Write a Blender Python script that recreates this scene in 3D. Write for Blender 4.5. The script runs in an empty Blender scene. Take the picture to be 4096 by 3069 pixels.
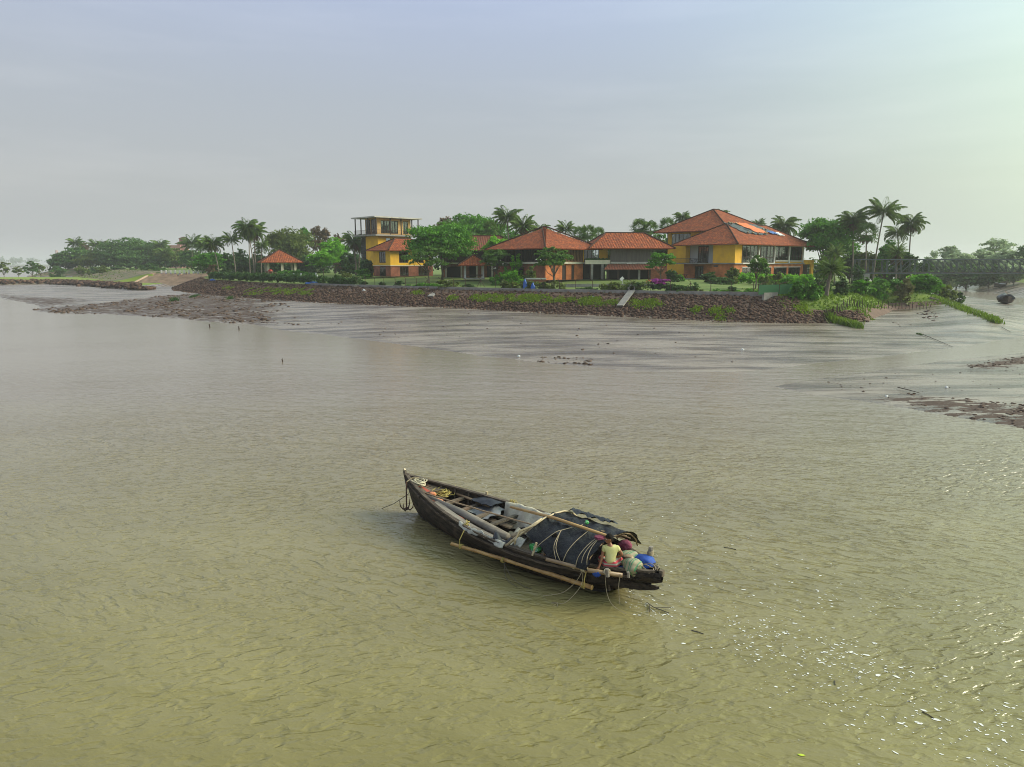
import bpy, math, random
import numpy as np
from mathutils import Vector, Matrix
R = math.radians
random.seed(7)
sc = bpy.context.scene
COL = sc.collection
# ------------------------------------------------------------------ camera
CAM_H, FPX, CX, CY, HZ = 8.2, 2840.0, 2048.0, 1534.5, 1056.0
PITCH = math.atan((CY - HZ) / FPX)
cam = bpy.data.cameras.new('camera'); camo = bpy.data.objects.new('camera', cam); COL.objects.link(camo)
camo.location = (0, 0, CAM_H); camo.rotation_euler = (R(90) - PITCH, 0, 0)
cam.sensor_width = 36; cam.lens = FPX / 4096 * 36; cam.clip_start = .3; cam.clip_end = 12000
sc.camera = camo
# ------------------------------------------------------------------ sky, sun, exposure
SUN_AZ, SUN_EL = 84, 30                       # azimuth to the right of the view, elevation
sd = Vector((math.sin(R(SUN_AZ)) * math.cos(R(SUN_EL)), math.cos(R(SUN_AZ)) * math.cos(R(SUN_EL)), math.sin(R(SUN_EL))))
W = bpy.data.worlds.new('World'); sc.world = W; W.use_nodes = True
nt = W.node_tree; nt.nodes.clear()
def N(t, kind, **kw):
    n = t.nodes.new(kind)
    for k, v in kw.items():
        if k.startswith('i_'): n.inputs[k[2:].replace('_', ' ')].default_value = v
        else: setattr(n, k, v)
    return n
def ramp(t, fac, stops, interp='LINEAR'):
    n = t.nodes.new('ShaderNodeValToRGB'); n.color_ramp.interpolation = interp
    e = n.color_ramp.elements
    while len(e) < len(stops): e.new(.5)
    for s, (p, c) in zip(e, stops):
        s.position = p; s.color = (*c, 1) if len(c) == 3 else c
    if fac is not None: t.links.new(fac, n.inputs['Fac'])
    return n.outputs['Color']
def mixc(t, a, b, f, mode='MIX'):
    n = t.nodes.new('ShaderNodeMix'); n.data_type = 'RGBA'; n.blend_type = mode
    for i, x in ((0, f), (6, a), (7, b)):
        if hasattr(x, 'default_value'): t.links.new(x, n.inputs[i])
        elif i == 0: n.inputs[i].default_value = x
        else: n.inputs[i].default_value = (*x, 1)
    return n.outputs[2]
def mth(t, op, a, b=0.0, clamp=False):
    n = t.nodes.new('ShaderNodeMath'); n.operation = op; n.use_clamp = clamp
    for i, x in ((0, a), (1, b)):
        if hasattr(x, 'default_value'): t.links.new(x, n.inputs[i])
        else: n.inputs[i].default_value = x
    return n.outputs[0]
tc = N(nt, 'ShaderNodeTexCoord')
sep = N(nt, 'ShaderNodeSeparateXYZ'); nt.links.new(tc.outputs['Generated'], sep.inputs[0])
base = ramp(nt, mth(nt, 'MAXIMUM', sep.outputs[2], 0.0), [(0, (.53, .56, .545)), (.10, (.50, .54, .545)), (.21, (.455, .525, .61)), (.34, (.45, .56, .81)), (.6, (.50, .60, .78)), (1, (.50, .58, .72))])
def vdot(t, src, vec):
    n = t.nodes.new('ShaderNodeVectorMath'); n.operation = 'DOT_PRODUCT'; t.links.new(src, n.inputs[0]); n.inputs[1].default_value = vec
    return n.outputs['Value']
glow = mth(nt, 'POWER', mth(nt, 'MAXIMUM', vdot(nt, tc.outputs['Generated'], sd), 0.0), 4.0)
left = mth(nt, 'MULTIPLY', mth(nt, 'MAXIMUM', vdot(nt, tc.outputs['Generated'], (-.8, .6, 0)), 0.0), .5)
skyc = mixc(nt, base, (.475, .475, .505), mth(nt, 'MULTIPLY', left, .75))
# faint veils of cirrus
cn = N(nt, 'ShaderNodeTexNoise', i_Scale=2.2, i_Detail=4.0, i_Roughness=.55)
mp = N(nt, 'ShaderNodeMapping'); mp.inputs['Scale'].default_value = (1.2, 1.2, 9); mp.inputs['Rotation'].default_value = (0, R(8), 0)
nt.links.new(tc.outputs['Generated'], mp.inputs[0]); nt.links.new(mp.outputs[0], cn.inputs['Vector'])
cir = ramp(nt, cn.outputs['Fac'], [(.45, (0, 0, 0)), (.8, (.065, .06, .055))])
skyc = mixc(nt, skyc, cir, 1.0, 'ADD')
gl = mixc(nt, (0, 0, 0), (1.25, 1.78, .80), glow)
skyc = mixc(nt, skyc, gl, 1.0, 'ADD')
nish = N(nt, 'ShaderNodeTexSky'); nish.sky_type = 'NISHITA'; nish.sun_disc = False
nish.sun_elevation = R(SUN_EL); nish.sun_rotation = R(SUN_AZ); nish.air_density = 1.5; nish.dust_density = 6
bg1 = N(nt, 'ShaderNodeBackground', i_Strength=.95); nt.links.new(skyc, bg1.inputs[0])
bg2 = N(nt, 'ShaderNodeBackground', i_Strength=.012); nt.links.new(nish.outputs[0], bg2.inputs[0])
add = N(nt, 'ShaderNodeAddShader'); nt.links.new(bg1.outputs[0], add.inputs[0]); nt.links.new(bg2.outputs[0], add.inputs[1])
wo = N(nt, 'ShaderNodeOutputWorld'); nt.links.new(add.outputs[0], wo.inputs[0])
sl = bpy.data.lights.new('sun', 'SUN'); sl.energy = 4.2; sl.angle = R(28); sl.color = (1, .90, .76)
so = bpy.data.objects.new('sun', sl); COL.objects.link(so); so.rotation_euler = (-sd).to_track_quat('-Z', 'Y').to_euler()
so.location = sd * 300
sc.view_settings.view_transform = 'Standard'; sc.view_settings.look = 'None'; sc.view_settings.exposure = 0; sc.view_settings.gamma = 1
sc.render.engine = 'CYCLES'; sc.cycles.use_denoising = True; sc.cycles.max_bounces = 6; sc.cycles.transparent_max_bounces = 12
sc.cycles.volume_bounces = 1; sc.cycles.filter_width = 1.0; sc.cycles.caustics_reflective = False; sc.cycles.caustics_refractive = False
# ------------------------------------------------------------------ where a photo pixel lies in the place
def ray(u, v):
    yv = -(v - CY) / FPX
    return Vector(((u - CX) / FPX, math.cos(PITCH) + yv * math.sin(PITCH), -math.sin(PITCH) + yv * math.cos(PITCH)))
def G(u, v, z=0.0):
    d = ray(u, v); t = (z - CAM_H) / d.z
    return Vector((d.x * t, d.y * t, z))
def A(u, v, D):
    d = ray(u, v); t = D / d.y
    return Vector((d.x * t, D, CAM_H + d.z * t))
def g2(u, v, z=0.0): p = G(u, v, z); return (p.x, p.y)
# ------------------------------------------------------------------ materials
MATS = {}
def mat(name, col=(.5, .5, .5), rough=.8, col2=None, scale=4.0, detail=4.0, bump=0.0, bscale=None, stretch=None, coord='Object', spec=.5, metal=0.0, lo=.35, hi=.65, transl=0.0, trcol=None, island=0.0):
    m = bpy.data.materials.new(name); m.use_nodes = True; t = m.node_tree; b = t.nodes['Principled BSDF']
    b.inputs['Roughness'].default_value = rough; b.inputs['Specular IOR Level'].default_value = spec; b.inputs['Metallic'].default_value = metal
    tcn = N(t, 'ShaderNodeTexCoord'); mpn = N(t, 'ShaderNodeMapping'); t.links.new(tcn.outputs[coord], mpn.inputs[0])
    if stretch: mpn.inputs['Scale'].default_value = stretch
    c = None
    if col2 is not None:
        nz = N(t, 'ShaderNodeTexNoise', i_Scale=scale, i_Detail=detail, i_Roughness=.6); t.links.new(mpn.outputs[0], nz.inputs['Vector'])
        c = ramp(t, nz.outputs['Fac'], [(lo, col), (hi, col2)])
    if island:
        gm = N(t, 'ShaderNodeNewGeometry')
        v = ramp(t, gm.outputs['Random Per Island'], [(0, (1 - island,) * 3), (1, (1 + island,) * 3)])
        c = mixc(t, c if c is not None else col, v, 1.0, 'MULTIPLY')
    if c is not None: t.links.new(c, b.inputs['Base Color'])
    else: b.inputs['Base Color'].default_value = (*col, 1)
    if bump:
        n2 = N(t, 'ShaderNodeTexNoise', i_Scale=bscale or scale * 2, i_Detail=5.0, i_Roughness=.65); t.links.new(mpn.outputs[0], n2.inputs['Vector'])
        bp = N(t, 'ShaderNodeBump', i_Strength=min(1, bump * 10), i_Distance=bump); t.links.new(n2.outputs['Fac'], bp.inputs['Height']); t.links.new(bp.outputs[0], b.inputs['Normal'])
    if transl:
        tr = N(t, 'ShaderNodeBsdfTranslucent'); tr.inputs[0].default_value = (*(trcol or col2 or col), 1)
        ms = N(t, 'ShaderNodeMixShader'); ms.inputs[0].default_value = transl
        t.links.new(b.outputs[0], ms.inputs[1]); t.links.new(tr.outputs[0], ms.inputs[2]); t.links.new(ms.outputs[0], t.nodes['Material Output'].inputs[0])
    MATS[name] = m
    return m
def M(n): return MATS[n]
# ------------------------------------------------------------------ mesh builder
class MB:
    def __init__(s): s.v = []; s.f = []; s.uv = None
    def add(s, vs, fs):
        o = len(s.v); s.v.extend(tuple(p) for p in vs); s.f.extend(tuple(i + o for i in f) for f in fs); return s
    def box(s, x0, x1, y0, y1, z0, z1):
        return s.add([(x0, y0, z0), (x1, y0, z0), (x1, y1, z0), (x0, y1, z0), (x0, y0, z1), (x1, y0, z1), (x1, y1, z1), (x0, y1, z1)],
                     [(0, 3, 2, 1), (4, 5, 6, 7), (0, 1, 5, 4), (1, 2, 6, 5), (2, 3, 7, 6), (3, 0, 4, 7)])
    def bar(s, p, q, w, h=None, up=(0, 0, 1)):
        p = Vector(p); q = Vector(q); h = h or w; d = (q - p)
        if d.length < 1e-6: return s
        d.normalize(); up = Vector(up)
        if abs(d.dot(up)) > .98: up = Vector((1, 0, 0))
        x = d.cross(up).normalized(); y = x.cross(d).normalized()
        vs = []
        for c in (p, q):
            for a, b in ((-1, -1), (1, -1), (1, 1), (-1, 1)): vs.append(c + x * a * w / 2 + y * b * h / 2)
        return s.add(vs, [(0, 1, 2, 3), (7, 6, 5, 4), (0, 4, 5, 1), (1, 5, 6, 2), (2, 6, 7, 3), (3, 7, 4, 0)])
    def tube(s, pts, r, n=6, cap=True):
        pts = [Vector(p) for p in pts]; m = len(pts); rr = r if isinstance(r, (list, tuple)) else [r] * m
        vs = []; x = None
        for i, p in enumerate(pts):
            d = (pts[min(i + 1, m - 1)] - pts[max(i - 1, 0)])
            d = d.normalized() if d.length > 1e-9 else Vector((0, 0, 1))
            if x is None:
                x = d.cross(Vector((0, 0, 1)) if abs(d.z) < .9 else Vector((1, 0, 0))).normalized()
            else:
                x = (x - d * x.dot(d)); x = x.normalized() if x.length > 1e-6 else d.orthogonal().normalized()
            y = d.cross(x)
            for k in range(n):
                a = 2 * math.pi * k / n; vs.append(p + (x * math.cos(a) + y * math.sin(a)) * rr[i])
        fs = [(i * n + k, i * n + (k + 1) % n, (i + 1) * n + (k + 1) % n, (i + 1) * n + k) for i in range(m - 1) for k in range(n)]
        if cap: fs += [tuple(reversed(range(n))), tuple(range((m - 1) * n, m * n))]
        return s.add(vs, fs)
    def grid(s, rows, closed=False):
        m = len(rows); n = len(rows[0]); vs = [p for r in rows for p in r]; k = n if closed else n - 1
        return s.add(vs, [(i * n + j, i * n + (j + 1) % n, (i + 1) * n + (j + 1) % n, (i + 1) * n + j) for i in range(m - 1) for j in range(k)])
    def ball(s, c, rx, ry=None, rz=None, nu=8, nv=6):
        ry = ry or rx; rz = rz or rx; c = Vector(c); rows = []
        for i in range(nv + 1):
            a = math.pi * i / nv; q = max(math.sin(a), .02)
            rows.append([(c.x + rx * q * math.cos(2 * math.pi * j / nu), c.y + ry * q * math.sin(2 * math.pi * j / nu), c.z + rz * math.cos(a)) for j in range(nu)])
        return s.grid(rows, True)
    def mesh(s, name, m, smooth=False):
        me = bpy.data.meshes.new(name); me.from_pydata(s.v, [], s.f)
        if m is not None: me.materials.append(m if not isinstance(m, str) else M(m))
        if s.uv:
            ul = me.uv_layers.new(name='UVMap'); ul.data.foreach_set('uv', [c for f in s.uv for p in f for c in p])
        if smooth: me.polygons.foreach_set('use_smooth', [True] * len(me.polygons))
        me.update(); return me
    def build(s, name, m, parent=None, loc=None, rz=None, smooth=False):
        return obj(name, s.mesh(name, m, smooth), parent, loc, rz)
def obj(name, me, parent=None, loc=None, rz=None):
    o = bpy.data.objects.new(name, me); COL.objects.link(o)
    if parent is not None: o.parent = parent
    if loc is not None: o.location = loc
    if rz is not None: o.rotation_euler = (0, 0, rz) if not isinstance(rz, (tuple, list)) else rz
    return o
def tag(o, label=None, cat=None, group=None, kind=None):
    for k, v in (('label', label), ('category', cat), ('group', group), ('kind', kind)):
        if v: o[k] = v
    return o
def thing(name, label, cat, loc=(0, 0, 0), rz=0, group=None):
    o = bpy.data.objects.new(name, None); COL.objects.link(o); o.empty_display_size = .3
    o.location = loc; o.rotation_euler = (0, 0, rz)
    return tag(o, label, cat, group)
def npmesh(name, V, Q, m, smooth=False):
    me = bpy.data.meshes.new(name); V = np.asarray(V, np.float32); Q = np.asarray(Q, np.int32); k = Q.shape[1]
    me.vertices.add(len(V)); me.vertices.foreach_set('co', V.ravel())
    me.loops.add(Q.size); me.loops.foreach_set('vertex_index', Q.ravel())
    me.polygons.add(len(Q)); me.polygons.foreach_set('loop_start', np.arange(0, Q.size, k, dtype=np.int32))
    if smooth: me.polygons.foreach_set('use_smooth', np.ones(len(Q), bool))
    if m is not None: me.materials.append(M(m) if isinstance(m, str) else m)
    me.update(calc_edges=True); return me
def fbm(x, y, seed=0, oct=4, f=1.0):
    rs = np.random.RandomState(seed); out = 0; a = 1.0
    for o in range(oct):
        for k in range(3):
            th = rs.uniform(0, 6.28); ph = rs.uniform(0, 6.28)
            out = out + a / 3 * np.sin((x * math.cos(th) + y * math.sin(th)) * f * rs.uniform(.7, 1.3) + ph + 1.3 * np.sin((x * math.sin(th) - y * math.cos(th)) * f * .6 + ph * 2))
        a *= .5; f *= 2.1
    return out
# ------------------------------------------------------------------ the palette
mat('concrete', (.30, .28, .25), .85, (.20, .185, .17), 1.2, bump=.01)
mat('pale_concrete', (.50, .48, .43), .8, (.36, .34, .30), .8)
mat('yellow_plaster', (.84, .47, .022), .85, (.68, .36, .028), .6, 5)
mat('white_paint', (.72, .71, .68), .6, (.58, .57, .54), 2)
mat('peach_plaster', (.74, .46, .17), .85, (.62, .37, .13), .8)
mat('cream_paint', (.68, .62, .48), .7, (.55, .5, .38), 1.5)
mat('grey_plaster', (.42, .44, .44), .8)
mat('timber', (.035, .023, .018), .7, (.06, .04, .032), 6, stretch=(1, 1, .1), spec=.2)
mat('grey_timber', (.10, .085, .075), .7, (.15, .125, .105), 5, stretch=(1, 1, .1))
mat('brown_timber', (.30, .15, .07), .7, (.17, .085, .045), 5, stretch=(1, 1, .1))
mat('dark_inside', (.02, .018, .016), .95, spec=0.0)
mat('curtain', (.62, .62, .60), .9, (.45, .45, .44), 6, stretch=(3, 3, .1))
mat('steel_dark', (.05, .055, .055), .5, metal=.3)
mat('bridge_steel', (.07, .09, .09), .6, (.10, .115, .11), 1.2, spec=.4)
mat('trunk', (.15, .115, .085), .9, (.08, .062, .048), 3, bump=.02)
mat('palm_trunk', (.21, .175, .14), .9, (.12, .095, .075), 3, stretch=(1, 1, 4), bump=.02)
mat('orange_plastic', (.75, .16, .03), .4)
mat('blue_plastic', (.015, .12, .45), .45, (.02, .07, .3), 3, bump=.02)
mat('white_plastic', (.72, .72, .70), .5)
mat('black_tarp', (.02, .024, .03), .38, (.035, .038, .045), 2, bump=.02, bscale=5)
mat('orange_tarp', (.80, .17, .02), .5, (.62, .12, .02), 1.5)
mat('pink_plaster', (.42, .22, .20), .85, (.36, .18, .165), .3)
mat('rust', (.10, .045, .025), .8, (.05, .028, .02), 14)
def brick_mat(name, c1, c2, mortar, sx=1.0):
    m = bpy.data.materials.new(name); m.use_nodes = True; t = m.node_tree; b = t.nodes['Principled BSDF']; b.inputs['Roughness'].default_value = .85
    tcn = N(t, 'ShaderNodeTexCoord'); s = N(t, 'ShaderNodeSeparateXYZ'); t.links.new(tcn.outputs['Object'], s.inputs[0])
    cb = N(t, 'ShaderNodeCombineXYZ'); t.links.new(mth(t, 'ADD', s.outputs[0], s.outputs[1]), cb.inputs[0]); t.links.new(s.outputs[2], cb.inputs[1])
    br = N(t, 'ShaderNodeTexBrick'); br.inputs['Color1'].default_value = (*c1, 1); br.inputs['Color2'].default_value = (*c2, 1); br.inputs['Mortar'].default_value = (*mortar, 1)
    br.inputs['Scale'].default_value = 2.2; br.inputs['Mortar Size'].default_value = .022; br.inputs['Row Height'].default_value = .3; br.inputs['Brick Width'].default_value = .62
    t.links.new(cb.outputs[0], br.inputs['Vector'])
    nz = N(t, 'ShaderNodeTexNoise', i_Scale=.7, i_Detail=5.0); t.links.new(tcn.outputs['Object'], nz.inputs['Vector'])
    c = mixc(t, br.outputs['Color'], ramp(t, nz.outputs['Fac'], [(.3, (.55, .5, .48)), (.65, (1.1, 1.1, 1.1))]), 1.0, 'MULTIPLY')
    t.links.new(c, b.inputs['Base Color']); MATS[name] = m
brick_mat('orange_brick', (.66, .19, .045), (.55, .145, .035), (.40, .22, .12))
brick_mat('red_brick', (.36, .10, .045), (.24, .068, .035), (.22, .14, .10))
def tile_mat(name, c1, c2, c3):
    m = bpy.data.materials.new(name); m.use_nodes = True; t = m.node_tree; b = t.nodes['Principled BSDF']; b.inputs['Roughness'].default_value = .85; b.inputs['Specular IOR Level'].default_value = .15
    uv = N(t, 'ShaderNodeUVMap')
    br = N(t, 'ShaderNodeTexBrick'); br.inputs['Scale'].default_value = 1.0; br.inputs['Brick Width'].default_value = .26; br.inputs['Row Height'].default_value = .34; br.inputs['Mortar Size'].default_value = .035
    br.inputs['Color1'].default_value = (*c1, 1); br.inputs['Color2'].default_value = (*c2, 1); br.inputs['Mortar'].default_value = (*[x * .35 for x in c3], 1)
    t.links.new(uv.outputs[0], br.inputs['Vector'])
    nz = N(t, 'ShaderNodeTexNoise', i_Scale=.9, i_Detail=7.0, i_Roughness=.78); t.links.new(uv.outputs[0], nz.inputs['Vector'])
    c = mixc(t, br.outputs['Color'], c3, ramp(t, nz.outputs['Fac'], [(.38, (0, 0, 0)), (.66, (.85, .85, .85))]))
    t.links.new(c, b.inputs['Base Color'])
    wv = N(t, 'ShaderNodeTexWave', i_Scale=.615); wv.wave_type = 'BANDS'; wv.bands_direction = 'X'; t.links.new(uv.outputs[0], wv.inputs['Vector'])
    s = N(t, 'ShaderNodeSeparateXYZ'); t.links.new(uv.outputs[0], s.inputs[0])
    saw = mth(t, 'FRACT', mth(t, 'MULTIPLY', s.outputs[1], 1 / .34))
    h = mth(t, 'SUBTRACT', wv.outputs['Fac'], mth(t, 'MULTIPLY', saw, .8))
    bp = N(t, 'ShaderNodeBump', i_Strength=.9, i_Distance=.07); t.links.new(h, bp.inputs['Height']); t.links.new(bp.outputs[0], b.inputs['Normal'])
    MATS[name] = m
tile_mat('roof_tile', (.30, .052, .018), (.70, .19, .06), (.11, .045, .028))
tile_mat('old_roof_tile', (.24, .07, .04), (.30, .09, .05), (.11, .055, .04))
def glass():
    m = bpy.data.materials.new('window_glass'); m.use_nodes = True; t = m.node_tree; t.nodes.clear()
    fr = N(t, 'ShaderNodeFresnel', i_IOR=1.5); tr = N(t, 'ShaderNodeBsdfTransparent'); tr.inputs[0].default_value = (.75, .78, .78, 1)
    gs = N(t, 'ShaderNodeBsdfGlossy', i_Roughness=.05); ms = N(t, 'ShaderNodeMixShader')
    t.links.new(mth(t, 'MULTIPLY', fr.outputs[0], 1.6, True), ms.inputs[0]); t.links.new(tr.outputs[0], ms.inputs[1]); t.links.new(gs.outputs[0], ms.inputs[2])
    o = N(t, 'ShaderNodeOutputMaterial'); t.links.new(ms.outputs[0], o.inputs[0]); MATS['window_glass'] = m
glass()
def leaf(name, c1, c2, tr=.25, isl=.35, sc_=.5):
    return mat(name, c1, .6, c2, sc_, 3, transl=tr, island=isl, spec=.25, trcol=tuple(min(1, x * 1.5) for x in c2))
leaf('leaf_green', (.030, .115, .008), (.095, .26, .014))
leaf('leaf_bright', (.080, .25, .008), (.17, .40, .015))
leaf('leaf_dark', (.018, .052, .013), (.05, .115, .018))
leaf('leaf_olive', (.058, .092, .016), (.135, .18, .030))
leaf('leaf_brown', (.08, .058, .03), (.16, .105, .055))
leaf('leaf_frangipani', (.038, .10, .013), (.10, .20, .026))
leaf('leaf_far', (.032, .088, .020), (.08, .165, .028))
leaf('leaf_hazed', (.16, .23, .12), (.27, .35, .19), .4)  # pale tone puts haze over the creek woods into the leaf colour
leaf('palm_green', (.034, .085, .012), (.12, .19, .025), .2, .4)
leaf('palm_dry', (.20, .125, .055), (.11, .065, .035), .15)
leaf('palm_fan', (.045, .11, .02), (.11, .19, .035), .2, .4)
leaf('moss', (.08, .15, .007), (.17, .25, .010), .25, .4, .6)
leaf('reed', (.16, .14, .06), (.11, .13, .035), .25)
leaf('blossom', (.75, .72, .66), (.7, .66, .5), .2, .1)
leaf('magenta', (.38, .05, .30), (.25, .03, .22), .3)
leaf('straw', (.27, .18, .095), (.15, .095, .055), .05, .5)
# ------------------------------------------------------------------ terrain
def pl(pts): return np.array(pts, float)
kerb_px = [(830, 1117), (1000, 1128), (1200, 1137), (1400, 1145.5), (1600, 1151), (1800, 1156), (2000, 1161), (2200, 1165), (2500, 1170), (2800, 1175), (3110, 1180)]
KERB = [g2(u, v, 4.0) for u, v in kerb_px]
north = [(-500, 205), (-200, 172)] + [g2(u, v) for u, v in [(0, 1192), (70, 1206), (125, 1217), (165, 1229), (122, 1239), (185, 1252), (408, 1257), (630, 1270), (815, 1287), (1000, 1297), (1130, 1322), (1400, 1352), (1650, 1385), (1900, 1424), (2200, 1454), (2500, 1482), (2800, 1490), (3000, 1484), (3200, 1464), (3500, 1430), (3800, 1395), (4096, 1348)]] \
    + [(73, 91), (86, 104), (94, 122), (100, 138), (119, 188), (128, 215), (190, 400), (260, 900), (260, 4000), (-1400, 4000), (-1000, 1600), (-420, 660), (-262, 420), (-246, 374), (-252, 352), (-330, 318), (-500, 310)]
south = [(17.6, 47.6), (22, 50.7), (28, 54.5), (37, 60.6), (47, 65.4), (70, 84), (85, 93), (98, 106), (107, 125), (112, 142), (128, 185), (140, 215), (206, 400), (280, 900), (900, 900), (900, 10), (60, 20), (40, 25.5), (26, 34.5), (23, 39.9), (21.5, 41.9), (18.8, 44.4)]
land = KERB + [(44, 99), (52, 109), (60, 120), (69, 120), (80, 150), (95, 185), (108, 225), (170, 420), (240, 900), (240, 4000), (-1380, 4000), (-980, 1600), (-405, 665), (-248, 425), (-238, 376), (-212, 372), (-150, 290), (-126, 254), (-108, 254), (-97, 225)]
flat = [(-500, 262), (-187, 262), (-173, 271), (-136, 238), (-112, 214), (-118, 242), (-133, 265), (-205, 355), (-236, 354), (-252, 350), (-330, 312), (-500, 300)]
ridge = [(79, 136), (75, 129), (69, 110), (61.5, 91), (58, 84)]
def sdist(X, Y, poly, closed=True):
    P = pl(poly); n = len(P); d = np.full(X.shape, 1e9); ins = np.zeros(X.shape, bool)
    for i in range(n if closed else n - 1):
        a = P[i]; b = P[(i + 1) % n]; ex, ey = b - a; wx = X - a[0]; wy = Y - a[1]
        t = np.clip((wx * ex + wy * ey) / (ex * ex + ey * ey + 1e-9), 0, 1)
        d = np.minimum(d, (wx - t * ex) ** 2 + (wy - t * ey) ** 2)
        if closed:
            c = ((a[1] <= Y) & (b[1] > Y)) | ((b[1] <= Y) & (a[1] > Y))
            xx = a[0] + (Y - a[1]) / (ey if abs(ey) > 1e-9 else 1e-9) * ex
            ins ^= c & (X < xx)
    d = np.sqrt(d)
    return np.where(ins, d, -d) if closed else d
def sstep(x, a, b): t = np.clip((x - a) / (b - a), 0, 1); return t * t * (3 - 2 * t)
SLOPE_W = 7.0
def terrain(X, Y):
    X = np.asarray(X, float); Y = np.asarray(Y, float)
    dn = sdist(X, Y, north); ds = sdist(X, Y, south); dl = sdist(X, Y, land); df = sdist(X, Y, flat); dr = sdist(X, Y, ridge, False)
    near = np.clip(Y / 100, .25, 2)
    edge = fbm(X, Y, 3, 4, .35) * .55 * near
    dn2 = dn + edge * np.clip(1 - dn / 12, 0, 1)
    zt = np.interp(X, [-130, -80, -10, 25, 45, 70], [.95, 1.0, 1.45, .75, .75, .9])
    w = np.interp(X, [-100, 30, 44, 60, 75], [8, 7, 6, 4.5, 6])
    m = np.clip(-dl - w, 0, None); t = np.clip(dn2, 0, None) / (np.clip(dn2, 0, None) + m + 1e-6)
    mud = zt * t ** .9 + .9 * np.exp(-(dr / 6.0) ** 2) * sstep(dn2, 0, 7) + fbm(X, Y, 5, 3, .22) * .04 * sstep(dn2, 1, 8)
    zk = np.interp(X, [-130, 25, 40, 60, 80], [4.0, 4.0, 3.8, 3.3, 3.6])
    q = np.clip((dl + w) / w, 0, 1); bank = zt + (zk - zt) * (q ** .85)
    top = zk + 1.22 * sstep(dl, 1.0, 38) + fbm(X, Y, 9, 3, .08) * .05
    z = np.where(dl >= 0, top, np.where(dl > -w, bank, mud))
    fz = 1.75 + .018 * np.clip(df, 0, 40)
    z = np.where((df > 0) & (dl < 0), np.maximum(fz, np.where(dl > -7, bank, fz)), z)
    z = np.where((df <= 0) & (df > -2.5) & (dl < 0) & (X < -105), np.maximum(z, 1.75 + df * .35), z)
    # brown earth bank on the far left is higher
    z = np.where((X < -125) & (Y > 250), np.where(dl > -14, np.maximum(z, 2.2 + 3.3 * sstep(dl, -14, 2)), z), z)
    nz = np.where(dn2 > 0, z, -.05 + np.maximum(dn2, -20) * .05)
    dse = ds + edge * .8
    rise = sstep(Y, 84, 112)
    sz = np.clip(dse * .03, 0, .42) + rise * np.clip(dse - 1, 0, 26) * .19 + fbm(X, Y, 11, 3, .3) * .035
    sz = np.where(dse > 0, np.maximum(sz, .004), -.05 + np.maximum(dse, -20) * .05)
    return np.where(ds > -1.5, np.maximum(sz, np.where(ds > 0, -9, nz)), nz), dict(dn=dn2, ds=dse, dl=dl, df=df, w=w)
def gz(x, y): return float(terrain(np.array([x]), np.array([y]))[0][0])
NR, NC = 470, 620
rowsY = 26 * (760 / 26) ** (np.arange(NR) / (NR - 1)); ct = np.linspace(-.93, .93, NC)
GX = rowsY[:, None] * ct[None]; GY = np.repeat(rowsY[:, None], NC, 1)
GZ, inf = terrain(GX, GY)
# small ripples and rivulets in the mud
mudmask = ((inf['dl'] < -inf['w']) & (inf['df'] < 0) & (inf['dn'] > .3)) | ((inf['ds'] > .3) & (GY < 110))
def spit(X, Y):
    P = [g2(u, v) for u, v in [(122, 1239), (185, 1252), (408, 1257), (630, 1270), (815, 1287), (1010, 1299), (1150, 1290), (1050, 1240), (1000, 1205), (880, 1205), (760, 1195), (620, 1200), (480, 1213), (380, 1222)]]
    P2 = [g2(u, v) for u, v in [(0, 1192), (70, 1206), (165, 1229), (260, 1222), (330, 1208), (240, 1196), (100, 1192), (0, 1180)]]
    P3 = [g2(u, v) for u, v in [(3530, 1596), (3700, 1642), (3900, 1675), (4200, 1790), (4300, 1700), (4096, 1640), (3800, 1605), (3650, 1590)]]
    P4 = [g2(u, v) for u, v in [(3850, 1470), (4000, 1440), (4200, 1410), (4300, 1440), (4096, 1470), (3950, 1480)]]
    return np.maximum.reduce([sstep(sdist(X, Y, p), -s, s) for p, s in ((P, 5), (P2, 5), (P3, 1.5), (P4, 1.0))])
SP = spit(GX, GY)
GZ = GZ + np.where(mudmask, .018 * fbm(GX * .35 + GY * .5, GY * 1.6 - GX * .5, 21, 3, .5) + SP * .05 * np.abs(fbm(GX, GY, 31, 3, 1.4)), 0)
idx = np.arange(NR * NC).reshape(NR, NC)
quads = np.stack([idx[:-1, :-1], idx[:-1, 1:], idx[1:, 1:], idx[1:, :-1]], -1).reshape(-1, 4)
def cen(a): return ((a[:-1, :-1] + a[:-1, 1:] + a[1:, 1:] + a[1:, :-1]) / 4).ravel()
cdl, cdn, cds, cdf, cx, cy, cw, czz = cen(inf['dl']), cen(inf['dn']), cen(inf['ds']), cen(inf['df']), cen(GX), cen(GY), cen(inf['w']), cen(GZ)
zone = np.zeros(len(quads), int)                                      # 0 mud
zone[(cdl > -cw) & (cdl < 0)] = 1                                      # bank slope
zone[cdl >= 0] = 2                                                     # lawn / garden
zone[(cdf > 0) & (cdl < 0)] = 3                                        # grass flat
zone[(cx < -124) & (cy > 250) & (cdl > -14) & (cdl < 6)] = 4           # brown earth bank
zone[(cx > 38.5) & (cdl > -cw * .62) & (cdl < 14) & (cds < -1) & (cy < 160)] = 5    # mossy bank
zone[(cds > 3) & (cy > 100) & (czz > 2.6)] = 5
zone[(cds > 3) & (cy > 130) & (czz > 4.2)] = 2
V = np.stack([GX, GY, GZ], -1).reshape(-1, 3)
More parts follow.
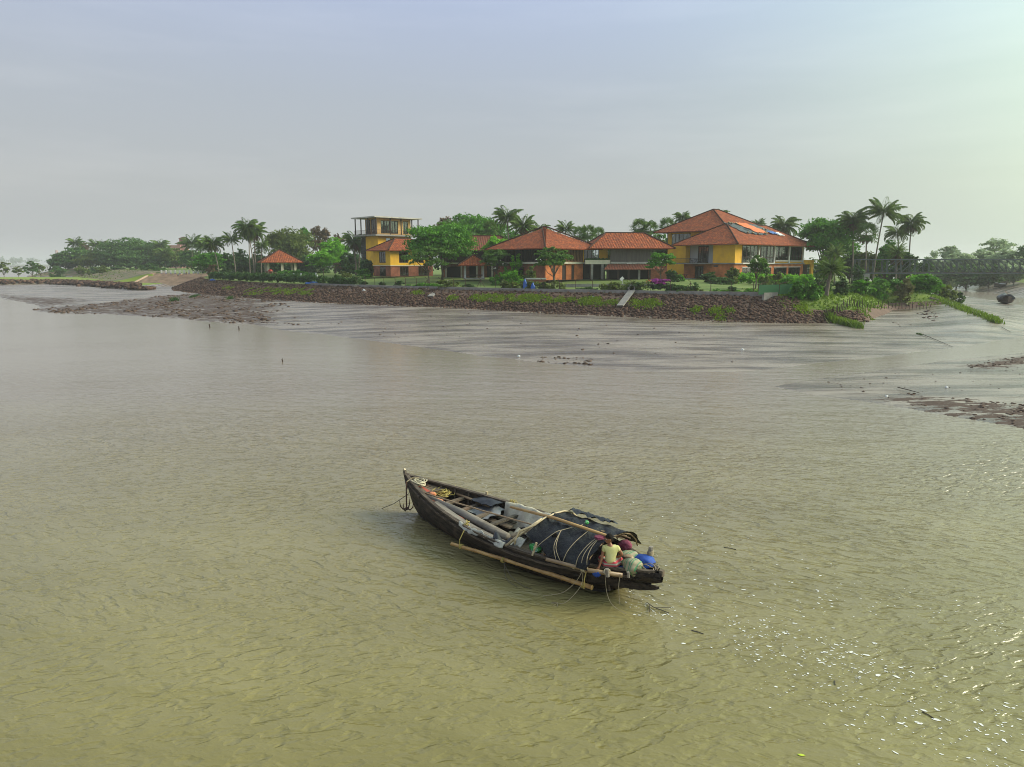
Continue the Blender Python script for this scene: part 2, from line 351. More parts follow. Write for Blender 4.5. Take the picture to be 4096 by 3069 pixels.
def zmesh(name, k, m, attr=None):
    q = quads[zone == k]; used = np.unique(q); re = np.zeros(NR * NC, int); re[used] = np.arange(len(used))
    me = npmesh(name, V[used], re[q], m, True)
    if attr is not None:
        at = me.attributes.new('clod', 'FLOAT', 'POINT'); at.data.foreach_set('value', attr.ravel()[used].astype(np.float32))
    return tag(obj(name, me), kind='structure')
def mud_mat():
    m = bpy.data.materials.new('wet_mud'); m.use_nodes = True; t = m.node_tree; b = t.nodes['Principled BSDF']
    tcn = N(t, 'ShaderNodeTexCoord')
    def noise(scale, st, rot=0, det=5.0):
        mpn = N(t, 'ShaderNodeMapping'); mpn.inputs['Scale'].default_value = st; mpn.inputs['Rotation'].default_value = (0, 0, R(rot)); t.links.new(tcn.outputs['Object'], mpn.inputs[0])
        n = N(t, 'ShaderNodeTexNoise', i_Scale=scale, i_Detail=det, i_Roughness=.62); t.links.new(mpn.outputs[0], n.inputs['Vector']); return n.outputs['Fac']
    streak = noise(.25, (.35, 1.6, 1), 18); fine = noise(2.2, (.6, 1.5, 1), 10, 6); big = noise(.06, (.6, 1.3, 1), -15)
    c = ramp(t, streak, [(.40, (.10, .074, .054)), (.57, (.28, .23, .182))])
    c = mixc(t, c, (.09, .065, .05), ramp(t, fine, [(.56, (0, 0, 0)), (.72, (.7, .7, .7))]))
    thin = noise(.55, (.28, 2.6, 1), 22, 6.0); c = mixc(t, c, (.085, .056, .036), ramp(t, thin, [(.55, (0, 0, 0)), (.66, (.75, .75, .75))]))
    at = N(t, 'ShaderNodeAttribute', attribute_name='clod'); cl = noise(1.3, (.55, 1.5, 1), 12, 7)
    thr = ramp(t, mth(t, 'ADD', cl, mth(t, 'MULTIPLY', at.outputs['Fac'], .17)), [(.605, (0, 0, 0)), (.645, (1, 1, 1))])
    clod = mth(t, 'MULTIPLY', thr, mth(t, 'MINIMUM', mth(t, 'MULTIPLY', at.outputs['Fac'], 3.0), 1.0))
    c = mixc(t, c, (.060, .034, .024), clod); t.links.new(c, b.inputs['Base Color'])
    ro = ramp(t, mth(t, 'ADD', mth(t, 'MULTIPLY', big, .55), mth(t, 'MULTIPLY', streak, .45)), [(.38, (.10, .10, .10)), (.60, (.32, .32, .32))])
    ro = mixc(t, ro, (.5, .5, .5), ramp(t, thin, [(.55, (0, 0, 0)), (.66, (.8, .8, .8))])); ro = mixc(t, ro, (.95, .95, .95), clod); t.links.new(ro, b.inputs['Roughness'])
    h = mth(t, 'SUBTRACT', mth(t, 'MULTIPLY', streak, .6), mth(t, 'MULTIPLY', thin, .5)); h = mth(t, 'ADD', h, mth(t, 'MULTIPLY', fine, .3)); h = mth(t, 'ADD', h, mth(t, 'MULTIPLY', clod, .5))
    bp = N(t, 'ShaderNodeBump', i_Strength=.7, i_Distance=.24); t.links.new(h, bp.inputs['Height']); t.links.new(bp.outputs[0], b.inputs['Normal'])
    MATS['wet_mud'] = m
mud_mat()
mat('bank_earth', (.085, .05, .038), .95, (.14, .085, .06), .5, 6, bump=.06)
mat('lawn', (.085, .14, .018), .9, (.14, .19, .03), .25, 7, bump=.04, bscale=3)
mat('flat_grass', (.13, .20, .015), .9, (.20, .26, .03), .12, 7, bump=.05, bscale=2)
mat('brown_earth', (.21, .14, .095), .95, (.085, .11, .035), .22, 7, bump=.05, lo=.44, hi=.58)
mat('moss_ground', (.07, .115, .010), .95, (.13, .19, .012), .5, 6, bump=.08, bscale=2)
zmesh('mud_flat', 0, 'wet_mud', SP)
zmesh('river_bank_slope', 1, 'bank_earth')
zmesh('garden_lawn', 2, 'lawn')
zmesh('grass_flat', 3, 'flat_grass')
zmesh('earth_bank_slope', 4, 'brown_earth')
zmesh('mossy_bank_slope', 5, 'moss_ground')
# ------------------------------------------------------------------ river water
def water_mat():
    m = bpy.data.materials.new('river_water'); m.use_nodes = True; t = m.node_tree; b = t.nodes['Principled BSDF']
    b.inputs['Roughness'].default_value = .17; b.inputs['IOR'].default_value = 1.45; b.inputs['Specular IOR Level'].default_value = .5
    tcn = N(t, 'ShaderNodeTexCoord')
    def noise(scale, st, rot=0, det=3.0, dist=0.0, rough=.5):
        mpn = N(t, 'ShaderNodeMapping', vector_type='TEXTURE'); mpn.inputs['Scale'].default_value = st; mpn.inputs['Rotation'].default_value = (0, 0, R(rot)); t.links.new(tcn.outputs['Object'], mpn.inputs[0])
        n = N(t, 'ShaderNodeTexNoise', i_Scale=scale, i_Detail=det, i_Distortion=dist, i_Roughness=rough); t.links.new(mpn.outputs[0], n.inputs['Vector']); return n.outputs['Fac']
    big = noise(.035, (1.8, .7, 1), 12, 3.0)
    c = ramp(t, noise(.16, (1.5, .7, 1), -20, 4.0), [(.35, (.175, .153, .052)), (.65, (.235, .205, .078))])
    s0 = N(t, 'ShaderNodeSeparateXYZ'); t.links.new(tcn.outputs['Object'], s0.inputs[0])      # grey brown paling with distance: reflected sky painted into the water colour
    far_sheen = ramp(t, mth(t, 'MULTIPLY', mth(t, 'ADD', s0.outputs[1], mth(t, 'MULTIPLY', big, 14.0)), .01), [(.19, (0, 0, 0)), (.52, (1, 1, 1))])
    c = mixc(t, c, (.235, .192, .148), far_sheen); t.links.new(c, b.inputs['Base Color'])
    # wind ripples: two crossing trains of long low crests, drifting over one another in patches, on a slow swell
    wa = noise(2.2, (1.5, .62, 1), -24, 2.5, .35); wb = noise(2.6, (1.4, .62, 1), 13, 2.5, .35); w2 = noise(6.0, (1.5, .75, 1), -8, 3.0, .3); w3 = noise(.55, (2.0, .7, 1), -12, 2.0, .3)
    mx = ramp(t, noise(.09, (1.4, .8, 1), 30, 2.0), [(.40, (0, 0, 0)), (.60, (1, 1, 1))])
    w1 = mixc(t, wa, wb, mx)
    crest = mth(t, 'SUBTRACT', .62, mth(t, 'ABSOLUTE', mth(t, 'SUBTRACT', w1, .52)))                  # thin rounded crests over broad troughs
    crest = mth(t, 'MULTIPLY', crest, crest); w1 = mth(t, 'ADD', mth(t, 'MULTIPLY', w1, .55), mth(t, 'MULTIPLY', crest, .75))
    h = mth(t, 'ADD', mth(t, 'MULTIPLY', w1, .42), mth(t, 'MULTIPLY', w2, .07)); h = mth(t, 'ADD', h, mth(t, 'MULTIPLY', w3, .5))
    amp = ramp(t, big, [(.38, (.55, .55, .55)), (.58, (1.1, 1.1, 1.1))])
    sy = N(t, 'ShaderNodeSeparateXYZ'); t.links.new(tcn.outputs['Object'], sy.inputs[0])           # sheltered, calmer water close to the mud flats
    shelter = ramp(t, mth(t, 'MULTIPLY', mth(t, 'ADD', sy.outputs[1], mth(t, 'MULTIPLY', big, 26.0)), .01), [(.44, (1, 1, 1)), (.74, (.13, .13, .13))]); amp = mixc(t, amp, shelter, 1.0, 'MULTIPLY')
    bp = N(t, 'ShaderNodeBump', i_Strength=1.0, i_Distance=.33); t.links.new(mth(t, 'MULTIPLY', h, amp), bp.inputs['Height']); t.links.new(bp.outputs[0], b.inputs['Normal'])
    MATS['river_water'] = m
water_mat()
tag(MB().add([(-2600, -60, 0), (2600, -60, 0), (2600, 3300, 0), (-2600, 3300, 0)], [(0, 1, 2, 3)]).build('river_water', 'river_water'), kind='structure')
# ------------------------------------------------------------------ haze in the air
hz = bpy.data.materials.new('haze_air'); hz.use_nodes = True; hz.node_tree.nodes.clear()
pv = N(hz.node_tree, 'ShaderNodeVolumePrincipled'); pv.inputs['Color'].default_value = (.80, .83, .86, 1); pv.inputs["Density"].default_value = .00030; pv.inputs['Anisotropy'].default_value = .2
ho = N(hz.node_tree, 'ShaderNodeOutputMaterial'); hz.node_tree.links.new(pv.outputs[0], ho.inputs['Volume'])
tag(MB().box(-2650, 2650, -100, 3350, -3, 40).build('haze', hz), kind='stuff', label='pale grey haze over the river and far shore')
# ------------------------------------------------------------------ buildings
class Face:                                    # a facade of a house in its own frame: a runs along it, d goes in, z up
    def __init__(s, ax, off): s.ax, s.off = ax, off
    def box(s, mb, a0, a1, d0, d1, z0, z1):
        if s.ax == 'x': mb.box(a0, a1, s.off + d0, s.off + d1, z0, z1)
        else: mb.box(s.off + d0, s.off + d1, a0, a1, z0, z1)
def wall(F, a0, a1, z0, z1, ops, th=.25, mb=None):
    mb = mb or MB(); za = sorted({z0, z1} | {min(max(o[k], z0), z1) for o in ops for k in (2, 3)})
    for i in range(len(za) - 1):
        zc = (za[i] + za[i + 1]) / 2; cuts = sorted((o[0], o[1]) for o in ops if o[2] < zc < o[3]); x = a0
        for c0, c1 in cuts:
            if c0 > x + .01: F.box(mb, x, c0, 0, th, za[i], za[i + 1])
            x = max(x, c1)
        if x < a1 - .01: F.box(mb, x, a1, 0, th, za[i], za[i + 1])
    return mb
def window(par, F, a0, a1, z0, z1, n=2, fm='timber', curtain=None, transom=0, t=.09, d=.06, label=None, name='window'):
    mb = MB(); g = .01
    F.box(mb, a0 + g, a0 + g + t, d, d + .1, z0 + g, z1 - g); F.box(mb, a1 - g - t, a1 - g, d, d + .1, z0 + g, z1 - g)
    F.box(mb, a0 + g + t, a1 - g - t, d, d + .1, z0 + g, z0 + g + t); F.box(mb, a0 + g + t, a1 - g - t, d, d + .1, z1 - g - t, z1 - g)
    for k in range(1, n):
        x = a0 + (a1 - a0) * k / n; F.box(mb, x - t / 2, x + t / 2, d + .004, d + .096, z0 + g + t, z1 - g - t)
    if transom:
        zt = z0 + (z1 - z0) * transom; F.box(mb, a0 + g + t, a1 - g - t, d + .008, d + .092, zt - t / 2, zt + t / 2)
    w = mb.build(name, fm, par)
    if label: w['label'] = label
    p = MB(); F.box(p, a0 + .05, a1 - .05, d + .045, d + .055, z0 + .05, z1 - .05); p.build('pane', 'window_glass', w)
    if curtain:
        for b0, b1 in curtain:
            c = MB(); x0 = a0 + (a1 - a0) * b0; x1 = a0 + (a1 - a0) * b1; k = max(2, int((x1 - x0) / .16))
            for i in range(k): F.box(c, x0 + (x1 - x0) * i / k, x0 + (x1 - x0) * (i + 1.04) / k, d + .2 + .05 * (i % 2), d + .23 + .05 * (i % 2), z0 + .06, z1 - .1)
            c.build('curtain', 'curtain', w)
    return w
def hip_roof(par, x0, x1, y0, y1, z0, rise, along='x', m='roof_tile', inset=None, name='roof', caps=True):
    hw = ((y1 - y0) if along == 'x' else (x1 - x0)) / 2; ins = inset if inset is not None else hw; zr = z0 + rise
    if along == 'x': p, q = (x0 + ins, (y0 + y1) / 2, zr), (x1 - ins, (y0 + y1) / 2, zr)
    else: p, q = ((x0 + x1) / 2, y0 + ins, zr), ((x0 + x1) / 2, y1 - ins, zr)
    a, b, c, d = (x0, y0, z0), (x1, y0, z0), (x1, y1, z0), (x0, y1, z0)
    faces = ([(a, b, q, p), (b, c, q), (c, d, p, q), (d, a, p)] if along == 'x' else [(a, b, p), (b, c, q, p), (c, d, q), (d, a, p, q)])
    mb = MB(); mb.uv = []
    for f in faces:
        f = [Vector(v) for v in f]; e = (f[1] - f[0]).normalized(); n = e.cross(f[-1] - f[0]).normalized(); s = n.cross(e)
        mb.add(f, [tuple(range(len(f)))]); mb.uv.append([((v - f[0]).dot(e) + 3.3, (v - f[0]).dot(s)) for v in f])
    th = .16
    for u_, v_ in ((a, b), (b, c), (c, d), (d, a)):
        mb.add([u_, v_, (v_[0], v_[1], z0 - th), (u_[0], u_[1], z0 - th)], [(0, 3, 2, 1)]); mb.uv.append([(0, 0), (0, .1), (.1, .1), (.1, 0)])
    mb.add([(v[0], v[1], z0 - th) for v in (a, b, c, d)], [(3, 2, 1, 0)]); mb.uv.append([(0, 0)] * 4)
    ro = mb.build(name, m, par)
    if caps:
        cp = MB()
        for s_, e_ in ((a, p), (d, p), (b, q), (c, q), (p, q)):
            s_, e_ = Vector(s_), Vector(e_); n = max(2, int((e_ - s_).length / .38))
            for i in range(n):
                u0 = s_.lerp(e_, i / n); u1 = s_.lerp(e_, (i + 1.12) / n if i < n - 1 else 1)
                cp.tube([u0 + Vector((0, 0, .03)), u1 + Vector((0, 0, .07))], [.16, .12], 6)
        cp.build('ridge_tiles', 'old_roof_tile' if m != 'old_roof_tile' else 'roof_tile', ro)
    return ro
def house(name, label, u, D, zg, yaw, cat='house'):
    p = A(u, 1100, D); o = thing(name, label, cat, (p.x, D, zg), R(yaw)); o2 = (p.x, D, R(yaw))
    def aof(uu, axis='x'):                     # where a photo column meets the facade through the front corner
        k = (uu - CX) / FPX * (1 / math.cos(PITCH)) * 1.0
        k = ray(uu, 1056).x / ray(uu, 1056).y
        c, s = (math.cos(o2[2]), math.sin(o2[2])) if axis == 'x' else (-math.sin(o2[2]), math.cos(o2[2]))
        return (k * o2[1] - o2[0]) / (c - k * s)
    return o, aof
def part(name, m, par, fn, label=None, smooth=False):
    mb = MB(); fn(mb); o = mb.build(name, m, par, smooth=smooth)
    if label: o['label'] = label
    return o
def railing(par, F, a0, a1, d, z, h=.95, n=None, m='steel_dark', name='railing'):
    mb = MB(); n = n or max(3, int((a1 - a0) / .22))
    F.box(mb, a0, a1, d, d + .05, z + h - .05, z + h); F.box(mb, a0, a1, d, d + .05, z + .06, z + .1)
    for i in range(n + 1):
        x = a0 + (a1 - a0 - .03) * i / n; F.box(mb, x, x + .03, d + .01, d + .04, z + .1, z + h - .05)
    return mb.build(name, m, par)
# ---- the big two-storey house on the right
ZG = 5.2
hr, au = house('riverside_house', 'large yellow and brick house with tarpaulins on its tiled roof', 2936, 145, ZG, 41)
FX, FY = Face('x', 0), Face('y', 0)
LX = au(3212); LY = au(2736, 'y'); ax = lambda u: au(u); ay = lambda u: au(u, 'y')
lowops = [(ax(a), ax(b), .15, 2.25) for a, b in ((2970, 3025), (3038, 3086), (3097, 3148), (3155, 3202))]
part('ground_floor_wall', 'orange_brick', hr, lambda m: (wall(FX, 0, LX, 0, 2.95, lowops, mb=m), wall(FY, .25, ay(2815), 0, 2.95, [], mb=m), wall(FY, ay(2779), ay(2736), 0, 2.95, [], mb=m), m.box(.25, .5, ay(2815), ay(2779), 2.5, 2.95)))
for i, o in enumerate(lowops): window(hr, FX, *o, n=3, curtain=[(.1, .35), (.55, .95)] if i % 2 else [(.4, .9)])
for i, o in enumerate(lowops): part('lintel', 'white_paint', hr, lambda m: FX.box(m, o[0] - .15, o[1] + .15, -.12, .0, 2.26, 2.40))
window(hr, FY, ay(2813), ay(2781), 0, 2.48, n=3, curtain=[(.2, .75)], name='glass_door')
part('floor_slab', 'concrete', hr, lambda m: (m.box(-.35, LX + .1, -.35, LY - .1, 2.95, 3.2), m.box(-2.3, -.35, ay(2850), LY + .8, 2.97, 3.17)))
upops = [(ax(a), ax(b), 3.75 if i > 1 else 3.25, 6.75) for i, (a, b) in enumerate(((2966, 3027), (3038, 3090), (3097, 3149), (3155, 3203)))]
part('upper_wall', 'yellow_plaster', hr, lambda m: (wall(FX, 0, LX, 3.2, 6.95, upops, mb=m), wall(FY, .25, ay(2850), 3.2, 6.95, [], mb=m), wall(FY, ay(2741), LY, 3.2, 6.95, [(ay(2737), ay(2712), 3.3, 5.9)], mb=m)))
for i, o in enumerate(upops):
    window(hr, FX, *o, n=4, transom=.32, d=-.12, curtain=[(.02, .30), (.45, .98)] if i % 2 == 0 else [(.05, .55), (.72, .97)], t=.12)
    part('window_sill', 'white_paint', hr, lambda m: FX.box(m, o[0] - .1, o[1] + .1, -.4, -.002, o[2] - .22, o[2] - .02))
for u in (3031, 3093, 3152, 3207): part('post', 'white_paint', hr, lambda m: FX.box(m, ax(u) - .14, ax(u) + .14, -.3, -.02, 3.21, 6.95))
part('terrace_back_wall', 'grey_plaster', hr, lambda m: m.box(1.6, 1.8, ay(2850), ay(2815), 3.2, 6.9)); part('terrace_back_wall', 'grey_plaster', hr, lambda m: m.box(1.6, 1.8, ay(2772), ay(2741), 3.2, 6.9))
FB = Face('y', 1.6); window(hr, FB, ay(2814), ay(2773), 3.2, 6.6, n=4, curtain=[(.05, .3), (.6, .95)], name='glass_door')
railing(hr, Face('y', -2.25), ay(2850), LY + .7, 0, 3.17, 1.0)
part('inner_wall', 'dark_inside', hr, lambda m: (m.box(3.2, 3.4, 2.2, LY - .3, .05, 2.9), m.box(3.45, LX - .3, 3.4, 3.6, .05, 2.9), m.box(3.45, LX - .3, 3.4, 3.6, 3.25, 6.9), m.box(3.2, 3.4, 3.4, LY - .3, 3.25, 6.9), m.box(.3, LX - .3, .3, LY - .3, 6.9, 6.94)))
part('back_wall', 'yellow_plaster', hr, lambda m: (m.box(.26, LX - .02, LY - .26, LY - .02, .02, 6.94), m.box(LX - .26, LX - .02, .26, LY - .3, 0, 6.94)))
part('porch_frame', 'yellow_plaster', hr, lambda m: (m.box(LX + .02, LX + 4.5, -.3, .1, 2.9, 3.9), m.box(LX + 3.4, LX + 4.5, -.3, .1, 0, 2.9), m.box(LX + .02, LX + 4.5, .1, 6, 3.5, 3.8)))
part('porch_door', 'timber', hr, lambda m: m.box(LX + .05, LX + 3.4, .6, .7, 0, 2.9))
part('vent_grille', 'steel_dark', hr, lambda m: m.box(-.03, .02, ay(2872), ay(2855), 2.4, 2.7))
EX0, EX1, EY0, EY1, EZ, RISE = -1.5, LX + 2.6, -1.5, LY + 2.3, 6.98, 4.5
hip_roof(hr, EX0, EX1, EY0, EY1, EZ, RISE, 'x')
part('soffit', 'white_paint', hr, lambda m: (m.box(-.9, LX, -.9, -.02, 6.78, 6.8), m.box(-.9, -.02, -.02, LY, 6.78, 6.8)))
def roof_tarp(label, a0, a1, q0, q1, m, grp, seed, skew=0.0, face='front', lift=.1):
    hw = (EY1 - EY0) / 2; rows = []; nu, nv = 16, 12; rs = np.random.RandomState(seed)
    for j in range(nv + 1):
        q = q0 + (q1 - q0) * j / nv; row = []
        for i in range(nu + 1):
            a = a0 + (a1 - a0) * i / nu + skew * j / nv + .25 * math.sin(j * 1.3 + seed) * (i in (0, nu))
            qq = q + (.02 * math.sin(i * 1.7 + seed) if j in (0, nv) else 0)
            row.append((a, EY0 + hw * qq, EZ + RISE * qq + lift + .07 * math.sin(i * 1.1 + j * .35 + seed) * math.sin(j * .5 + seed) + .05 * rs.rand()))
        rows.append(row)
    mb = MB().grid(rows); low = [[(p[0], p[1] + .02, p[2] - .06) for p in r] for r in rows]; mb.grid([r[::-1] for r in low])
    o = mb.build('roof_tarp', m, None, hr.location, R(41), True); tag(o, label, 'tarpaulin', grp)
roof_tarp('black tarpaulin beside the roof hip, leftmost on the damaged roof', 7.4, 11.4, .50, 1.0, 'black_tarp', 'tarpaulins on the damaged roof', 1, -1.6)
roof_tarp('crumpled black tarpaulin under the lower edge of the orange one', 10.6, 16.0, .46, .86, 'black_tarp', 'tarpaulins on the damaged roof', 2, -1.2, lift=.14)
roof_tarp('bright orange tarpaulin lying on the tiled roof', 12.6, 17.6, .54, 1.01, 'orange_tarp', 'tarpaulins on the damaged roof', 3, -3.0, lift=.26)
roof_tarp('dark tarpaulin right of the orange one near the ridge', 16.6, 21.4, .62, 1.0, 'black_tarp', 'tarpaulins on the damaged roof', 4, -3.4, lift=.16)
roof_tarp('small bright blue sheet below the dark tarpaulin on the roof', 18.4, 21.2, .50, .63, 'blue_plastic', 'tarpaulins on the damaged roof', 5, -.6, lift=.3)
roof_tarp('white sheet at the lower right end of the roof covers', 20.8, 23.4, .46, .62, 'white_plastic', 'tarpaulins on the damaged roof', 6, -.8, lift=.2)
mat('sack', (.50, .46, .30), .9, (.40, .35, .2), 6)
def sack_mesh():
    mb = MB(); rows = []
    for i in range(7):
        t = i / 6; r = .16 * math.sin(math.pi * (.12 + .76 * t)) ** .6
        rows.append([(-.38 + .76 * t + .03 * math.sin(k * 2), r * 1.3 * math.cos(k * math.pi / 4), r * (.8 + .15 * math.sin(k + i)) * math.sin(k * math.pi / 4)) for k in range(8)])
    mb.grid(rows, True); mb.f += [tuple(range(7, -1, -1)), tuple(range(48, 56))]
    return mb.mesh('sandbag', 'sack', True)
sm = sack_mesh(); hw = (EY1 - EY0) / 2
for k, (a, q) in enumerate([(7.3, .98), (7.9, .95), (8.6, .51), (10.4, .50), (12.2, .47), (15.6, .50), (16.8, .56), (17.6, .74), (18.6, .72), (9.9, .96)]):
    p = Matrix.Rotation(R(41), 3, 'Z') @ Vector((a, EY0 + hw * q, EZ + RISE * q + .32)); o = obj('sandbag', sm, None, hr.location + p, (0, R(10), R(41 + 25 * (k % 3))))
    tag(o, 'pale stuffed sandbag weighing down the tarpaulins on the tiled roof', 'sandbag', 'sandbags on the roof')
# ---- the three-storey block behind it
hb, _ = house('upper_house', 'tallest tiled roof house rising behind the tarpaulin roof', 2846, 165, ZG, 41)
part('wall', 'yellow_plaster', hb, lambda m: wall(Face('y', -7), -7.3, 7.3, 0, 10.1, [(1.2, 6.3, 7.2, 9.7)], mb=m) and m.box(-6.75, 8, -7.3, -7.05, 0, 10.1) and m.box(7.75, 8, -7.05, 7.3, 0, 10.1))
window(hb, Face('y', -7), 1.2, 6.3, 7.2, 9.7, n=5, curtain=[(.2, .45), (.7, .95)])
part('inner_wall', 'dark_inside', hb, lambda m: m.box(-4.5, -4.3, -7, 7.2, 6, 10))
hip_roof(hb, -9.5, 10, -10, 9.6, 10.1, 5.0, 'x', inset=8.7)
# ---- the tiled house with the orange wall
hm, au = house('louvred_house', 'tiled house with orange brick wall and wooden louvres upstairs', 2182, 134, ZG, 42)
LX = au(2332); LX2 = au(2353); LY = 13
ops = [(au(a), au(b), .02, 2.75) for a, b in ((2212, 2222), (2249, 2265), (2286, 2298))]
part('ground_floor_wall', 'orange_brick', hm, lambda m: wall(FX, 0, LX, 0, 3.0, ops, mb=m))
part('side_wall', 'red_brick', hm, lambda m: wall(FY, .25, LY, 0, 3.0, [(6, 9, 0, 2.4)], mb=m), label='side wall with its shade painted in as dark red brick')  # this side's shade is put into a darker brick than the front's
for o in ops: part('door', 'timber', hm, lambda m: m.box(o[0] + .02, o[1] - .02, .1, .16, .03, 2.73))
part('floor_slab', 'cream_paint', hm, lambda m: m.box(-.5, LX2 + .3, -.5, LY + .2, 3.0, 3.35))
def slats(F, a0, a1, z0, z1, step, wd, m, dd=.0, th=.07):
    n = int((a1 - a0) / step)
    for i in range(n + 1):
        a = a0 + (a1 - a0 - wd) * i / max(1, n); F.box(m, a, a + wd, dd, dd + th, z0, z1)
part('louvre_screen', 'brown_timber', hm, lambda m: (slats(FX, 0, LX2, 3.45, 6.2, .42, .16, m, -.2, .18), FX.box(m, -.2, LX2, -.22, 0, 3.36, 3.5), FX.box(m, -.2, LX2, -.22, 0, 6.15, 6.3)))
part('side_screen', 'timber', hm, lambda m: (slats(FY, .1, LY, 3.45, 6.2, .9, .1, m, -.1, .1), m.box(-.12, 0, 0, LY, 3.36, 3.6)))
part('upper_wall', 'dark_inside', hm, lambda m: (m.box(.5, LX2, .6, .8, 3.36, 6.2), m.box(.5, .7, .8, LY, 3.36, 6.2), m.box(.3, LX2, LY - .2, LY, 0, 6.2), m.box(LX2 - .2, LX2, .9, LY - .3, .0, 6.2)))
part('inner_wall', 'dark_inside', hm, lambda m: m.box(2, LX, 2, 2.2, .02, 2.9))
hip_roof(hm, -2.2, LX2 + 2.2, -2.2, LY + 2, 5.85, 4.3, 'y', inset=9.2)
# cream veranda section joining the two
hv, au = house('cream_veranda', 'cream veranda block on concrete columns between two tiled houses', 2340, 139, ZG, 12)
LV = au(2441)
part('balcony_front', 'cream_paint', hv, lambda m: m.box(0, LV, 0, .3, 2.95, 3.75))
part('planter_hedge', 'leaf_dark', hv, lambda m: [m.ball((.4 + .28 * i, .15, 3.9 + .06 * math.sin(i * 2.3)), .22, .18, .2, 6, 4) for i in range(int((LV - .6) / .28))])
for u in (2369, 2411): part('column', 'concrete', hv, lambda m: m.box(au(u) - .22, au(u) + .22, -.2, .25, 0, 2.94) if False else m.box(au(u) - .22, au(u) + .22, .02, .4, 0, 2.94))
part('back_wall', 'dark_inside', hv, lambda m: m.box(0, LV, 3, 3.2, 0, 2.94))
part('upper_wall', 'yellow_plaster', hv, lambda m: wall(Face('x', 1.6), 0, LV, 2.96, 6.3, [(.2, LV * .66, 3.0, 6.2)], mb=m))
window(hv, Face('x', 1.6), .2, LV * .66, 3.0, 6.2, n=4)
part('ceiling_slab', 'concrete', hv, lambda m: m.box(.02, LV - .02, .32, 3.3, 2.97, 3.1))
# ---- the long tiled house
hl, au = house('long_tiled_house', 'long tiled house with grey timber upper wall and skirt roof', 2441, 140, ZG, 6)
LL = au(2612)
part('upper_wall', 'grey_timber', hl, lambda m: (m.box(0, LL, .1, .3, 3.4, 6.2), slats(FX, 0, LL, 3.45, 6.2, .48, .09, m, .02, .075), m.box(LL - .25, LL, .3, 9, 3.4, 6.2)))
part('floor_slab', 'pale_concrete', hl, lambda m: m.box(0, LL + 2.2, -.3, 9, 3.05, 3.38))
def skirt(m):
    m.uv = []
    a, b, c, d = [Vector(p) for p in ((-1.9, -2.6, 1.95), (LL + 1.5, -2.6, 1.95), (LL + .4, -.25, 3.0), (-.6, -.25, 3.0))]
    m.add([a, b, c, d], [(0, 1, 2, 3)]); m.uv.append([(0, 0), (LL + 3, 0), (LL + 2, 2.6), (1, 2.6)])
    m.add([a - Vector((0, 0, .1)), b - Vector((0, 0, .1)), b, a], [(0, 1, 2, 3)]); m.uv.append([(0, 0)] * 4)
    m.add([a, d, (-.6, -.25, 1.95)], [(0, 1, 2)]); m.uv.append([(0, 0)] * 3)
part('skirt_roof', 'old_roof_tile', hl, skirt)
part('ground_floor_wall', 'dark_inside', hl, lambda m: m.box(0, LL, 2.4, 2.6, 0, 3.0))
for i in range(5): part('column', 'concrete' if i == 3 else 'timber', hl, lambda m: m.box(-1.2 + i * LL / 4.1, -.85 + i * LL / 4.1, -2.2, -1.9, 0, 2.05))
part('side_wall', 'red_brick', hl, lambda m: m.box(LL - .3, LL + 3.5, 1.9, 2.2, 0, 3.0))
hip_roof(hl, -4.6, LL + 3.9, -1.6, 10.6, 6.0, 3.1, 'x', inset=4.6)
# ---- the dark timber house behind the trees
hd, au = house('timber_house', 'dark timber house half hidden behind the big green tree', 1772, 158, ZG, 8)
LD = au(2085)
part('upper_wall', 'timber', hd, lambda m: (m.box(0, LD, .1, .3, 3.3, 6.0), slats(FX, 0, LD, 3.35, 6.0, .5, .1, m, .0, .09)))
part('floor_slab', 'pale_concrete', hd, lambda m: m.box(0, LD, -.25, 7, 3.0, 3.28))
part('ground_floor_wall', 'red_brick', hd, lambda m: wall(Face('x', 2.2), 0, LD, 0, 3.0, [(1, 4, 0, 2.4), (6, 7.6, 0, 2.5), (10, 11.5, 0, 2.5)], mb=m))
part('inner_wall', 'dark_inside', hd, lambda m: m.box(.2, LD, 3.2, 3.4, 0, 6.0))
for i in range(5): part('column', 'concrete', hd, lambda m: m.box(.5 + i * 3.4, .85 + i * 3.4, -.1, .25, 0, 2.99))
hip_roof(hd, -1, LD + 1, -1.5, 9, 6.0, 3.2, 'x', m='old_roof_tile')
# ---- little gazebo
gp, au = house('garden_gazebo', 'small open gazebo with tiled roof and white posts on the lawn', 1861, 146, ZG, 6, 'gazebo')
w = au(1933)
for x, y in ((0, 0), (w, 0), (w, w), (0, w)): part('post', 'white_paint', gp, lambda m: m.box(x - .16, x + .16, y - .16, y + .16, .14, 2.75))
part('plinth', 'pale_concrete', gp, lambda m: m.box(-.3, w + .3, -.3, w + .3, -.1, .14))
part('rail', 'timber', gp, lambda m: (m.box(.16, w - .16, -.05, .05, .65, .85), m.box(-.05, .05, .16, w - .16, .65, .85)))
hip_roof(gp, -1.5, w + 1.5, -1.5, w + 1.5, 2.75, 2.1, 'x')
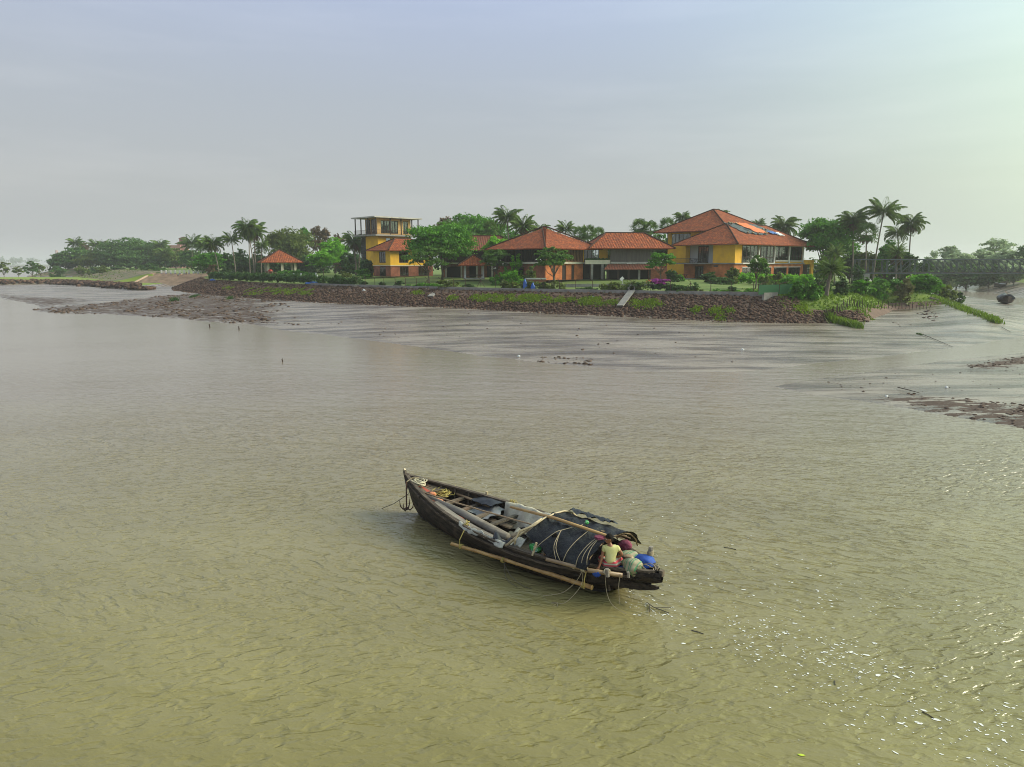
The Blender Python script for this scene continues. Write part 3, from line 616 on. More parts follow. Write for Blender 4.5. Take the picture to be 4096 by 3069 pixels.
# ---- yellow corner house
hy, au = house('yellow_house', 'yellow house with brick base and tiled hip roof under the tower', 1563, 170, 5.25, 42)
LX = au(1731); LY = au(1494, 'y')
uo = [(au(1597), au(1634), 3.2, 5.9), (au(1677), au(1695), 3.2, 5.9)]; yo = [(au(1543, 'y'), au(1517, 'y'), 3.2, 5.9)]
lo = [(au(1599), au(1634), .05, 2.35), (au(1673), au(1712), .05, 2.35)]; ylo = [(au(1542, 'y'), au(1518, 'y'), .05, 2.35)]
part('upper_wall', 'yellow_plaster', hy, lambda m: (wall(FX, 0, LX, 2.62, 6.2, uo, mb=m), wall(FY, .25, LY, 2.62, 6.2, yo, mb=m)))
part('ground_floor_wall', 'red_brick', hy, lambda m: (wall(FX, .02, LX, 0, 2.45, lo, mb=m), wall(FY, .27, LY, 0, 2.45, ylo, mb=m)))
part('floor_slab', 'cream_paint', hy, lambda m: m.box(-.1, LX, -.1, LY + .1, 2.46, 2.61))
for F, os_ in ((FX, uo + lo), (FY, yo + ylo)):
    for o in os_: window(hy, F, *o, n=3 if o[1] - o[0] > 2 else 2, t=.14)
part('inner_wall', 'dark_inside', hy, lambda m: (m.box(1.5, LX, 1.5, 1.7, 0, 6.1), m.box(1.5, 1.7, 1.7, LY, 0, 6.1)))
hip_roof(hy, -1.2, LX + 1.2, -1.2, LY + 1.4, 6.15, 2.9, 'x')
# ---- tower with the glazed top room
ht, au = house('lookout_tower', 'yellow four storey tower with glazed top room and flat roof', 1515, 186, 5.25, 44)
LX = au(1646); LY = au(1466, 'y')
part('shaft_wall', 'yellow_plaster', ht, lambda m: (wall(FX, 0, LX, 0, 10, [(2.6, 3.9, 7.2, 9.6)], mb=m), wall(FY, .25, LY, 0, 10, [], mb=m), m.box(LX - .25, LX, .25, LY, 0, 10)))
window(ht, FX, 2.6, 3.9, 7.2, 9.6, n=2)
SB = au(1455, 'y') + .8
for k in range(4):
    part('stair_window', 'steel_dark', ht, lambda m: [m.box(-.1, 0, LY + (SB - LY) * i / 4, LY + (SB - LY) * i / 4 + .1, k * 2.5, k * 2.5 + 2.5) for i in range(5)] + [m.box(-.1, 0, LY, SB, k * 2.5 + 2.3, k * 2.5 + 2.5)])
part('stair_pane', 'window_glass', ht, lambda m: m.box(.02, .04, LY, SB, 0, 10))
part('stair_curtain', 'curtain', ht, lambda m: (m.box(.4, .45, LY, SB - .2, 5.2, 9.8), m.box(.4, .45, LY, SB - .4, .5, 4.6)))
part('balcony_slab', 'concrete', ht, lambda m: m.box(-1.6, LX + 1.8, -1.6, SB + 1, 10.02, 10.4))
railing(ht, Face('x', -1.5), -1.5, LX + 1.7, 0, 10.4, 1.15, m='rust'); railing(ht, Face('y', -1.5), -1.4, SB + .9, 0, 10.4, 1.15, m='rust')
tops = [(au(1528), au(1563), 10.7, 14.0), (au(1563), au(1596), 10.7, 14.0), (au(1616), au(1636), 10.7, 14.0)]; topy = [(au(1512, 'y'), au(1489, 'y'), 10.5, 14.3), (au(1487, 'y'), au(1467, 'y'), 10.5, 14.3)]
part('top_wall', 'peach_plaster', ht, lambda m: (wall(FX, 0, LX, 10.41, 14.55, tops, mb=m), wall(FY, .25, LY, 10.41, 14.55, topy, mb=m), m.box(LX - .25, LX, .25, LY, 10.41, 14.55), m.box(.25, LX - .3, LY - .2, LY, 10.41, 14.55)), label='pale yellow wall of the top room')
for o in tops: window(ht, FX, *o, n=3, curtain=[(.08, .92)], t=.12)
for o in topy: window(ht, FY, *o, n=3, curtain=[(.1, .95)], t=.12)
for x, y in ((-1.3, -1.3), (LX * .3, -1.3), (LX * .62, -1.3), (LX + 1.5, -1.3), (-1.3, LY * .4), (-1.3, LY), (-1.3, SB + .6), (LX + 1.5, 1.5)):
    part('post', 'timber', ht, lambda m: m.box(x - .11, x + .11, y - .11, y + .11, 10.42, 14.55))
part('roof_slab', 'pale_concrete', ht, lambda m: m.box(-2.1, LX + 2.3, -2.1, SB + 1.3, 14.56, 14.88))
# ---- pavilion by the hedge
pp, au = house('open_pavilion', 'open pavilion with red tiled hip roof on stone columns', 1123, 219, 5.3, 25, 'pavilion')
for x, y in ((-3.9, -3.3), (0, -4.2), (3.9, -3.3), (-3.9, 3.3), (3.9, 3.3), (1.2, 3.6)): part('column', 'cream_paint', pp, lambda m: m.box(x - .33, x + .33, y - .33, y + .33, 0, 3.45))
part('plinth', 'concrete', pp, lambda m: m.box(-5, 5, -5, 5, -.3, .12))
hip_roof(pp, -6.2, 6.2, -5.6, 5.6, 3.4, 3.65, 'x', inset=6.0)
tk = MB().tube([(0, 0, 0), (0, 0, .1), (0, 0, 1.0), (0, 0, 1.2), (0, 0, 1.3)], [.55, .62, .62, .5, .2], 12)
p = A(1082, 1090, 214); tag(tk.build('water_tank', mat('red_plastic', (.5, .03, .02), .4), None, (p.x, 214, 5.3), smooth=True), 'small red plastic water tank under the pavilion eave', 'water tank')
# ---- pink building far off
pk, _ = house('pink_building', 'pink flat roofed building with a roof turret above far trees', 700, 450, 5.5, 10, 'building')
def pinkw(m): m.box(-4, 5.6, 0, 8, 0, 18.2); m.box(2.6, 10, 3, 13, 0, 20.5)
part('wall', 'pink_plaster', pk, pinkw)
part('turret', 'pink_plaster', pk, lambda m: ([m.box(x - .3, x + .3, y - .3, y + .3, 20.5, 23.2) for x in (4.8, 7.2, 9.6) for y in (4, 9)], m.box(4.2, 10.2, 3.4, 9.6, 23.2, 23.7), m.box(4.6, 9.8, 6, 8.6, 20.5, 23.1)))
part('turret_roof', 'rust', pk, lambda m: m.add([(4, 3.2, 23.7), (10.4, 3.2, 23.7), (10.4, 9.8, 23.7), (4, 9.8, 23.7), (7.2, 6.5, 25)], [(0, 1, 4), (1, 2, 4), (2, 3, 4), (3, 0, 4)]))
pk.scale = (.78, .5, .78)
for i in range(4): part('window', 'dark_inside', pk, lambda m: m.box(-1.6 + i * 1.2, -1.0 + i * 1.2, -.06, .05, 13.5, 15.6))
# ------------------------------------------------------------------ truss footbridge
BD = 140; BZ0 = A(3500, 1095, BD).z; BZ1 = A(3500, 1037, BD).z; bx0 = A(3434, 1066, BD).x; bx1 = 122
bt = thing('truss_bridge', 'dark steel truss footbridge crossing the muddy creek', 'bridge', (bx0, BD, BZ0))
LB = bx1 - bx0; HB = BZ1 - BZ0
for dy, nm in ((0, 'near'), (1.9, 'far')):
    tr = part('truss', 'bridge_steel', bt, lambda m: (m.bar((0, dy, .08), (LB, dy, .08), .16, .26), m.bar((0, dy, HB - .08), (LB, dy, HB - .08), .16, .22)))
    n = int(LB / 2.72)
    for i in range(n + 1):
        part('post', 'bridge_steel', tr, lambda m: [m.bar((i * 2.72 + e, dy, .18), (i * 2.72 + e, dy, HB - .16), .10, .10, (0, 1, 0)) for e in (0, .24)])
    for i in range(2, n):
        a, b = i * 2.72 + .15, (i + 1) * 2.72 + .05
        if i < 5: part('diagonal', 'bridge_steel', tr, lambda m: m.bar((a, dy, .18), (b, dy, HB - .16), .09, .09, (0, 1, 0)))
        else: part('diagonal', 'bridge_steel', tr, lambda m: (m.bar((a, dy, HB - .16), (b, dy, .18), .14, .14, (0, 1, 0)), m.bar((a + .3, dy + .06, HB - .16), (b + .1, dy + .06, .5), .05, .05, (0, 1, 0))))
part('deck', 'rust', bt, lambda m: m.box(.1, LB, .12, 1.8, .2, .3))
part('cross_beams', 'bridge_steel', bt, lambda m: [m.bar((i * 2.72 + .1, .1, HB - .1), (i * 2.72 + .1, 1.8, HB - .1), .08) for i in range(n + 1)])
for x in (1.2, LB - 2): part('abutment', 'concrete', bt, lambda m: m.box(x - 1.2, x + 1.0, -.3, 2.2, -3.6, -.02))
# ------------------------------------------------------------------ vegetation
def leaves(lobes, n, size, seed, clump=.24, shell=.55, aspect=1.5, up=.25, cut=-.45):
    rs = np.random.RandomState(seed); L = np.array(lobes, float)
    wgt = (L[:, 3] * L[:, 4] + L[:, 5] * L[:, 4]); wgt = wgt / wgt.sum()
    nc = max(6, n // 26); li = rs.choice(len(L), nc, p=wgt); d = rs.normal(size=(nc, 3)); d /= np.linalg.norm(d, axis=1)[:, None]
    d[:, 2] = np.where(d[:, 2] < cut, -d[:, 2], d[:, 2])
    r = shell + (1.04 - shell) * rs.rand(nc) ** .6; C = L[li, :3] + d * L[li, 3:6] * r[:, None]
    ci = rs.randint(0, nc, n); sd_ = L[li[ci], 3:6] * clump; P = C[ci] + rs.normal(size=(n, 3)) * sd_ * np.array([1, 1, .6])
    nrm = d[ci] * .8 + rs.normal(size=(n, 3)) * .7 + np.array([0, 0, up]); nrm /= np.linalg.norm(nrm, axis=1)[:, None]
    t = np.cross(nrm, rs.normal(size=(n, 3))); t /= np.linalg.norm(t, axis=1)[:, None] + 1e-9; b = np.cross(nrm, t)
    s = size * rs.uniform(.55, 1.35, (n, 1)); t = t * s * aspect * .5; b = b * s * .5
    V = np.stack([P - t, P - b * .9 + nrm * s * .08, P + t - nrm * s * .15, P + b], 1).reshape(-1, 3)
    return V, np.arange(4 * n).reshape(n, 4)
def lobes_for(rx, ry, h0, h1, n, seed, flat=1.0):
    rs = np.random.RandomState(seed); out = []; hz_ = (h1 - h0) / 2; cz = (h0 + h1) / 2
    out.append((0, 0, cz - .1 * hz_, rx * .62, ry * .62, hz_ * .72))
    for k in range(n):
        a = 2 * math.pi * (k + rs.rand() * .7) / n; q = rs.uniform(.45, .72); e = rs.uniform(-.5, .62)
        s = rs.uniform(.34, .52); sh = math.sqrt(max(.1, 1 - e * e))
        out.append((rx * q * sh * math.cos(a), ry * q * sh * math.sin(a), cz + hz_ * e, rx * s, ry * s, hz_ * s * rs.uniform(.6, .95)))
    out.append((rx * rs.uniform(-.25, .25), 0, h1 - hz_ * .38, rx * .42, ry * .42, hz_ * .38))
    return out
def tree(name, label, u, D, vtop, halfw, m='leaf_green', n=3000, leaf_size=.42, trunk=.28, low=.3, cat='tree', group=None, seed=None, sparse=False, base=None, lean=0.0, nl=9, zb=None, flatk=1.0, clump=.24, twigs=False):
    seed = seed if seed is not None else int(u * 7 + D) % 9973
    if D > 140 and halfw > 35 and 'creek' not in name: halfw *= 1.13; n = int(n * 1.2); low *= .85
    p = A(u, 1090, D); x = p.x; z = zb if zb is not None else gz(x, D)
    zt = A(u, vtop, D).z; h = max(.6, zt - z); rx = halfw * D / FPX; rs = np.random.RandomState(seed)
    o = thing(name, label, cat, (x, D, z), 0, group)
    lb = lobes_for(rx * .98, rx * .9, h * (low if low > .001 else -.35), h * .985, nl, seed)
    V, Q = leaves(lb, n, leaf_size, seed, clump, .7 if sparse else .5, cut=-.45 if low > .2 else -.9)
    if base is not None: V[:, 0] += base * D / FPX
    obj('crown', npmesh('crown', V, Q, m), o)
    if trunk:
        mb = MB(); cx_ = (base or 0) * D / FPX; r0 = max(.1, trunk * h / 8)
        pts = [(0, 0, -.3), (cx_ * .2 + .05 * h * .3, 0, h * low * .45), (cx_ * .6, .1, h * low), (cx_ * .95, 0, h * .62)]
        mb.tube(pts, [r0, r0 * .8, r0 * .62, r0 * .3], 7)
        for l in lb[1:1 + (7 if not twigs else 9)]:
            q = Vector(pts[1]).lerp(Vector(pts[2]), .3 + .6 * rs.rand()); e = Vector((l[0] + cx_, l[1], l[2])); mid = q.lerp(e, .5) + Vector((0, 0, -.06 * h if l[2] < h * .6 else .02 * h))
            mb.tube([q, mid, e], [r0 * .45, r0 * .3, r0 * .12], 5)
        mb.build('trunk', 'trunk', o, smooth=True)
    return o
# palms -----------------------------------------------------------------
def frond(L, droop, rs, wl=.16, nleaf=24):
    pts = []; ang = 0; x = z = 0.0; k = 12; e0 = rs.uniform(-.12, .12)
    el = droop[0]
    for i in range(k + 1):
        pts.append((x, z)); s = L / k; x += s * math.cos(el); z += s * math.sin(el); el -= droop[1] * (.4 + 1.2 * i / k) / k
    pts = np.array(pts); V = []; F = []
    def at(t): f = t * k; i = min(int(f), k - 1); w = f - i; return pts[i] * (1 - w) + pts[i + 1] * w
    for i in range(k):
        a, b = pts[i], pts[i + 1]; w0 = .045 * (1 - i / k) + .012; o = len(V)
        V += [(a[0], -w0, a[1]), (a[0], w0, a[1]), (b[0], w0, b[1]), (b[0], -w0, b[1])]; F.append((o, o + 1, o + 2, o + 3))
    for i in range(nleaf):
        t = .14 + .86 * (i + .5) / nleaf; c = at(t); ll = L * wl * (1.15 * math.sin(math.pi * (.18 + .78 * t)) + .25)
        for sgn in (-1, 1):
            fwd = .55 + rs.uniform(-.1, .1); dz = -.45 - rs.uniform(0, .45); wv = L * .017
            e = np.array([c[0] + ll * fwd, sgn * ll * .8, c[1] + ll * dz]); mid = np.array([c[0] + ll * fwd * .5, sgn * ll * .5, c[1] + ll * dz * .28])
            o = len(V); V += [(c[0] - wv, 0, c[1]), tuple(mid + np.array([wv * 1.5, 0, 0])), tuple(e), tuple(mid - np.array([wv * 1.5, 0, 0]))]; F.append((o, o + 1, o + 2, o + 3))
    return np.array(V, float), np.array(F, int)
def rotz(V, a): c, s = math.cos(a), math.sin(a); return V @ np.array([[c, s, 0], [-s, c, 0], [0, 0, 1.0]])
def palm_crown(seed, L, nf, lo=-.5, hi=1.35, bend=1.5, wl=.18, nleaf=32):
    rs = np.random.RandomState(seed); VV = []; FF = []; o = 0
    for k in range(nf):
        e = lo + (hi - lo) * ((k + .5) / nf) ** .8; V, F = frond(L * rs.uniform(.8, 1.1) * (1.0 if e > -.1 else .85), (e, bend * rs.uniform(.75, 1.25)), rs, wl, nleaf)
        V = rotz(V, k * 2.39996 + rs.uniform(-.3, .3)); VV.append(V); FF.append(F + o); o += len(V)
    return np.concatenate(VV), np.concatenate(FF)
def fan_crown(seed, L, nf):
    rs = np.random.RandomState(seed); V = []; F = []
    for k in range(nf):
        az = k * 2.39996 + rs.uniform(-.3, .3); el = -.75 + 2.0 * ((k + .5) / nf) + rs.uniform(-.1, .1)
        d = np.array([math.cos(az) * math.cos(el), math.sin(az) * math.cos(el), math.sin(el)]); s = np.array([-math.sin(az), math.cos(az), 0]); n = np.cross(d, s)
        P = L * .5; c = d * P; o = len(V); V += [tuple(-s * .04), tuple(s * .04), tuple(c + s * .03), tuple(c - s * .03)]; F.append((o, o + 1, o + 2, o + 3))
        nb = 15; fr = L * rs.uniform(.45, .6)
        for j in range(nb):
            a = -2.0 + 4.0 * j / (nb - 1); dr = d * math.cos(a) + s * math.sin(a) + n * (.22 * math.cos(a * 2)) ; dr[2] -= .15
            w = np.cross(dr, n) * fr * .075; m = c + dr * fr * .6; e = c + dr * fr * rs.uniform(.85, 1.05); e[2] -= fr * .18
            o = len(V); V += [tuple(c), tuple(m + w), tuple(e), tuple(m - w)]; F.append((o, o + 1, o + 2, o + 3))
    return np.array(V), np.array(F)
def cm(name, vf, m): return npmesh(name, vf[0], vf[1], m)
COCO = [cm('palm_crown', palm_crown(s, 4.0, nf, lo, 1.4, b), 'palm_green') for s, nf, lo, b in ((1, 31, -.75, 1.6), (2, 26, -.6, 1.3), (3, 34, -1.0, 1.8))]
DATE = [cm('date_crown', palm_crown(s, 2.6, 46, -.7, 1.45, 1.1, .13, 18), 'palm_green') for s in (5, 6)]
FAN = [cm('fan_crown', fan_crown(s, 3.4, 26), 'palm_fan') for s in (7, 8)]
DRY = cm('dry_fronds', palm_crown(9, 2.6, 16, -1.35, -.75, .5), 'palm_dry')
def palm(label, u, v, D, ub, rpx, kind='coconut', k=0, dry=False, group=None, zb=None, tr=.17, nuts=False):
    c = A(u, v, D); b = A(ub, 1090, D); z = zb if zb is not None else gz(b.x, D)
    nm = {'coconut': 'coconut_palm', 'fan': 'fan_palm', 'date': 'date_palm'}[kind]
    o = thing(nm, label, 'palm tree', (b.x, D, z), 0, group); dx = c.x - b.x; h = c.z - z
    pts = [(dx * t * t * (1.4 - .4 * t), 0, h * t - .3 * (t == 0)) for t in [i / 9 for i in range(10)]]
    MB().tube(pts, [tr * (1.5 if i == 0 else 1.12 - .045 * i) for i in range(10)], 7).build('trunk', 'palm_trunk', o, smooth=True)
    me, L = {'coconut': (COCO[k % 3], 4.0), 'fan': (FAN[k % 2], 3.4), 'date': (DATE[k % 2], 2.6)}[kind]
    cr = obj('crown', me, o, pts[-1], k * 1.7 + u * .01); s = rpx * D / FPX / (L * .86); cr.scale = (s, s, s)
    if dry: d = obj('dry_fronds', DRY, o, (pts[-1][0], 0, pts[-1][2] - .2), u); d.scale = (s, s, s)
    return o
# --- far left tree line
G1 = 'trees along the far left bank'
tree('broadleaf_tree', 'dark rounded tree at the far left end of the wooded bank', 262, 378, 1012, 62, 'leaf_dark', 4200, .8, low=.12, group=G1)
tree('broadleaf_tree', 'mid green tree next to the dark one at the left end of the bank', 335, 384, 988, 62, 'leaf_far', 3800, .8, low=.15, group=G1)
tree('broadleaf_tree', 'yellowish tree below the far left palms on the bank', 372, 372, 1000, 45, 'leaf_olive', 2600, .7, low=.15, group=G1)
tree('rain_tree', 'broad spreading rain tree, biggest crown of the far left bank', 545, 376, 950, 118, 'leaf_far', 9000, .75, low=.22, nl=16, group=G1)
tree('broadleaf_tree', 'dark green tree in front of the left side of the spreading rain tree', 455, 366, 1002, 55, 'leaf_dark', 3000, .7, low=.12, group=G1)
tree('broadleaf_tree', 'low leafy tree in front of the spreading rain tree', 520, 356, 1018, 48, 'leaf_far', 2600, .6, low=.15, group=G1)
tree('broadleaf_tree', 'olive green tree below the pink building', 705, 360, 992, 62, 'leaf_olive', 3800, .65, low=.2, group=G1)
tree('broadleaf_tree', 'dark tree between the pink building and the steps', 640, 350, 1020, 40, 'leaf_dark', 2400, .6, low=.1, group=G1)
tree('broadleaf_tree', 'mid green tree right of the pink building', 770, 330, 1000, 48, 'leaf_far', 2800, .6, low=.15, group=G1)
tree('bare_crowned_tree', 'brownish feathery tree standing above the far left palms', 345, 400, 968, 36, 'leaf_brown', 1500, .6, low=.4, group=G1, sparse=True)
for i, (u, v, D, r, t) in enumerate([(303, 975, 392, 34, 'palm rising above the dark trees at the far left'), (382, 982, 395, 30, 'small palm just left of the rain tree on the far bank'), (411, 981, 396, 30, 'palm touching the left edge of the spreading rain tree'), (643, 984, 372, 36, 'drooping palm between the rain tree and the pink building'), (768, 980, 300, 50, 'dark wide palm just right of the pink building'), (660, 1015, 350, 40, 'low palm with hanging fronds behind the steps'), (820, 985, 260, 42, 'pale palm left of the open pavilion palms, partly hidden')]):
    palm(t, u, v, D, u + 4, r, 'coconut', i, group='palms of the left bank')
G2 = 'shrubs on the grass flat and its slope'
for i, (u, D, vt, hw_, n, t) in enumerate([(14, 330, 1048, 26, 900, 'small tree with a clear trunk at the left edge of the grass flat'), (72, 325, 1066, 24, 700, 'small shrub between two bigger ones on the left of the grass flat'), (128, 335, 1042, 30, 1300, 'tall dense shrub on the grass flat near the far water'), (160, 340, 1050, 24, 900, 'shrub leaning right behind the tall shrub on the grass flat'), (326, 320, 1056, 26, 900, 'open shrub before the brown slope below the palms'), (408, 320, 1063, 27, 1000, 'open shrub before the brown slope under the rain tree'), (357, 328, 1076, 9, 160, 'tiny sapling between two shrubs on the grass flat')]):
    tree('grass_flat_shrub', t, u, D, vt, hw_, 'leaf_olive' if i != 2 else 'leaf_far', n, .5, .18, .16, 'shrub', G2, sparse=True, clump=.2)
for i, (u, D, vt, hw_, t) in enumerate([(228, 352, 1064, 34, 'bush on the top edge of the brown slope at its left end'), (600, 300, 1054, 36, 'dense green bush left of the stone steps'), (640, 285, 1070, 26, 'pale bush at the left foot of the stone steps'), (533, 318, 1078, 10, 'small round bush halfway up the brown slope'), (470, 345, 1068, 30, 'dark clipped hedge bush on top of the brown slope'), (385, 350, 1066, 42, 'long dark bush on top of the brown slope')]):
    tree('slope_bush', t, u, D, vt, hw_, 'leaf_dark' if i > 3 else 'leaf_far', 1300, .5, 0, .0, 'bush', G2)
# --- palms and trees by the pavilion
G3 = 'palms by the pavilion'
palm('coconut palm with yellow young fronds above the left end of the hedge', 850, 976, 214, 876, 47, 'coconut', 0, True, G3)
palm('dark slim coconut palm second from the left end of the hedge', 925, 960, 216, 943, 40, 'coconut', 1, False, G3)
palm('tallest coconut palm left of the pavilion with a leaning trunk', 988, 912, 218, 1018, 54, 'coconut', 2, False, G3)
palm('coconut palm just behind the tallest one by the pavilion', 1018, 930, 221, 1022, 52, 'coconut', 0, True, G3)
palm('coconut palm trunk left of the tallest one with a hidden crown', 996, 945, 224, 1000, 44, 'coconut', 1, False, G3)
palm('small dark palm behind the left corner of the pavilion roof', 1046, 985, 230, 1046, 34, 'coconut', 2, False, G3)
palm('shaggy palm with a skirt of dead fronds left of the tower', 1415, 968, 197, 1425, 52, 'coconut', 0, True, G3, tr=.24)
palm('second shaggy palm against the stair glass of the tower', 1440, 985, 200, 1436, 42, 'coconut', 2, True, G3)
G4 = 'trees behind the pavilion'
tree('mango_tree', 'big round olive green mango tree behind the pavilion', 1158, 246, 912, 82, 'leaf_olive', 9000, .5, low=.16, nl=14, group=G4)
tree('broadleaf_tree', 'dark brown leaved tree above the trees right of the pavilion', 1288, 262, 905, 38, 'leaf_brown', 2400, .5, low=.42, group=G4, sparse=True)
tree('broadleaf_tree', 'green tree between the mango tree and the brown leaved one', 1226, 265, 908, 32, 'leaf_green', 2000, .5, low=.4, group=G4)
tree('broadleaf_tree', 'thin reddish tree beyond the light green trees left of the tower', 1356, 258, 932, 24, 'leaf_brown', 900, .45, low=.5, group=G4, sparse=True)
tree('tiered_tree', 'bright green tiered tree on a thin trunk right of the pavilion', 1292, 202, 996, 46, 'leaf_bright', 3400, .42, .14, .28, group=G4, base=2)
tree('broadleaf_tree', 'light green tree behind the bright tiered one', 1340, 224, 948, 52, 'leaf_bright', 3800, .45, low=.2, group=G4)
tree('broadleaf_tree', 'low spreading green tree over the left end of the hedge', 836, 228, 1008, 60, 'leaf_green', 3600, .45, low=.3, group=G4)
tree('bare_shrub', 'pinkish half bare shrub left of the first palm trunk', 848, 212, 1058, 22, 'leaf_brown', 700, .3, .1, .15, 'shrub', G4, sparse=True)
tree('bare_shrub', 'leafless twiggy shrub on the lawn left of the tower', 1343, 195, 1045, 30, 'leaf_brown', 260, .3, .2, .3, 'shrub', G4, sparse=True, twigs=True)
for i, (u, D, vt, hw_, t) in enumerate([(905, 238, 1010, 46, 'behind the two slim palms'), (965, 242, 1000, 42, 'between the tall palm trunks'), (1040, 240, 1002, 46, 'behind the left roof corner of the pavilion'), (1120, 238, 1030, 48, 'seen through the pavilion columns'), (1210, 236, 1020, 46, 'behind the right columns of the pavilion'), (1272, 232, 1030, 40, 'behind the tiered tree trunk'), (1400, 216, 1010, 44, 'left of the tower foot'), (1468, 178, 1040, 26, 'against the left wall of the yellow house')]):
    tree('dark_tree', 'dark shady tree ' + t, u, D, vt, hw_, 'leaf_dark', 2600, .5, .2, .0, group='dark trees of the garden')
for i, (u, D, vt, hw_, m, t) in enumerate([(1085, 205, 1084, 34, 'leaf_brown', 'reddish bush under the pavilion eave'), (1135, 206, 1080, 36, 'leaf_green', 'green bush at the foot of the pavilion columns'), (1195, 204, 1080, 38, 'leaf_green', 'leafy bush right of the pavilion columns'), (1450, 172, 1075, 30, 'leaf_green', 'bush at the left foot of the yellow house'), (1380, 184, 1086, 26, 'leaf_olive', 'low bush on the lawn left of the yellow house'), (1250, 200, 1090, 22, 'leaf_green', 'small bush below the tiered tree')]):
    tree('garden_bush', t, u, D, vt, hw_, m, 1200, .35, 0, .0, 'bush', 'bushes of the garden')
# --- middle of the garden
G5 = 'trees among the houses'
tree('spreading_tree', 'big bright green spreading tree on a tall trunk between the houses', 1768, 150, 893, 116, 'leaf_green', 14000, .36, .2, .33, nl=19, group=G5, base=-2)
tree('broadleaf_tree', 'tall green tree behind the bright spreading tree', 1915, 196, 858, 112, 'leaf_green', 10500, .45, low=.25, nl=12, group=G5)
tree('broadleaf_tree', 'dense green tree filling the gap behind the spreading tree and the dark timber house', 1822, 184, 884, 84, 'leaf_far', 6500, .42, low=.2, nl=12, group=G5)
tree('broadleaf_tree', 'reddish thin crowned tree peeking above the spreading tree', 1778, 210, 866, 42, 'leaf_brown', 2000, .42, low=.5, group=G5, sparse=True)
tree('broadleaf_tree', 'yellow flowered green tree left of the orange walled house', 1985, 148, 944, 48, 'leaf_bright', 3600, .34, .2, .3, group=G5)
for u, D, vt, hw_, m, t in ((2085, 186, 908, 52, 'leaf_green', 'leafy tree below the two middle coconut palms'), (2290, 190, 940, 44, 'leaf_green', 'bushy green tree behind the ridge of the orange walled house'), (2455, 186, 938, 40, 'leaf_olive', 'olive green tree just over the long tiled roof ridge'), (1500, 206, 960, 46, 'leaf_far', 'green tree half hidden behind the lookout tower'), (2620, 190, 922, 44, 'leaf_green', 'green tree below the light leaved fan palm')):
    tree('broadleaf_tree', t, u, D, vt, hw_, m, 3000, .42, .2, .2, 'tree', G5)
G6 = 'frangipani trees on the lawn'
FR = []
for i, (u, D, vt, hw_, b, t) in enumerate([(1716, 143, 984, 88, -12, 'widest frangipani with forked trunk before the yellow house'), (1985, 139, 998, 62, -4, 'frangipani with a leaning trunk beside the little gazebo'), (2216, 126, 985, 74, -4, 'frangipani standing before the orange brick wall'), (2640, 131, 1010, 66, 4, 'dark frangipani before the skirt roof of the long house'), (3024, 116, 1022, 46, 6, 'frangipani with a pale trunk before the big house windows')]):
    o = tree('frangipani_tree', t, u, D, vt, hw_, 'leaf_frangipani' if i != 3 else 'leaf_green', 2700, .30, .20, .36, 'tree', G6, base=b, twigs=True, clump=.17); FR.append(o)
    V, Q = leaves(lobes_for(hw_ * D / FPX, hw_ * D / FPX * .9, 1.6, A(u, vt, D).z - gz(o.location.x, D), 7, i), 26, .22, i, .3, .9); obj('blossoms', npmesh('blossoms', V, Q, 'blossom'), o)
G7 = 'palms behind the houses'
for i, (u, v, D, ub, r, kd, t) in enumerate([(2028, 874, 172, 2040, 60, 'coconut', 'tallest coconut palm of the middle with spread fronds'), (2093, 903, 166, 2084, 54, 'coconut', 'coconut palm just left of the orange walled house roof'), (2160, 925, 175, 2160, 44, 'coconut', 'coconut palm behind the left slope of the orange walled house roof'), (1962, 912, 180, 1966, 36, 'fan', 'low fan palm beneath the tallest middle palm'), (2263, 918, 176, 2263, 44, 'coconut', 'bushy palm between the two middle roofs'), (2318, 938, 178, 2318, 34, 'fan', 'fan palm left of the long roof'), (2350, 932, 174, 2350, 38, 'fan', 'wide fan palm touching the left end of the long roof'), (2395, 936, 180, 2395, 30, 'fan', 'small fan palm above the left end of the long roof'),
    (2556, 908, 172, 2560, 38, 'fan', 'fan palm with dark leaves above the right end of the long roof'), (2602, 916, 170, 2605, 36, 'fan', 'fan palm with light leaves between the long roof and the tall roof'), (2670, 903, 178, 2672, 38, 'fan', 'fan palm at the left eave of the tallest roof'), (2730, 872, 190, 2730, 38, 'coconut', 'palm rising over the left slope of the tallest roof'), (2884, 862, 200, 2884, 34, 'coconut', 'palm tips just behind the peak of the tallest roof'), (3034, 897, 195, 3034, 28, 'coconut', 'small palm behind the roof tarpaulins'), (3136, 905, 190, 3140, 60, 'coconut', 'bushy palm at the right end of the tarpaulin roof')]):
    palm(t, u, v, D, ub, r, kd, i, i in (1, 14), G7)
for i, (u, D, vt, hw_, m, t) in enumerate([(2350, 186, 962, 40, 'leaf_dark', 'dark tree between the two middle roofs'), (2640, 176, 950, 46, 'leaf_olive', 'olive tree below the fan palms left of the big house'), (2120, 180, 945, 50, 'leaf_dark', 'dark tree behind the orange walled house'), (2240, 188, 940, 40, 'leaf_far', 'green tree behind the orange walled house ridge'), (2010, 176, 930, 44, 'leaf_far', 'green tree under the tallest middle palm'), (2700, 186, 930, 40, 'leaf_dark', 'dark tree behind the left corner of the big house')]):
    tree('broadleaf_tree', t, u, D, vt, hw_, m, 2600, .45, .2, .1, 'tree', G5)
G8 = 'bushes of the garden'
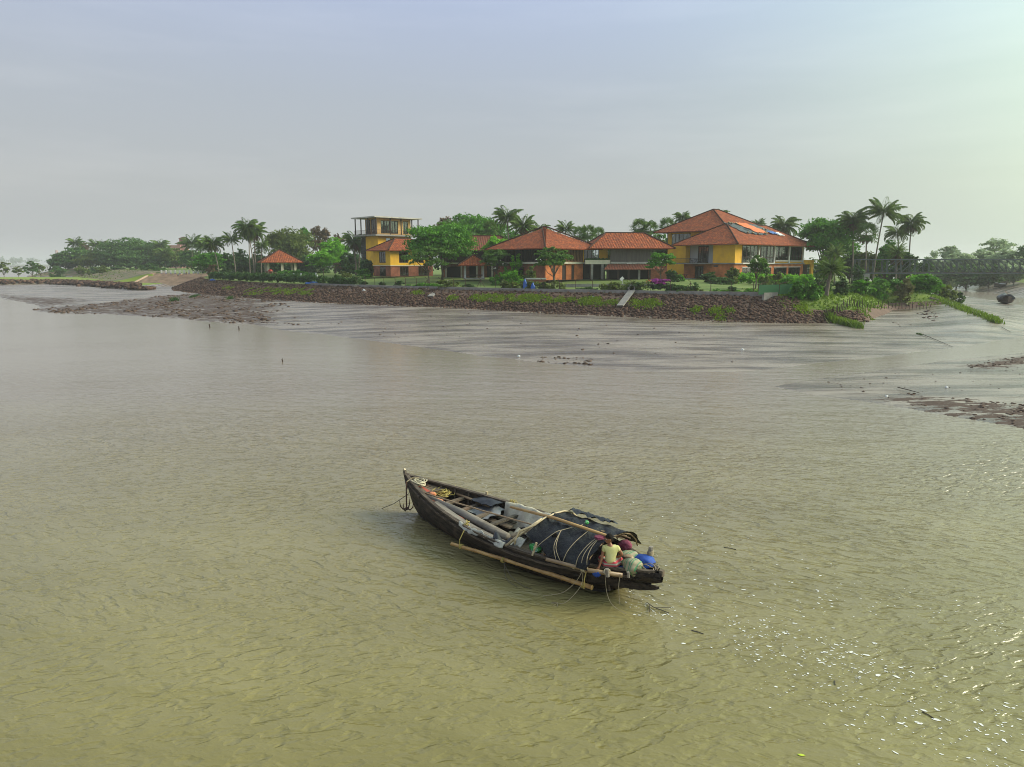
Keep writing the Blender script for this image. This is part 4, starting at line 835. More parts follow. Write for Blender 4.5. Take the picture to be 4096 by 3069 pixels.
for i, (u, D, vt, hw_, m, n, t) in enumerate([(2050, 133, 1082, 44, 'leaf_bright', 2200, 'bright clipped bush left of the orange brick wall'), (2012, 135, 1066, 36, 'leaf_green', 1300, 'dark leafy bush behind the bright clipped one'), (2125, 131, 1064, 32, 'leaf_olive', 1200, 'greyish bush with white flowers by the dark brick wall'), (1985, 133, 1102, 30, 'leaf_green', 900, 'low green plants at the foot of the leaning frangipani'), (2066, 138, 988, 36, 'leaf_bright', 900, 'banana like plant with big leaves left of the louvres'), (2690, 132, 1075, 28, 'leaf_dark', 900, 'dark bush left of the big house'), (2712, 134, 1096, 26, 'leaf_green', 800, 'green plants by the big house terrace'), (2845, 133, 1088, 42, 'leaf_dark', 1500, 'climber bush against the big house brick wall'), (2928, 131, 1068, 28, 'leaf_olive', 1500, 'pale leaved shrub at the corner of the big house'), (2880, 128, 1108, 60, 'leaf_dark', 1500, 'dark ground plants under the big house wall'), (3066, 128, 1086, 26, 'leaf_olive', 900, 'pale shrub under the big house windows'), (3110, 129, 1086, 24, 'leaf_olive', 800, 'thin pale shrub right of the frangipani by the big house')]):
    tree('garden_bush', t, u, D, vt, hw_, m, n, .3, 0, .0, 'bush', G8)
def hedge(name, label, pts, h, w, m, dens, size, cat='hedge', group=None, jag=.15):
    """a leafy hedge following ground points"""
    rs = np.random.RandomState(len(label)); P = [Vector((p[0], p[1], gz(p[0], p[1]))) for p in pts]; c0 = P[0].copy(); VV = []; QQ = []; o = 0
    for a, b in zip(P[:-1], P[1:]):
        L = (b - a).length; k = max(1, int(L / (w * .9)))
        for i in range(k):
            c = a.lerp(b, (i + .5) / k) - c0; hh = h * (1 + jag * rs.uniform(-1, 1)); V, Q = leaves([(c.x, c.y, c.z + hh * .5, w * .75, w * .75, hh * .54)], int(dens * L / k), size, rs.randint(9999), .3, .6); VV.append(V); QQ.append(Q + o); o += len(V)
    ob = obj(name, npmesh(name, np.concatenate(VV), np.concatenate(QQ), m), None, c0); return tag(ob, label, cat, group)
def along(poly, off):
    """offset the kerb line inland by off metres"""
    out = []
    for i, p in enumerate(poly):
        a = Vector(poly[max(i - 1, 0)]); b = Vector(poly[min(i + 1, len(poly) - 1)]); d = (b - a).normalized(); out.append((p[0] - d.y * off, p[1] + d.x * off))
    return out
def lerp_line(poly, u):                       # the point of the kerb line in photo column u
    us = [k[0] for k in kerb_px]; i = max(0, min(len(us) - 2, sum(1 for x in us if x <= u) - 1)); t = (u - us[i]) / (us[i + 1] - us[i])
    return (poly[i][0] + (poly[i + 1][0] - poly[i][0]) * t, poly[i][1] + (poly[i + 1][1] - poly[i][1]) * t)
IN1 = along(KERB, .9)
hedge('clipped_hedge', 'long dark clipped hedge on the bank edge from the steps to the pavilion', [lerp_line(IN1, u) for u in (830, 900, 1000, 1120, 1250)], 1.75, 1.1, 'leaf_dark', 210, .30)
hedge('clipped_hedge', 'shorter dark hedge continuing past the blue sheet towards the yellow house', [lerp_line(IN1, u) for u in (1262, 1330, 1420)], 1.45, 1.0, 'leaf_dark', 190, .28)
hedge('flower_hedge', 'bright green low hedge before the big house windows', [(A(2950, 1100, 133).x, 133), (A(3250, 1100, 142).x, 142)], 1.75, 1.1, 'leaf_bright', 330, .28)
for i, (u, h, w_, m, t) in enumerate([(1440, 1.0, .9, 'leaf_dark', 'small fence bush at the end of the dark hedge'), (1520, .9, .9, 'leaf_dark', 'low fence bush before the yellow house'), (1585, 1.1, 1.0, 'leaf_dark', 'fence bush before the frangipani left side'), (1620, .7, .7, 'leaf_green', 'smallest fence bush left of the concrete chute'), (1785, 1.7, 2.1, 'leaf_olive', 'big rounded fence bush above the first concrete chute'), (1870, .9, 1.1, 'leaf_dark', 'low fence bush right of the first chute'), (2030, 1.4, 1.4, 'leaf_olive', 'fence bush left of the blue net'), (2105, 1.7, 1.7, 'leaf_olive', 'pale flowering fence bush above the blue net'), (2165, 1.3, 1.0, 'leaf_dark', 'fence bush right of the blue net'), (2440, 1.4, 1.5, 'leaf_olive', 'fence bush before the cream veranda'), (2540, 1.4, 1.6, 'leaf_dark', 'fence bush left of the second concrete chute'), (2690, 1.2, 1.7, 'leaf_dark', 'fence bush right of the purple flowers'), (2770, .9, 1.2, 'leaf_olive', 'fence bush before the big house terrace'), (2920, 1.1, 1.1, 'leaf_dark', 'fence bush before the big house corner'), (3060, .7, 1.0, 'leaf_dark', 'low fence bush near the end of the kerb'), (1330, 2.0, .9, 'leaf_dark', 'taller bush sticking up from the dark hedge')]):
    p = lerp_line(IN1, u); V, Q = leaves(lobes_for(w_, w_ * .7, -.35 * h, h, 6, i + 40), int(520 * w_), .26, i + 60); o = obj('fence_bush', npmesh('fence_bush', V, Q, m), None, (p[0], p[1], gz(*p))); tag(o, t, 'bush', 'bushes along the fence')
for us_, h, m, t in (((1650, 1700, 1760), .7, 'leaf_green', 'low straggling fence hedge left of the rounded fence bush'), ((1985, 2060, 2140, 2245), 1.15, 'leaf_olive', 'fence hedge running past the blue nets'), ((2300, 2380), .6, 'leaf_dark', 'very low fence hedge before the orange wall house'), ((2395, 2480, 2590), 1.2, 'leaf_olive', 'fence hedge before the pool terrace'), ((2660, 2720, 2790), 1.1, 'leaf_dark', 'fence hedge right of the purple flowers'), ((2850, 2960, 3080), .55, 'leaf_green', 'low thin fence hedge near the end of the kerb')):
    hedge('fence_hedge', t, [lerp_line(IN1, u) for u in us_], h, .8, m, 150, .24, 'hedge', 'hedges along the fence', .35)
p = lerp_line(IN1, 2632); V, Q = leaves(lobes_for(1.7, 1.2, .2, 1.75, 7, 77), 900, .24, 77); o = obj('bougainvillea', npmesh('bougainvillea', V, Q, 'leaf_dark'), None, (p[0], p[1], gz(*p))); tag(o, 'bougainvillea with purple flowers spilling over the fence', 'shrub')
V, Q = leaves(lobes_for(1.6, 1.1, 1.2, 2.0, 7, 78), 700, .22, 78); obj('blossoms', npmesh('blossoms', V, Q, 'magenta'), o)
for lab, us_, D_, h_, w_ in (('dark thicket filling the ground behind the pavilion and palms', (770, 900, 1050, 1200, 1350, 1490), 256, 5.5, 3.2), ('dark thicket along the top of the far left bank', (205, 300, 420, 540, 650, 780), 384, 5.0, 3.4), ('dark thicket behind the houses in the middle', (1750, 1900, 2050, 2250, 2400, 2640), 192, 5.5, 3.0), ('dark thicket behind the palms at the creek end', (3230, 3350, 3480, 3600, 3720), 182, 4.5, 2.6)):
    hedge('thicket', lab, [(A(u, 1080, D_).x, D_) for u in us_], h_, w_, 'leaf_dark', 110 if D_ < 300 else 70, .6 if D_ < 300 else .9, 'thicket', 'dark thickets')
hedge('thicket', 'dark thicket at the foot of the woods across the creek', [(A(u, 1080, 232).x, 232) for u in (3745, 3830, 3920, 4020, 4130)], 5.5, 3.0, 'leaf_hazed', 110, .6, 'thicket', 'dark thickets')
# --- right end: garden corner, mossy bank, creek
tree('broadleaf_tree', 'big dark green tree right of the tarpaulin roof', 3300, 165, 873, 96, 'leaf_green', 9500, .42, .26, .34, nl=14, group='trees at the creek end', seed=5)
G9 = 'palms at the creek end'
palm('leaning coconut palm with dark fronds left of the tallest creek palm', 3412, 884, 160, 3410, 62, 'coconut', 0, True, G9)
palm('tallest coconut palm of the right group near the creek', 3535, 852, 158, 3494, 70, 'coconut', 1, False, G9)
palm('rightmost coconut palm standing above the bridge', 3645, 892, 168, 3632, 58, 'coconut', 2, True, G9)
palm('fan palm between the leaning palm and the tallest creek palm', 3466, 934, 156, 3462, 50, 'fan', 0, True, G9)
palm('coconut palm behind the right side of the tallest creek palm', 3590, 934, 176, 3600, 50, 'coconut', 0, False, G9)
palm('bushy date palm behind the truss bridge', 3588, 1012, 150, 3586, 44, 'date', 0, True, G9)
palm('date palm with thick rough trunk on the mossy bank', 3326, 1080, 100, 3313, 66, 'date', 1, False, G9, tr=.26)
palm('low date palm under the big dark green tree', 3340, 1018, 150, 3340, 46, 'date', 0, False, G9)
G10 = 'trees at the creek end'
for i, (u, D, vt, hw_, m, t) in enumerate([(3400, 172, 985, 42, 'leaf_dark', 'dark tree below the leaning coconut palm'), (3470, 170, 1000, 44, 'leaf_olive', 'olive tree behind the bridge end posts'), (3540, 168, 960, 46, 'leaf_green', 'green tree beneath the tallest creek palm'), (3620, 165, 1010, 46, 'leaf_dark', 'dark tree below the rightmost palm behind the bridge'), (3330, 175, 1000, 50, 'leaf_dark', 'dark tree behind the porch of the big house'), (3690, 172, 1030, 40, 'leaf_dark', 'low dark tree behind the bridge at its middle')]):
    tree('broadleaf_tree', t, u, D, vt, hw_, m, 2600, .42, .2, .1, 'tree', G10)
tree('round_bush', 'dark round bush at the end post of the bridge', 3436, 134, 1060, 32, 'leaf_dark', 1600, .3, 0, .0, 'bush', G8)
for i, (u, D, vt, hw_, m, n, t) in enumerate([(3200, 98, 1120, 40, 'leaf_green', 1500, 'green bush by the green mesh fence'), (3260, 98, 1118, 40, 'leaf_green', 1600, 'leafy bush left of the thick date palm trunk'), (3375, 106, 1118, 36, 'leaf_dark', 1200, 'dark bush right of the thick date palm trunk'), (3450, 114, 1112, 44, 'leaf_green', 2000, 'broad green shrub under the bridge end'), (3520, 118, 1106, 46, 'leaf_green', 2200, 'leafy green shrub below the first bridge panels'), (3590, 120, 1110, 40, 'leaf_green', 1600, 'green shrub left of the dry reeds'), (3625, 117, 1112, 36, 'reed', 1800, 'clump of dry reddish reeds on the mossy bank'), (3705, 122, 1098, 62, 'leaf_green', 4200, 'largest leafy shrub under the bridge near the creek'), (3660, 132, 1100, 50, 'leaf_bright', 1800, 'yellow green shrub behind the bridge bottom chord'), (3790, 124, 1135, 44, 'leaf_olive', 2200, 'drooping shrub where the bank falls to the creek'), (3840, 126, 1162, 30, 'leaf_dark', 1000, 'bush of leaning sticks at the tip of the bank'), (3160, 110, 1108, 46, 'leaf_green', 1500, 'green bush behind the end of the fence'), (3300, 118, 1100, 50, 'leaf_dark', 1500, 'dark bush under the low date palm'), (3230, 124, 1095, 50, 'leaf_bright', 1700, 'bright bush at the right end of the flower hedge')]):
    tree('bank_shrub', t, u, D, vt, hw_, m, n, .28, 0, .0, 'shrub', 'shrubs of the creek bank')
# --- woods across the creek on the right
G11 = 'trees across the creek'
for i, (u, D, vt, hw_, m, sp, t) in enumerate([(3740, 250, 1008, 56, 'leaf_hazed', 0, 'first tree left of the woods across the creek'), (3830, 245, 1000, 62, 'leaf_hazed', 0, 'rounded tree with a palm like top across the creek'), (3925, 250, 990, 58, 'leaf_hazed', 0, 'olive tree at the middle of the woods across the creek'), (4020, 240, 984, 66, 'leaf_hazed', 0, 'broad green tree near the right edge across the creek'), (4100, 236, 970, 60, 'leaf_far', 0, 'dark tree cut by the right edge of the picture'), (3985, 262, 950, 66, 'leaf_hazed', 1, 'airy bamboo like treetop, highest across the creek'), (3790, 262, 975, 36, 'leaf_hazed', 1, 'thin airy treetop left in the woods across the creek'), (3870, 225, 1060, 56, 'leaf_far', 0, 'dark low tree behind the bridge above the mud'), (3960, 222, 1055, 60, 'leaf_far', 0, 'shady low tree behind the beached boats'), (4060, 215, 1050, 60, 'leaf_hazed', 0, 'low green tree above the beached boats at the right edge'), (3770, 230, 1065, 46, 'leaf_far', 0, 'dark undergrowth tree at the bend of the creek')]):
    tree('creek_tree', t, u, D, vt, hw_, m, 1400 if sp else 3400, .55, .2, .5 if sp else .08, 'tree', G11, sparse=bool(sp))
# ------------------------------------------------------------------ stones of the bank, mud lumps, litter, moss
def hit(u, v, lo=24, hi=420):
    d = ray(u, v); Ds = np.linspace(lo, hi, 900); t = Ds / d.y; X = d.x * t; Z = CAM_H + d.z * t; H = terrain(X, Ds)[0]
    k = np.argmax(Z <= H); k = k if Z[k] <= H[k] else len(Ds) - 1
    return Vector((X[k], Ds[k], max(0, H[k])))
phi = (1 + 5 ** .5) / 2
ICO = np.array([(-1, phi, 0), (1, phi, 0), (-1, -phi, 0), (1, -phi, 0), (0, -1, phi), (0, 1, phi), (0, -1, -phi), (0, 1, -phi), (phi, 0, -1), (phi, 0, 1), (-phi, 0, -1), (-phi, 0, 1)]) / 1.9
ICF = np.array([(0, 11, 5), (0, 5, 1), (0, 1, 7), (0, 7, 10), (0, 10, 11), (1, 5, 9), (5, 11, 4), (11, 10, 2), (10, 7, 6), (7, 1, 8), (3, 9, 4), (3, 4, 2), (3, 2, 6), (3, 6, 8), (3, 8, 9), (4, 9, 5), (2, 4, 11), (6, 2, 10), (8, 6, 7), (9, 8, 1)])
def lumps(P, S, seed, flat=.7, jit=.28):
    rs = np.random.RandomState(seed); n = len(P); B = ICO[None] * (1 + jit * rs.normal(size=(n, 12, 1)).clip(-1.5, 1.5) * .6) ; a = rs.uniform(0, 6.28, n); c, s = np.cos(a)[:, None], np.sin(a)[:, None]
    st = rs.uniform(.8, 1.35, (n, 1)); x = B[:, :, 0] * st; y = B[:, :, 1] / st ** .5
    V = np.stack([x * c - y * s, x * s + y * c, B[:, :, 2] * flat], -1) * np.asarray(S).reshape(n, 1, 1) + P[:, None]
    return V.reshape(-1, 3), (ICF[None] + 12 * np.arange(n)[:, None, None]).reshape(-1, 3)
rs = np.random.RandomState(4)
mat('stone', (.058, .034, .026), .95, (.125, .076, .055), 1.5, bump=.03, island=.45, spec=.15)
xs, ys = np.meshgrid(np.arange(-125, 50, .37), np.arange(82, 236, .37)); xs = (xs + rs.uniform(-.18, .18, xs.shape)).ravel(); ys = (ys + rs.uniform(-.18, .18, ys.shape)).ravel()
pre = np.abs(ys - np.interp(xs, [-97, -84, -54, -33, -9.3, 14.7, 31.7, 50], [225, 202, 160, 140, 120, 104, 96, 100])) < 22
xs, ys = xs[pre], ys[pre]; z, f = terrain(xs, ys)
frac = (-f['dl']) / f['w']                                             # 0 at the kerb, 1 at the toe
ok = (frac > .04) & (frac < 1.06 + .10 * rs.rand(len(xs))) & (f['dn'] > 2) & (xs < 47) & ((xs < 39) | (frac > .62))
ok &= (frac > .42) | (rs.rand(len(xs)) < np.where(xs > 16, .95, .42))
ok &= ~((ys > 150) & (rs.rand(len(xs)) < .45))
xs, ys, z, frac = xs[ok], ys[ok], z[ok], frac[ok]; sz = (.15 + .19 * rs.rand(len(xs)) ** 1.5) * np.where(ys > 150, 1.35, 1) * np.where(frac > 1, .7, 1)
P = np.stack([xs, ys, z + .02], -1); near = np.argsort(np.hypot(xs, ys)); one, rest = near[:300], near[300:]
V, Q = lumps(P[rest], sz[rest], 5); tag(obj('bank_stones', npmesh('bank_stones', V, Q, 'stone')), 'dark brown stones packed along the river bank', 'stones', kind='stuff')
RM = []
for k in range(6): V, Q = lumps(np.zeros((1, 3)), [1.0], 50 + k); RM.append(npmesh('boulder', V, Q, 'stone'))
for i, k in enumerate(one):
    o = obj('boulder', RM[i % 6], None, P[k], rs.uniform(0, 6)); s = sz[k]; o.scale = (s, s, s)
    tag(o, 'dark brown boulder of the stone facing nearest the mossy corner', 'boulder', 'boulders of the stone facing')
# stone dyke along the grass flat
RL = [(-260, 258), (-187, 262), (-173, 271), (-136, 238), (-112, 214), (-104, 206)]; pts = []
for a, b in zip(RL[:-1], RL[1:]):
    a, b = Vector(a), Vector(b); n = int((b - a).length * 7)
    for i in range(n): q = a.lerp(b, rs.rand()); e = rs.normal() * 1.0; pts.append((q.x + e * .4, q.y + e - 1.0))
pts = np.array(pts); z, _ = terrain(pts[:, 0], pts[:, 1]); V, Q = lumps(np.stack([pts[:, 0], pts[:, 1], z + .25 + .35 * rs.rand(len(z))], -1), rs.uniform(.45, .9, len(z)), 8)
tag(obj('dyke_stones', npmesh('dyke_stones', V, Q, 'stone')), 'low dark stone dyke edging the grass flat', 'stones', kind='stuff')
# lumps of dark mud on the spit and the right bank
mat('mud_lump', (.055, .032, .022), .95, (.095, .058, .04), 2, island=.3)
def scatter(poly, dens, seed, s0, s1, thr):
    P_ = pl([g2(u, v) for u, v in poly]); r = np.random.RandomState(seed); lo, hi = P_.min(0), P_.max(0); n = int((hi - lo).prod() * dens); X = r.uniform(lo[0], hi[0], n); Y = r.uniform(lo[1], hi[1], n)
    k = (sdist(X, Y, [tuple(p) for p in P_]) > 0) & (fbm(X, Y, seed, 3, .55) + r.normal(size=n) * .25 > thr); X, Y = X[k], Y[k]; zz, f_ = terrain(X, Y); k = (f_['dn'] > .3) | (f_['ds'] > .3); return X[k], Y[k], zz[k], r.uniform(s0, s1, k.sum()) * (.5 + r.rand(k.sum()))
for poly, dens, seed, s0, s1, thr, lab in (([(122, 1239), (185, 1252), (408, 1257), (630, 1270), (815, 1287), (1010, 1299), (1200, 1310), (1150, 1240), (1000, 1200), (880, 1198), (760, 1192), (620, 1198), (480, 1213), (380, 1222)], 1.3, 3, .12, .34, .1, 'dark mud lumps scattered over the long brown spit'), ([(3530, 1590), (3700, 1645), (3900, 1680), (4200, 1790), (4300, 1680), (4096, 1630), (3800, 1600), (3650, 1580)], 9, 6, .04, .13, .0, 'dark mud lumps along the near edge of the right mud bank'), ([(3850, 1475), (4000, 1440), (4200, 1405), (4300, 1440), (4096, 1475), (3950, 1485)], 5, 7, .05, .16, .2, 'dark mud lumps beside the creek on the right bank'), ([(3560, 1310), (3700, 1270), (3760, 1285), (3720, 1320), (3600, 1325)], 2, 8, .06, .2, .1, 'dark clods on the mud hump below the creek bank'), ([(2140, 1430), (2380, 1440), (2380, 1462), (2140, 1450)], 5, 9, .06, .17, -.2, 'dark drift of debris on the mud edge'), ([(1050, 1290), (2900, 1260), (2950, 1470), (1900, 1400)], .05, 12, .05, .14, -3, 'scattered dark bits on the wide mud flat'), ([(3150, 1545), (3500, 1500), (4090, 1430), (4090, 1680), (3600, 1590)], .35, 13, .03, .09, -3, 'scattered dark bits on the right mud bank')):
    X, Y, zz, S = scatter(poly, dens, seed, s0, s1, thr); V, Q = lumps(np.stack([X, Y, zz], -1), S, seed, .5, .5); tag(obj('mud_lumps', npmesh('mud_lumps', V, Q, 'mud_lump')), lab, 'mud', kind='stuff')
def strips(X, Y, Z, L, w, seed, tilt=.25):
    r = np.random.RandomState(seed); n = len(X); a = r.uniform(0, 3.14, n); d = np.stack([np.cos(a), np.sin(a), r.normal(size=n) * tilt], -1) * (np.asarray(L) * .5)[:, None]; s = np.stack([-np.sin(a), np.cos(a), 0 * a], -1) * w * .5; C = np.stack([X, Y, Z], -1)
    return np.stack([C - d - s, C - d + s, C + d + s, C + d - s], 1).reshape(-1, 3), np.arange(4 * n).reshape(n, 4)
n = 26000; X = rs.uniform(-110, 34, n); Y = np.interp(X, [-97, -84, -54, -33, -9.3, 14.7, 31.7, 50], [225, 202, 160, 140, 120, 104, 96, 100]) + rs.uniform(-9, 2, n); z, f = terrain(X, Y); fr = -f['dl'] / f['w']
k = (fr > .02) & (fr < .62) & (fbm(X, Y, 44, 3, .5) + rs.normal(size=n) * .4 > .1 + fr * 1.5 + (X > 14) * .9); V, Q = strips(X[k], Y[k], z[k] + .22, rs.uniform(.25, .95, k.sum()), .06, 3); tag(obj('reed_litter', npmesh('reed_litter', V, Q, 'straw')), 'dry reed litter strewn along the top of the stone bank', 'litter', kind='stuff')
# moss patches on the stones
def tufts(X, Y, Z, h, w, seed):
    r = np.random.RandomState(seed); n = len(X); a = r.uniform(0, 6.28, n); s = np.stack([np.cos(a), np.sin(a), 0 * a], -1) * w * .5; tip = np.stack([r.normal(size=n) * .35, r.normal(size=n) * .35, 1 + 0 * a], -1) * (h * r.uniform(.5, 1.2, n))[:, None]; C = np.stack([X, Y, Z], -1)
    return np.stack([C - s, C + s, C + tip + s * .3, C + tip - s * .3], 1).reshape(-1, 3), np.arange(4 * n).reshape(n, 4)
VV, QQ, o_ = [], [], 0
for (u0, u1, v0, v1, dn_) in [(985, 1250, 1156, 1182, 1500), (1890, 2015, 1184, 1210, 900), (2035, 2190, 1186, 1212, 1100), (2190, 2290, 1196, 1214, 450), (2316, 2400, 1199, 1224, 600), (2418, 2470, 1212, 1224, 220), (2530, 2642, 1208, 1236, 800), (2768, 2796, 1240, 1252, 120), (2838, 2876, 1240, 1260, 200), (2905, 2925, 1242, 1252, 80), (1650, 1685, 1172, 1182, 140), (1800, 1830, 1190, 1205, 150), (885, 935, 1146, 1160, 260), (2870, 2905, 1275, 1282, 80), (3190, 3235, 1225, 1262, 200)]:
    m_ = max(10, dn_ // 26); cs = [hit(rs.uniform(u0, u1), rs.uniform(v0, v1)) for _ in range(m_)]
    C = np.array([cs[i] for i in rs.randint(0, m_, dn_ * 2)]) + rs.normal(size=(dn_ * 2, 3)) * np.array([.33, .33, 0]); zz, _ = terrain(C[:, 0], C[:, 1]); V, Q = tufts(C[:, 0], C[:, 1], zz + .1, .20, .20, int(u0)); VV.append(V); QQ.append(Q + o_); o_ += len(V)
tag(obj('moss_patches', npmesh('moss_patches', np.concatenate(VV), np.concatenate(QQ), 'moss')), 'bright green weed patches growing on the bank stones', 'weeds', kind='stuff')
# long grass on the mossy bank at the right
leaf('bank_grass', (.055, .115, .008), (.13, .21, .012), .25, .35, .35)
n = 42000; X = rs.uniform(30, 82, n); Y = rs.uniform(88, 152, n); z, f = terrain(X, Y); fr = -f['dl'] / f['w']
k = (f['ds'] < -1) & (fr < .80 + .22 * fbm(X, Y, 5, 3, .4)) & (fr > -2.2) & (X > 36.5 + 1.6 * fbm(X, Y, 8, 2, .5)) & (fbm(X, Y, 61, 3, .45) + rs.normal(size=n) * .5 > -.35); V, Q = tufts(X[k], Y[k], z[k] - .03, .26, .26, 9)
n = 3200; t = rs.rand(n); rd = pl(ridge[::-1]); tt = t * .8 + .14; i0 = np.minimum((tt * 4).astype(int), 3); w = tt * 4 - i0; C = rd[i0] * (1 - w)[:, None] + rd[i0 + 1] * w[:, None] + rs.normal(size=(n, 2)) * (.2 + .55 * tt)[:, None]; zz, _ = terrain(C[:, 0], C[:, 1]); V2, Q2 = tufts(C[:, 0], C[:, 1], zz - .02, .5, .16, 10)
tag(obj('bank_grass', npmesh('bank_grass', np.concatenate([V, V2]), np.concatenate([Q, Q2 + len(V)]), 'bank_grass')), 'bright green grass covering the mossy bank and its mud ridge', 'grass', kind='stuff')
for lab, pxs, h_, n_ in (('curved green grass island on the mud below the stone corner', [(3318, 1288), (3350, 1290), (3380, 1302), (3435, 1313)], .75, 1600), ('small dark grass tuft alone on the mud near the creek', [(3668, 1337), (3684, 1340)], .16, 90), ('grass tuft on the brown spit', [(690, 1206), (706, 1204)], .8, 160), ('rounded grass tuft at the foot of the left stones', [(915, 1198), (928, 1196)], .6, 160), ('green mat lying on the mud by the left stones', [(765, 1192), (795, 1184)], .45, 520)):
    H_ = [hit(*p) for p in pxs]; n = n_; C = []
    for q in range(n): i = rs.randint(len(H_) - 1); c = H_[i].lerp(H_[i + 1], rs.rand()); C.append((c.x + rs.normal() * .35 * h_, c.y + rs.normal() * .8 * h_))
    C = np.array(C); zz, _ = terrain(C[:, 0], C[:, 1]); b = H_[0]; V, Q = tufts(C[:, 0] - b.x, C[:, 1] - b.y, zz - b.z - .03, h_, .12, n_); tag(obj('grass_tuft', npmesh('grass_tuft', V, Q, 'bank_grass' if n_ > 1000 else 'leaf_dark'), None, b), lab, 'grass tuft')
n = 9000; X = rs.uniform(-245, -125, n); Y = rs.uniform(262, 384, n); zz, f = terrain(X, Y); k = (f['dl'] > -15) & (f['dl'] < 4) & (fbm(X, Y, 71, 3, .09) + rs.normal(size=n) * .3 > .05); V, Q = leaves([(0, 0, 0, 1, 1, 1)], int(k.sum()), .9, 3); V = (V.reshape(-1, 4, 3) * .35 + np.stack([X[k], Y[k], zz[k] + .3], -1)[:, None]).reshape(-1, 3)
tag(obj('bank_scrub', npmesh('bank_scrub', V, Q, 'leaf_olive')), 'low green scrub over the brown slope of the far left bank', 'scrub', kind='stuff')
# ------------------------------------------------------------------ kerb, fences, stakes
KU = [1250, 1400, 1600, 1800, 2000, 2200, 2500, 2800, 3110]
kp = [lerp_line(KERB, min(u, 3109)) for u in KU]; kp.append((34.2, 97.4)); mb = MB(); rows = []
for i, p in enumerate(kp):
    a = Vector(kp[max(i - 1, 0)]); b = Vector(kp[min(i + 1, len(kp) - 1)]); d = (b - a).normalized(); nx, ny = -d.y * .2, d.x * .2
    rows.append([(p[0] - nx, p[1] - ny, 3.3), (p[0] - nx, p[1] - ny, 4.34), (p[0] + nx, p[1] + ny, 4.34), (p[0] + nx, p[1] + ny, 3.3)])
mb.grid(rows, True); mb.f += [(0, 1, 2, 3), (len(rows) * 4 - 1, len(rows) * 4 - 2, len(rows) * 4 - 3, len(rows) * 4 - 4)]
tag(mb.build('kerb_wall', 'concrete'), 'low grey concrete kerb along the top of the stone bank', 'kerb')
fu = [1424, 1458, 1497, 1533, 1577, 1618, 1663, 1707, 1760, 1810, 1859, 1921, 1979, 2046, 2110, 2170, 2236, 2302, 2370, 2443, 2522, 2603, 2682, 2761, 2842, 2925, 3014, 3100]
fp = [lerp_line(along(KERB, .35), u) for u in fu]; f0 = (fp[0][0], fp[0][1], 4.3)
fe = thing('wire_fence', 'wire fence with dark angled posts along the concrete kerb', 'fence', f0)
def loc(p, z): return (p[0] - f0[0], p[1] - f0[1], z)
for i, p in enumerate(fp):
    part('post', 'rust', fe, lambda m: (m.bar(loc(p, -.05), loc(p, 1.35), .07), m.bar(loc(p, 1.33), loc((p[0] - .42, p[1] + .1), 1.66), .06)) + ((m.bar(loc((p[0] - .75, p[1] + .3), 0), loc(p, 1.2), .06), m.bar(loc((p[0] + .75, p[1] - .2), 0), loc(p, 1.2), .06)) if fu[i] in (1707, 1921, 2443, 2761) else ()))
part('wire', 'steel_dark', fe, lambda m: [m.bar(loc(a, h), loc(b, h), .016) for a, b in zip(fp[:-1], fp[1:]) for h in (.12, .32, .52, .72, .92, 1.12, 1.3)])
mat('green_net', (.03, .16, .06), .7, transl=.4)
a, b, c = Vector((33.3, 96.8)), Vector((36.8, 98.6)), Vector((39.4, 100.2)); gn = thing('net_fence', 'short fence of green netting at the end of the kerb', 'fence', (a.x, a.y, 4.0))
def net(m):
    for p, q in ((a, b), (b, c)): m.bar((p.x - a.x, p.y - a.y, .75), (q.x - a.x, q.y - a.y, .75), .03, 1.3)
part('net', 'green_net', gn, net)
for p in (a, b, c, Vector((42, 102.5)), Vector((45, 105))): part('post', 'rust', gn, lambda m: (m.bar((p.x - a.x, p.y - a.y, 0), (p.x - a.x, p.y - a.y, 1.5), .07), m.bar((p.x - a.x, p.y - a.y, 1.48), (p.x - a.x + 1.3, p.y - a.y + .2, 1.8), .07)))
STK = MB().tube([(0, 0, -.2), (.02, 0, .4), (0, .01, .8)], [.055, .05, .04], 5).mesh('stake', 'timber')
us = list(np.linspace(1630, 2700, 56)) + list(np.linspace(3296, 3450, 24)) + list(np.linspace(3455, 3720, 20))
for i, u in enumerate(us):
    v = float(np.interp(u, [1630, 1900, 2200, 2450, 2700, 3296, 3400, 3450, 3720], [1220, 1228, 1236, 1242, 1250, 1288, 1228, 1236, 1236])) + rs.uniform(-2, 2); p = hit(u, v)
    o = obj('bamboo_stake', STK, None, p, (rs.uniform(-.15, .15), rs.uniform(-.15, .15), rs.uniform(0, 6))); s = rs.uniform(.7, 1.5) * (1.3 if 3290 < u < 3455 else 1); o.scale = (1, 1, s)
    tag(o, 'dark wooden stake driven into the mud at the foot of the bank' if u < 3290 else 'dark wooden stake in the row edging the mossy bank', 'stake', 'stakes at the foot of the stones' if u < 3290 else 'stakes edging the mossy bank')
for i, (u0, v0, u1, v1, t) in enumerate([(1788, 1150, 1722, 1194, 'weathered concrete drain chute on the stones before the yellow house side'), (2526, 1172, 2480, 1232, 'weathered concrete drain chute on the stones before the long tiled house')]):
    p, q = hit(u0, v0), hit(u1, v1); p.z += .35; q.z += .3; o = thing('drain_chute', t, 'drain', p, 0, 'drain chutes on the stone bank')
    part('slab', 'concrete', o, lambda m: m.bar((0, -.3, 0), q - p, 1.0, .16))
    part('pipe', 'concrete', o, lambda m: [m.bar((.42 * math.cos(k * .5236), -.2, .35 + .42 * math.sin(k * .5236)), (.42 * math.cos(k * .5236), 1.2, .35 + .42 * math.sin(k * .5236)), .24, .12, (math.cos(k * .5236), 0, math.sin(k * .5236))) for k in range(12)])
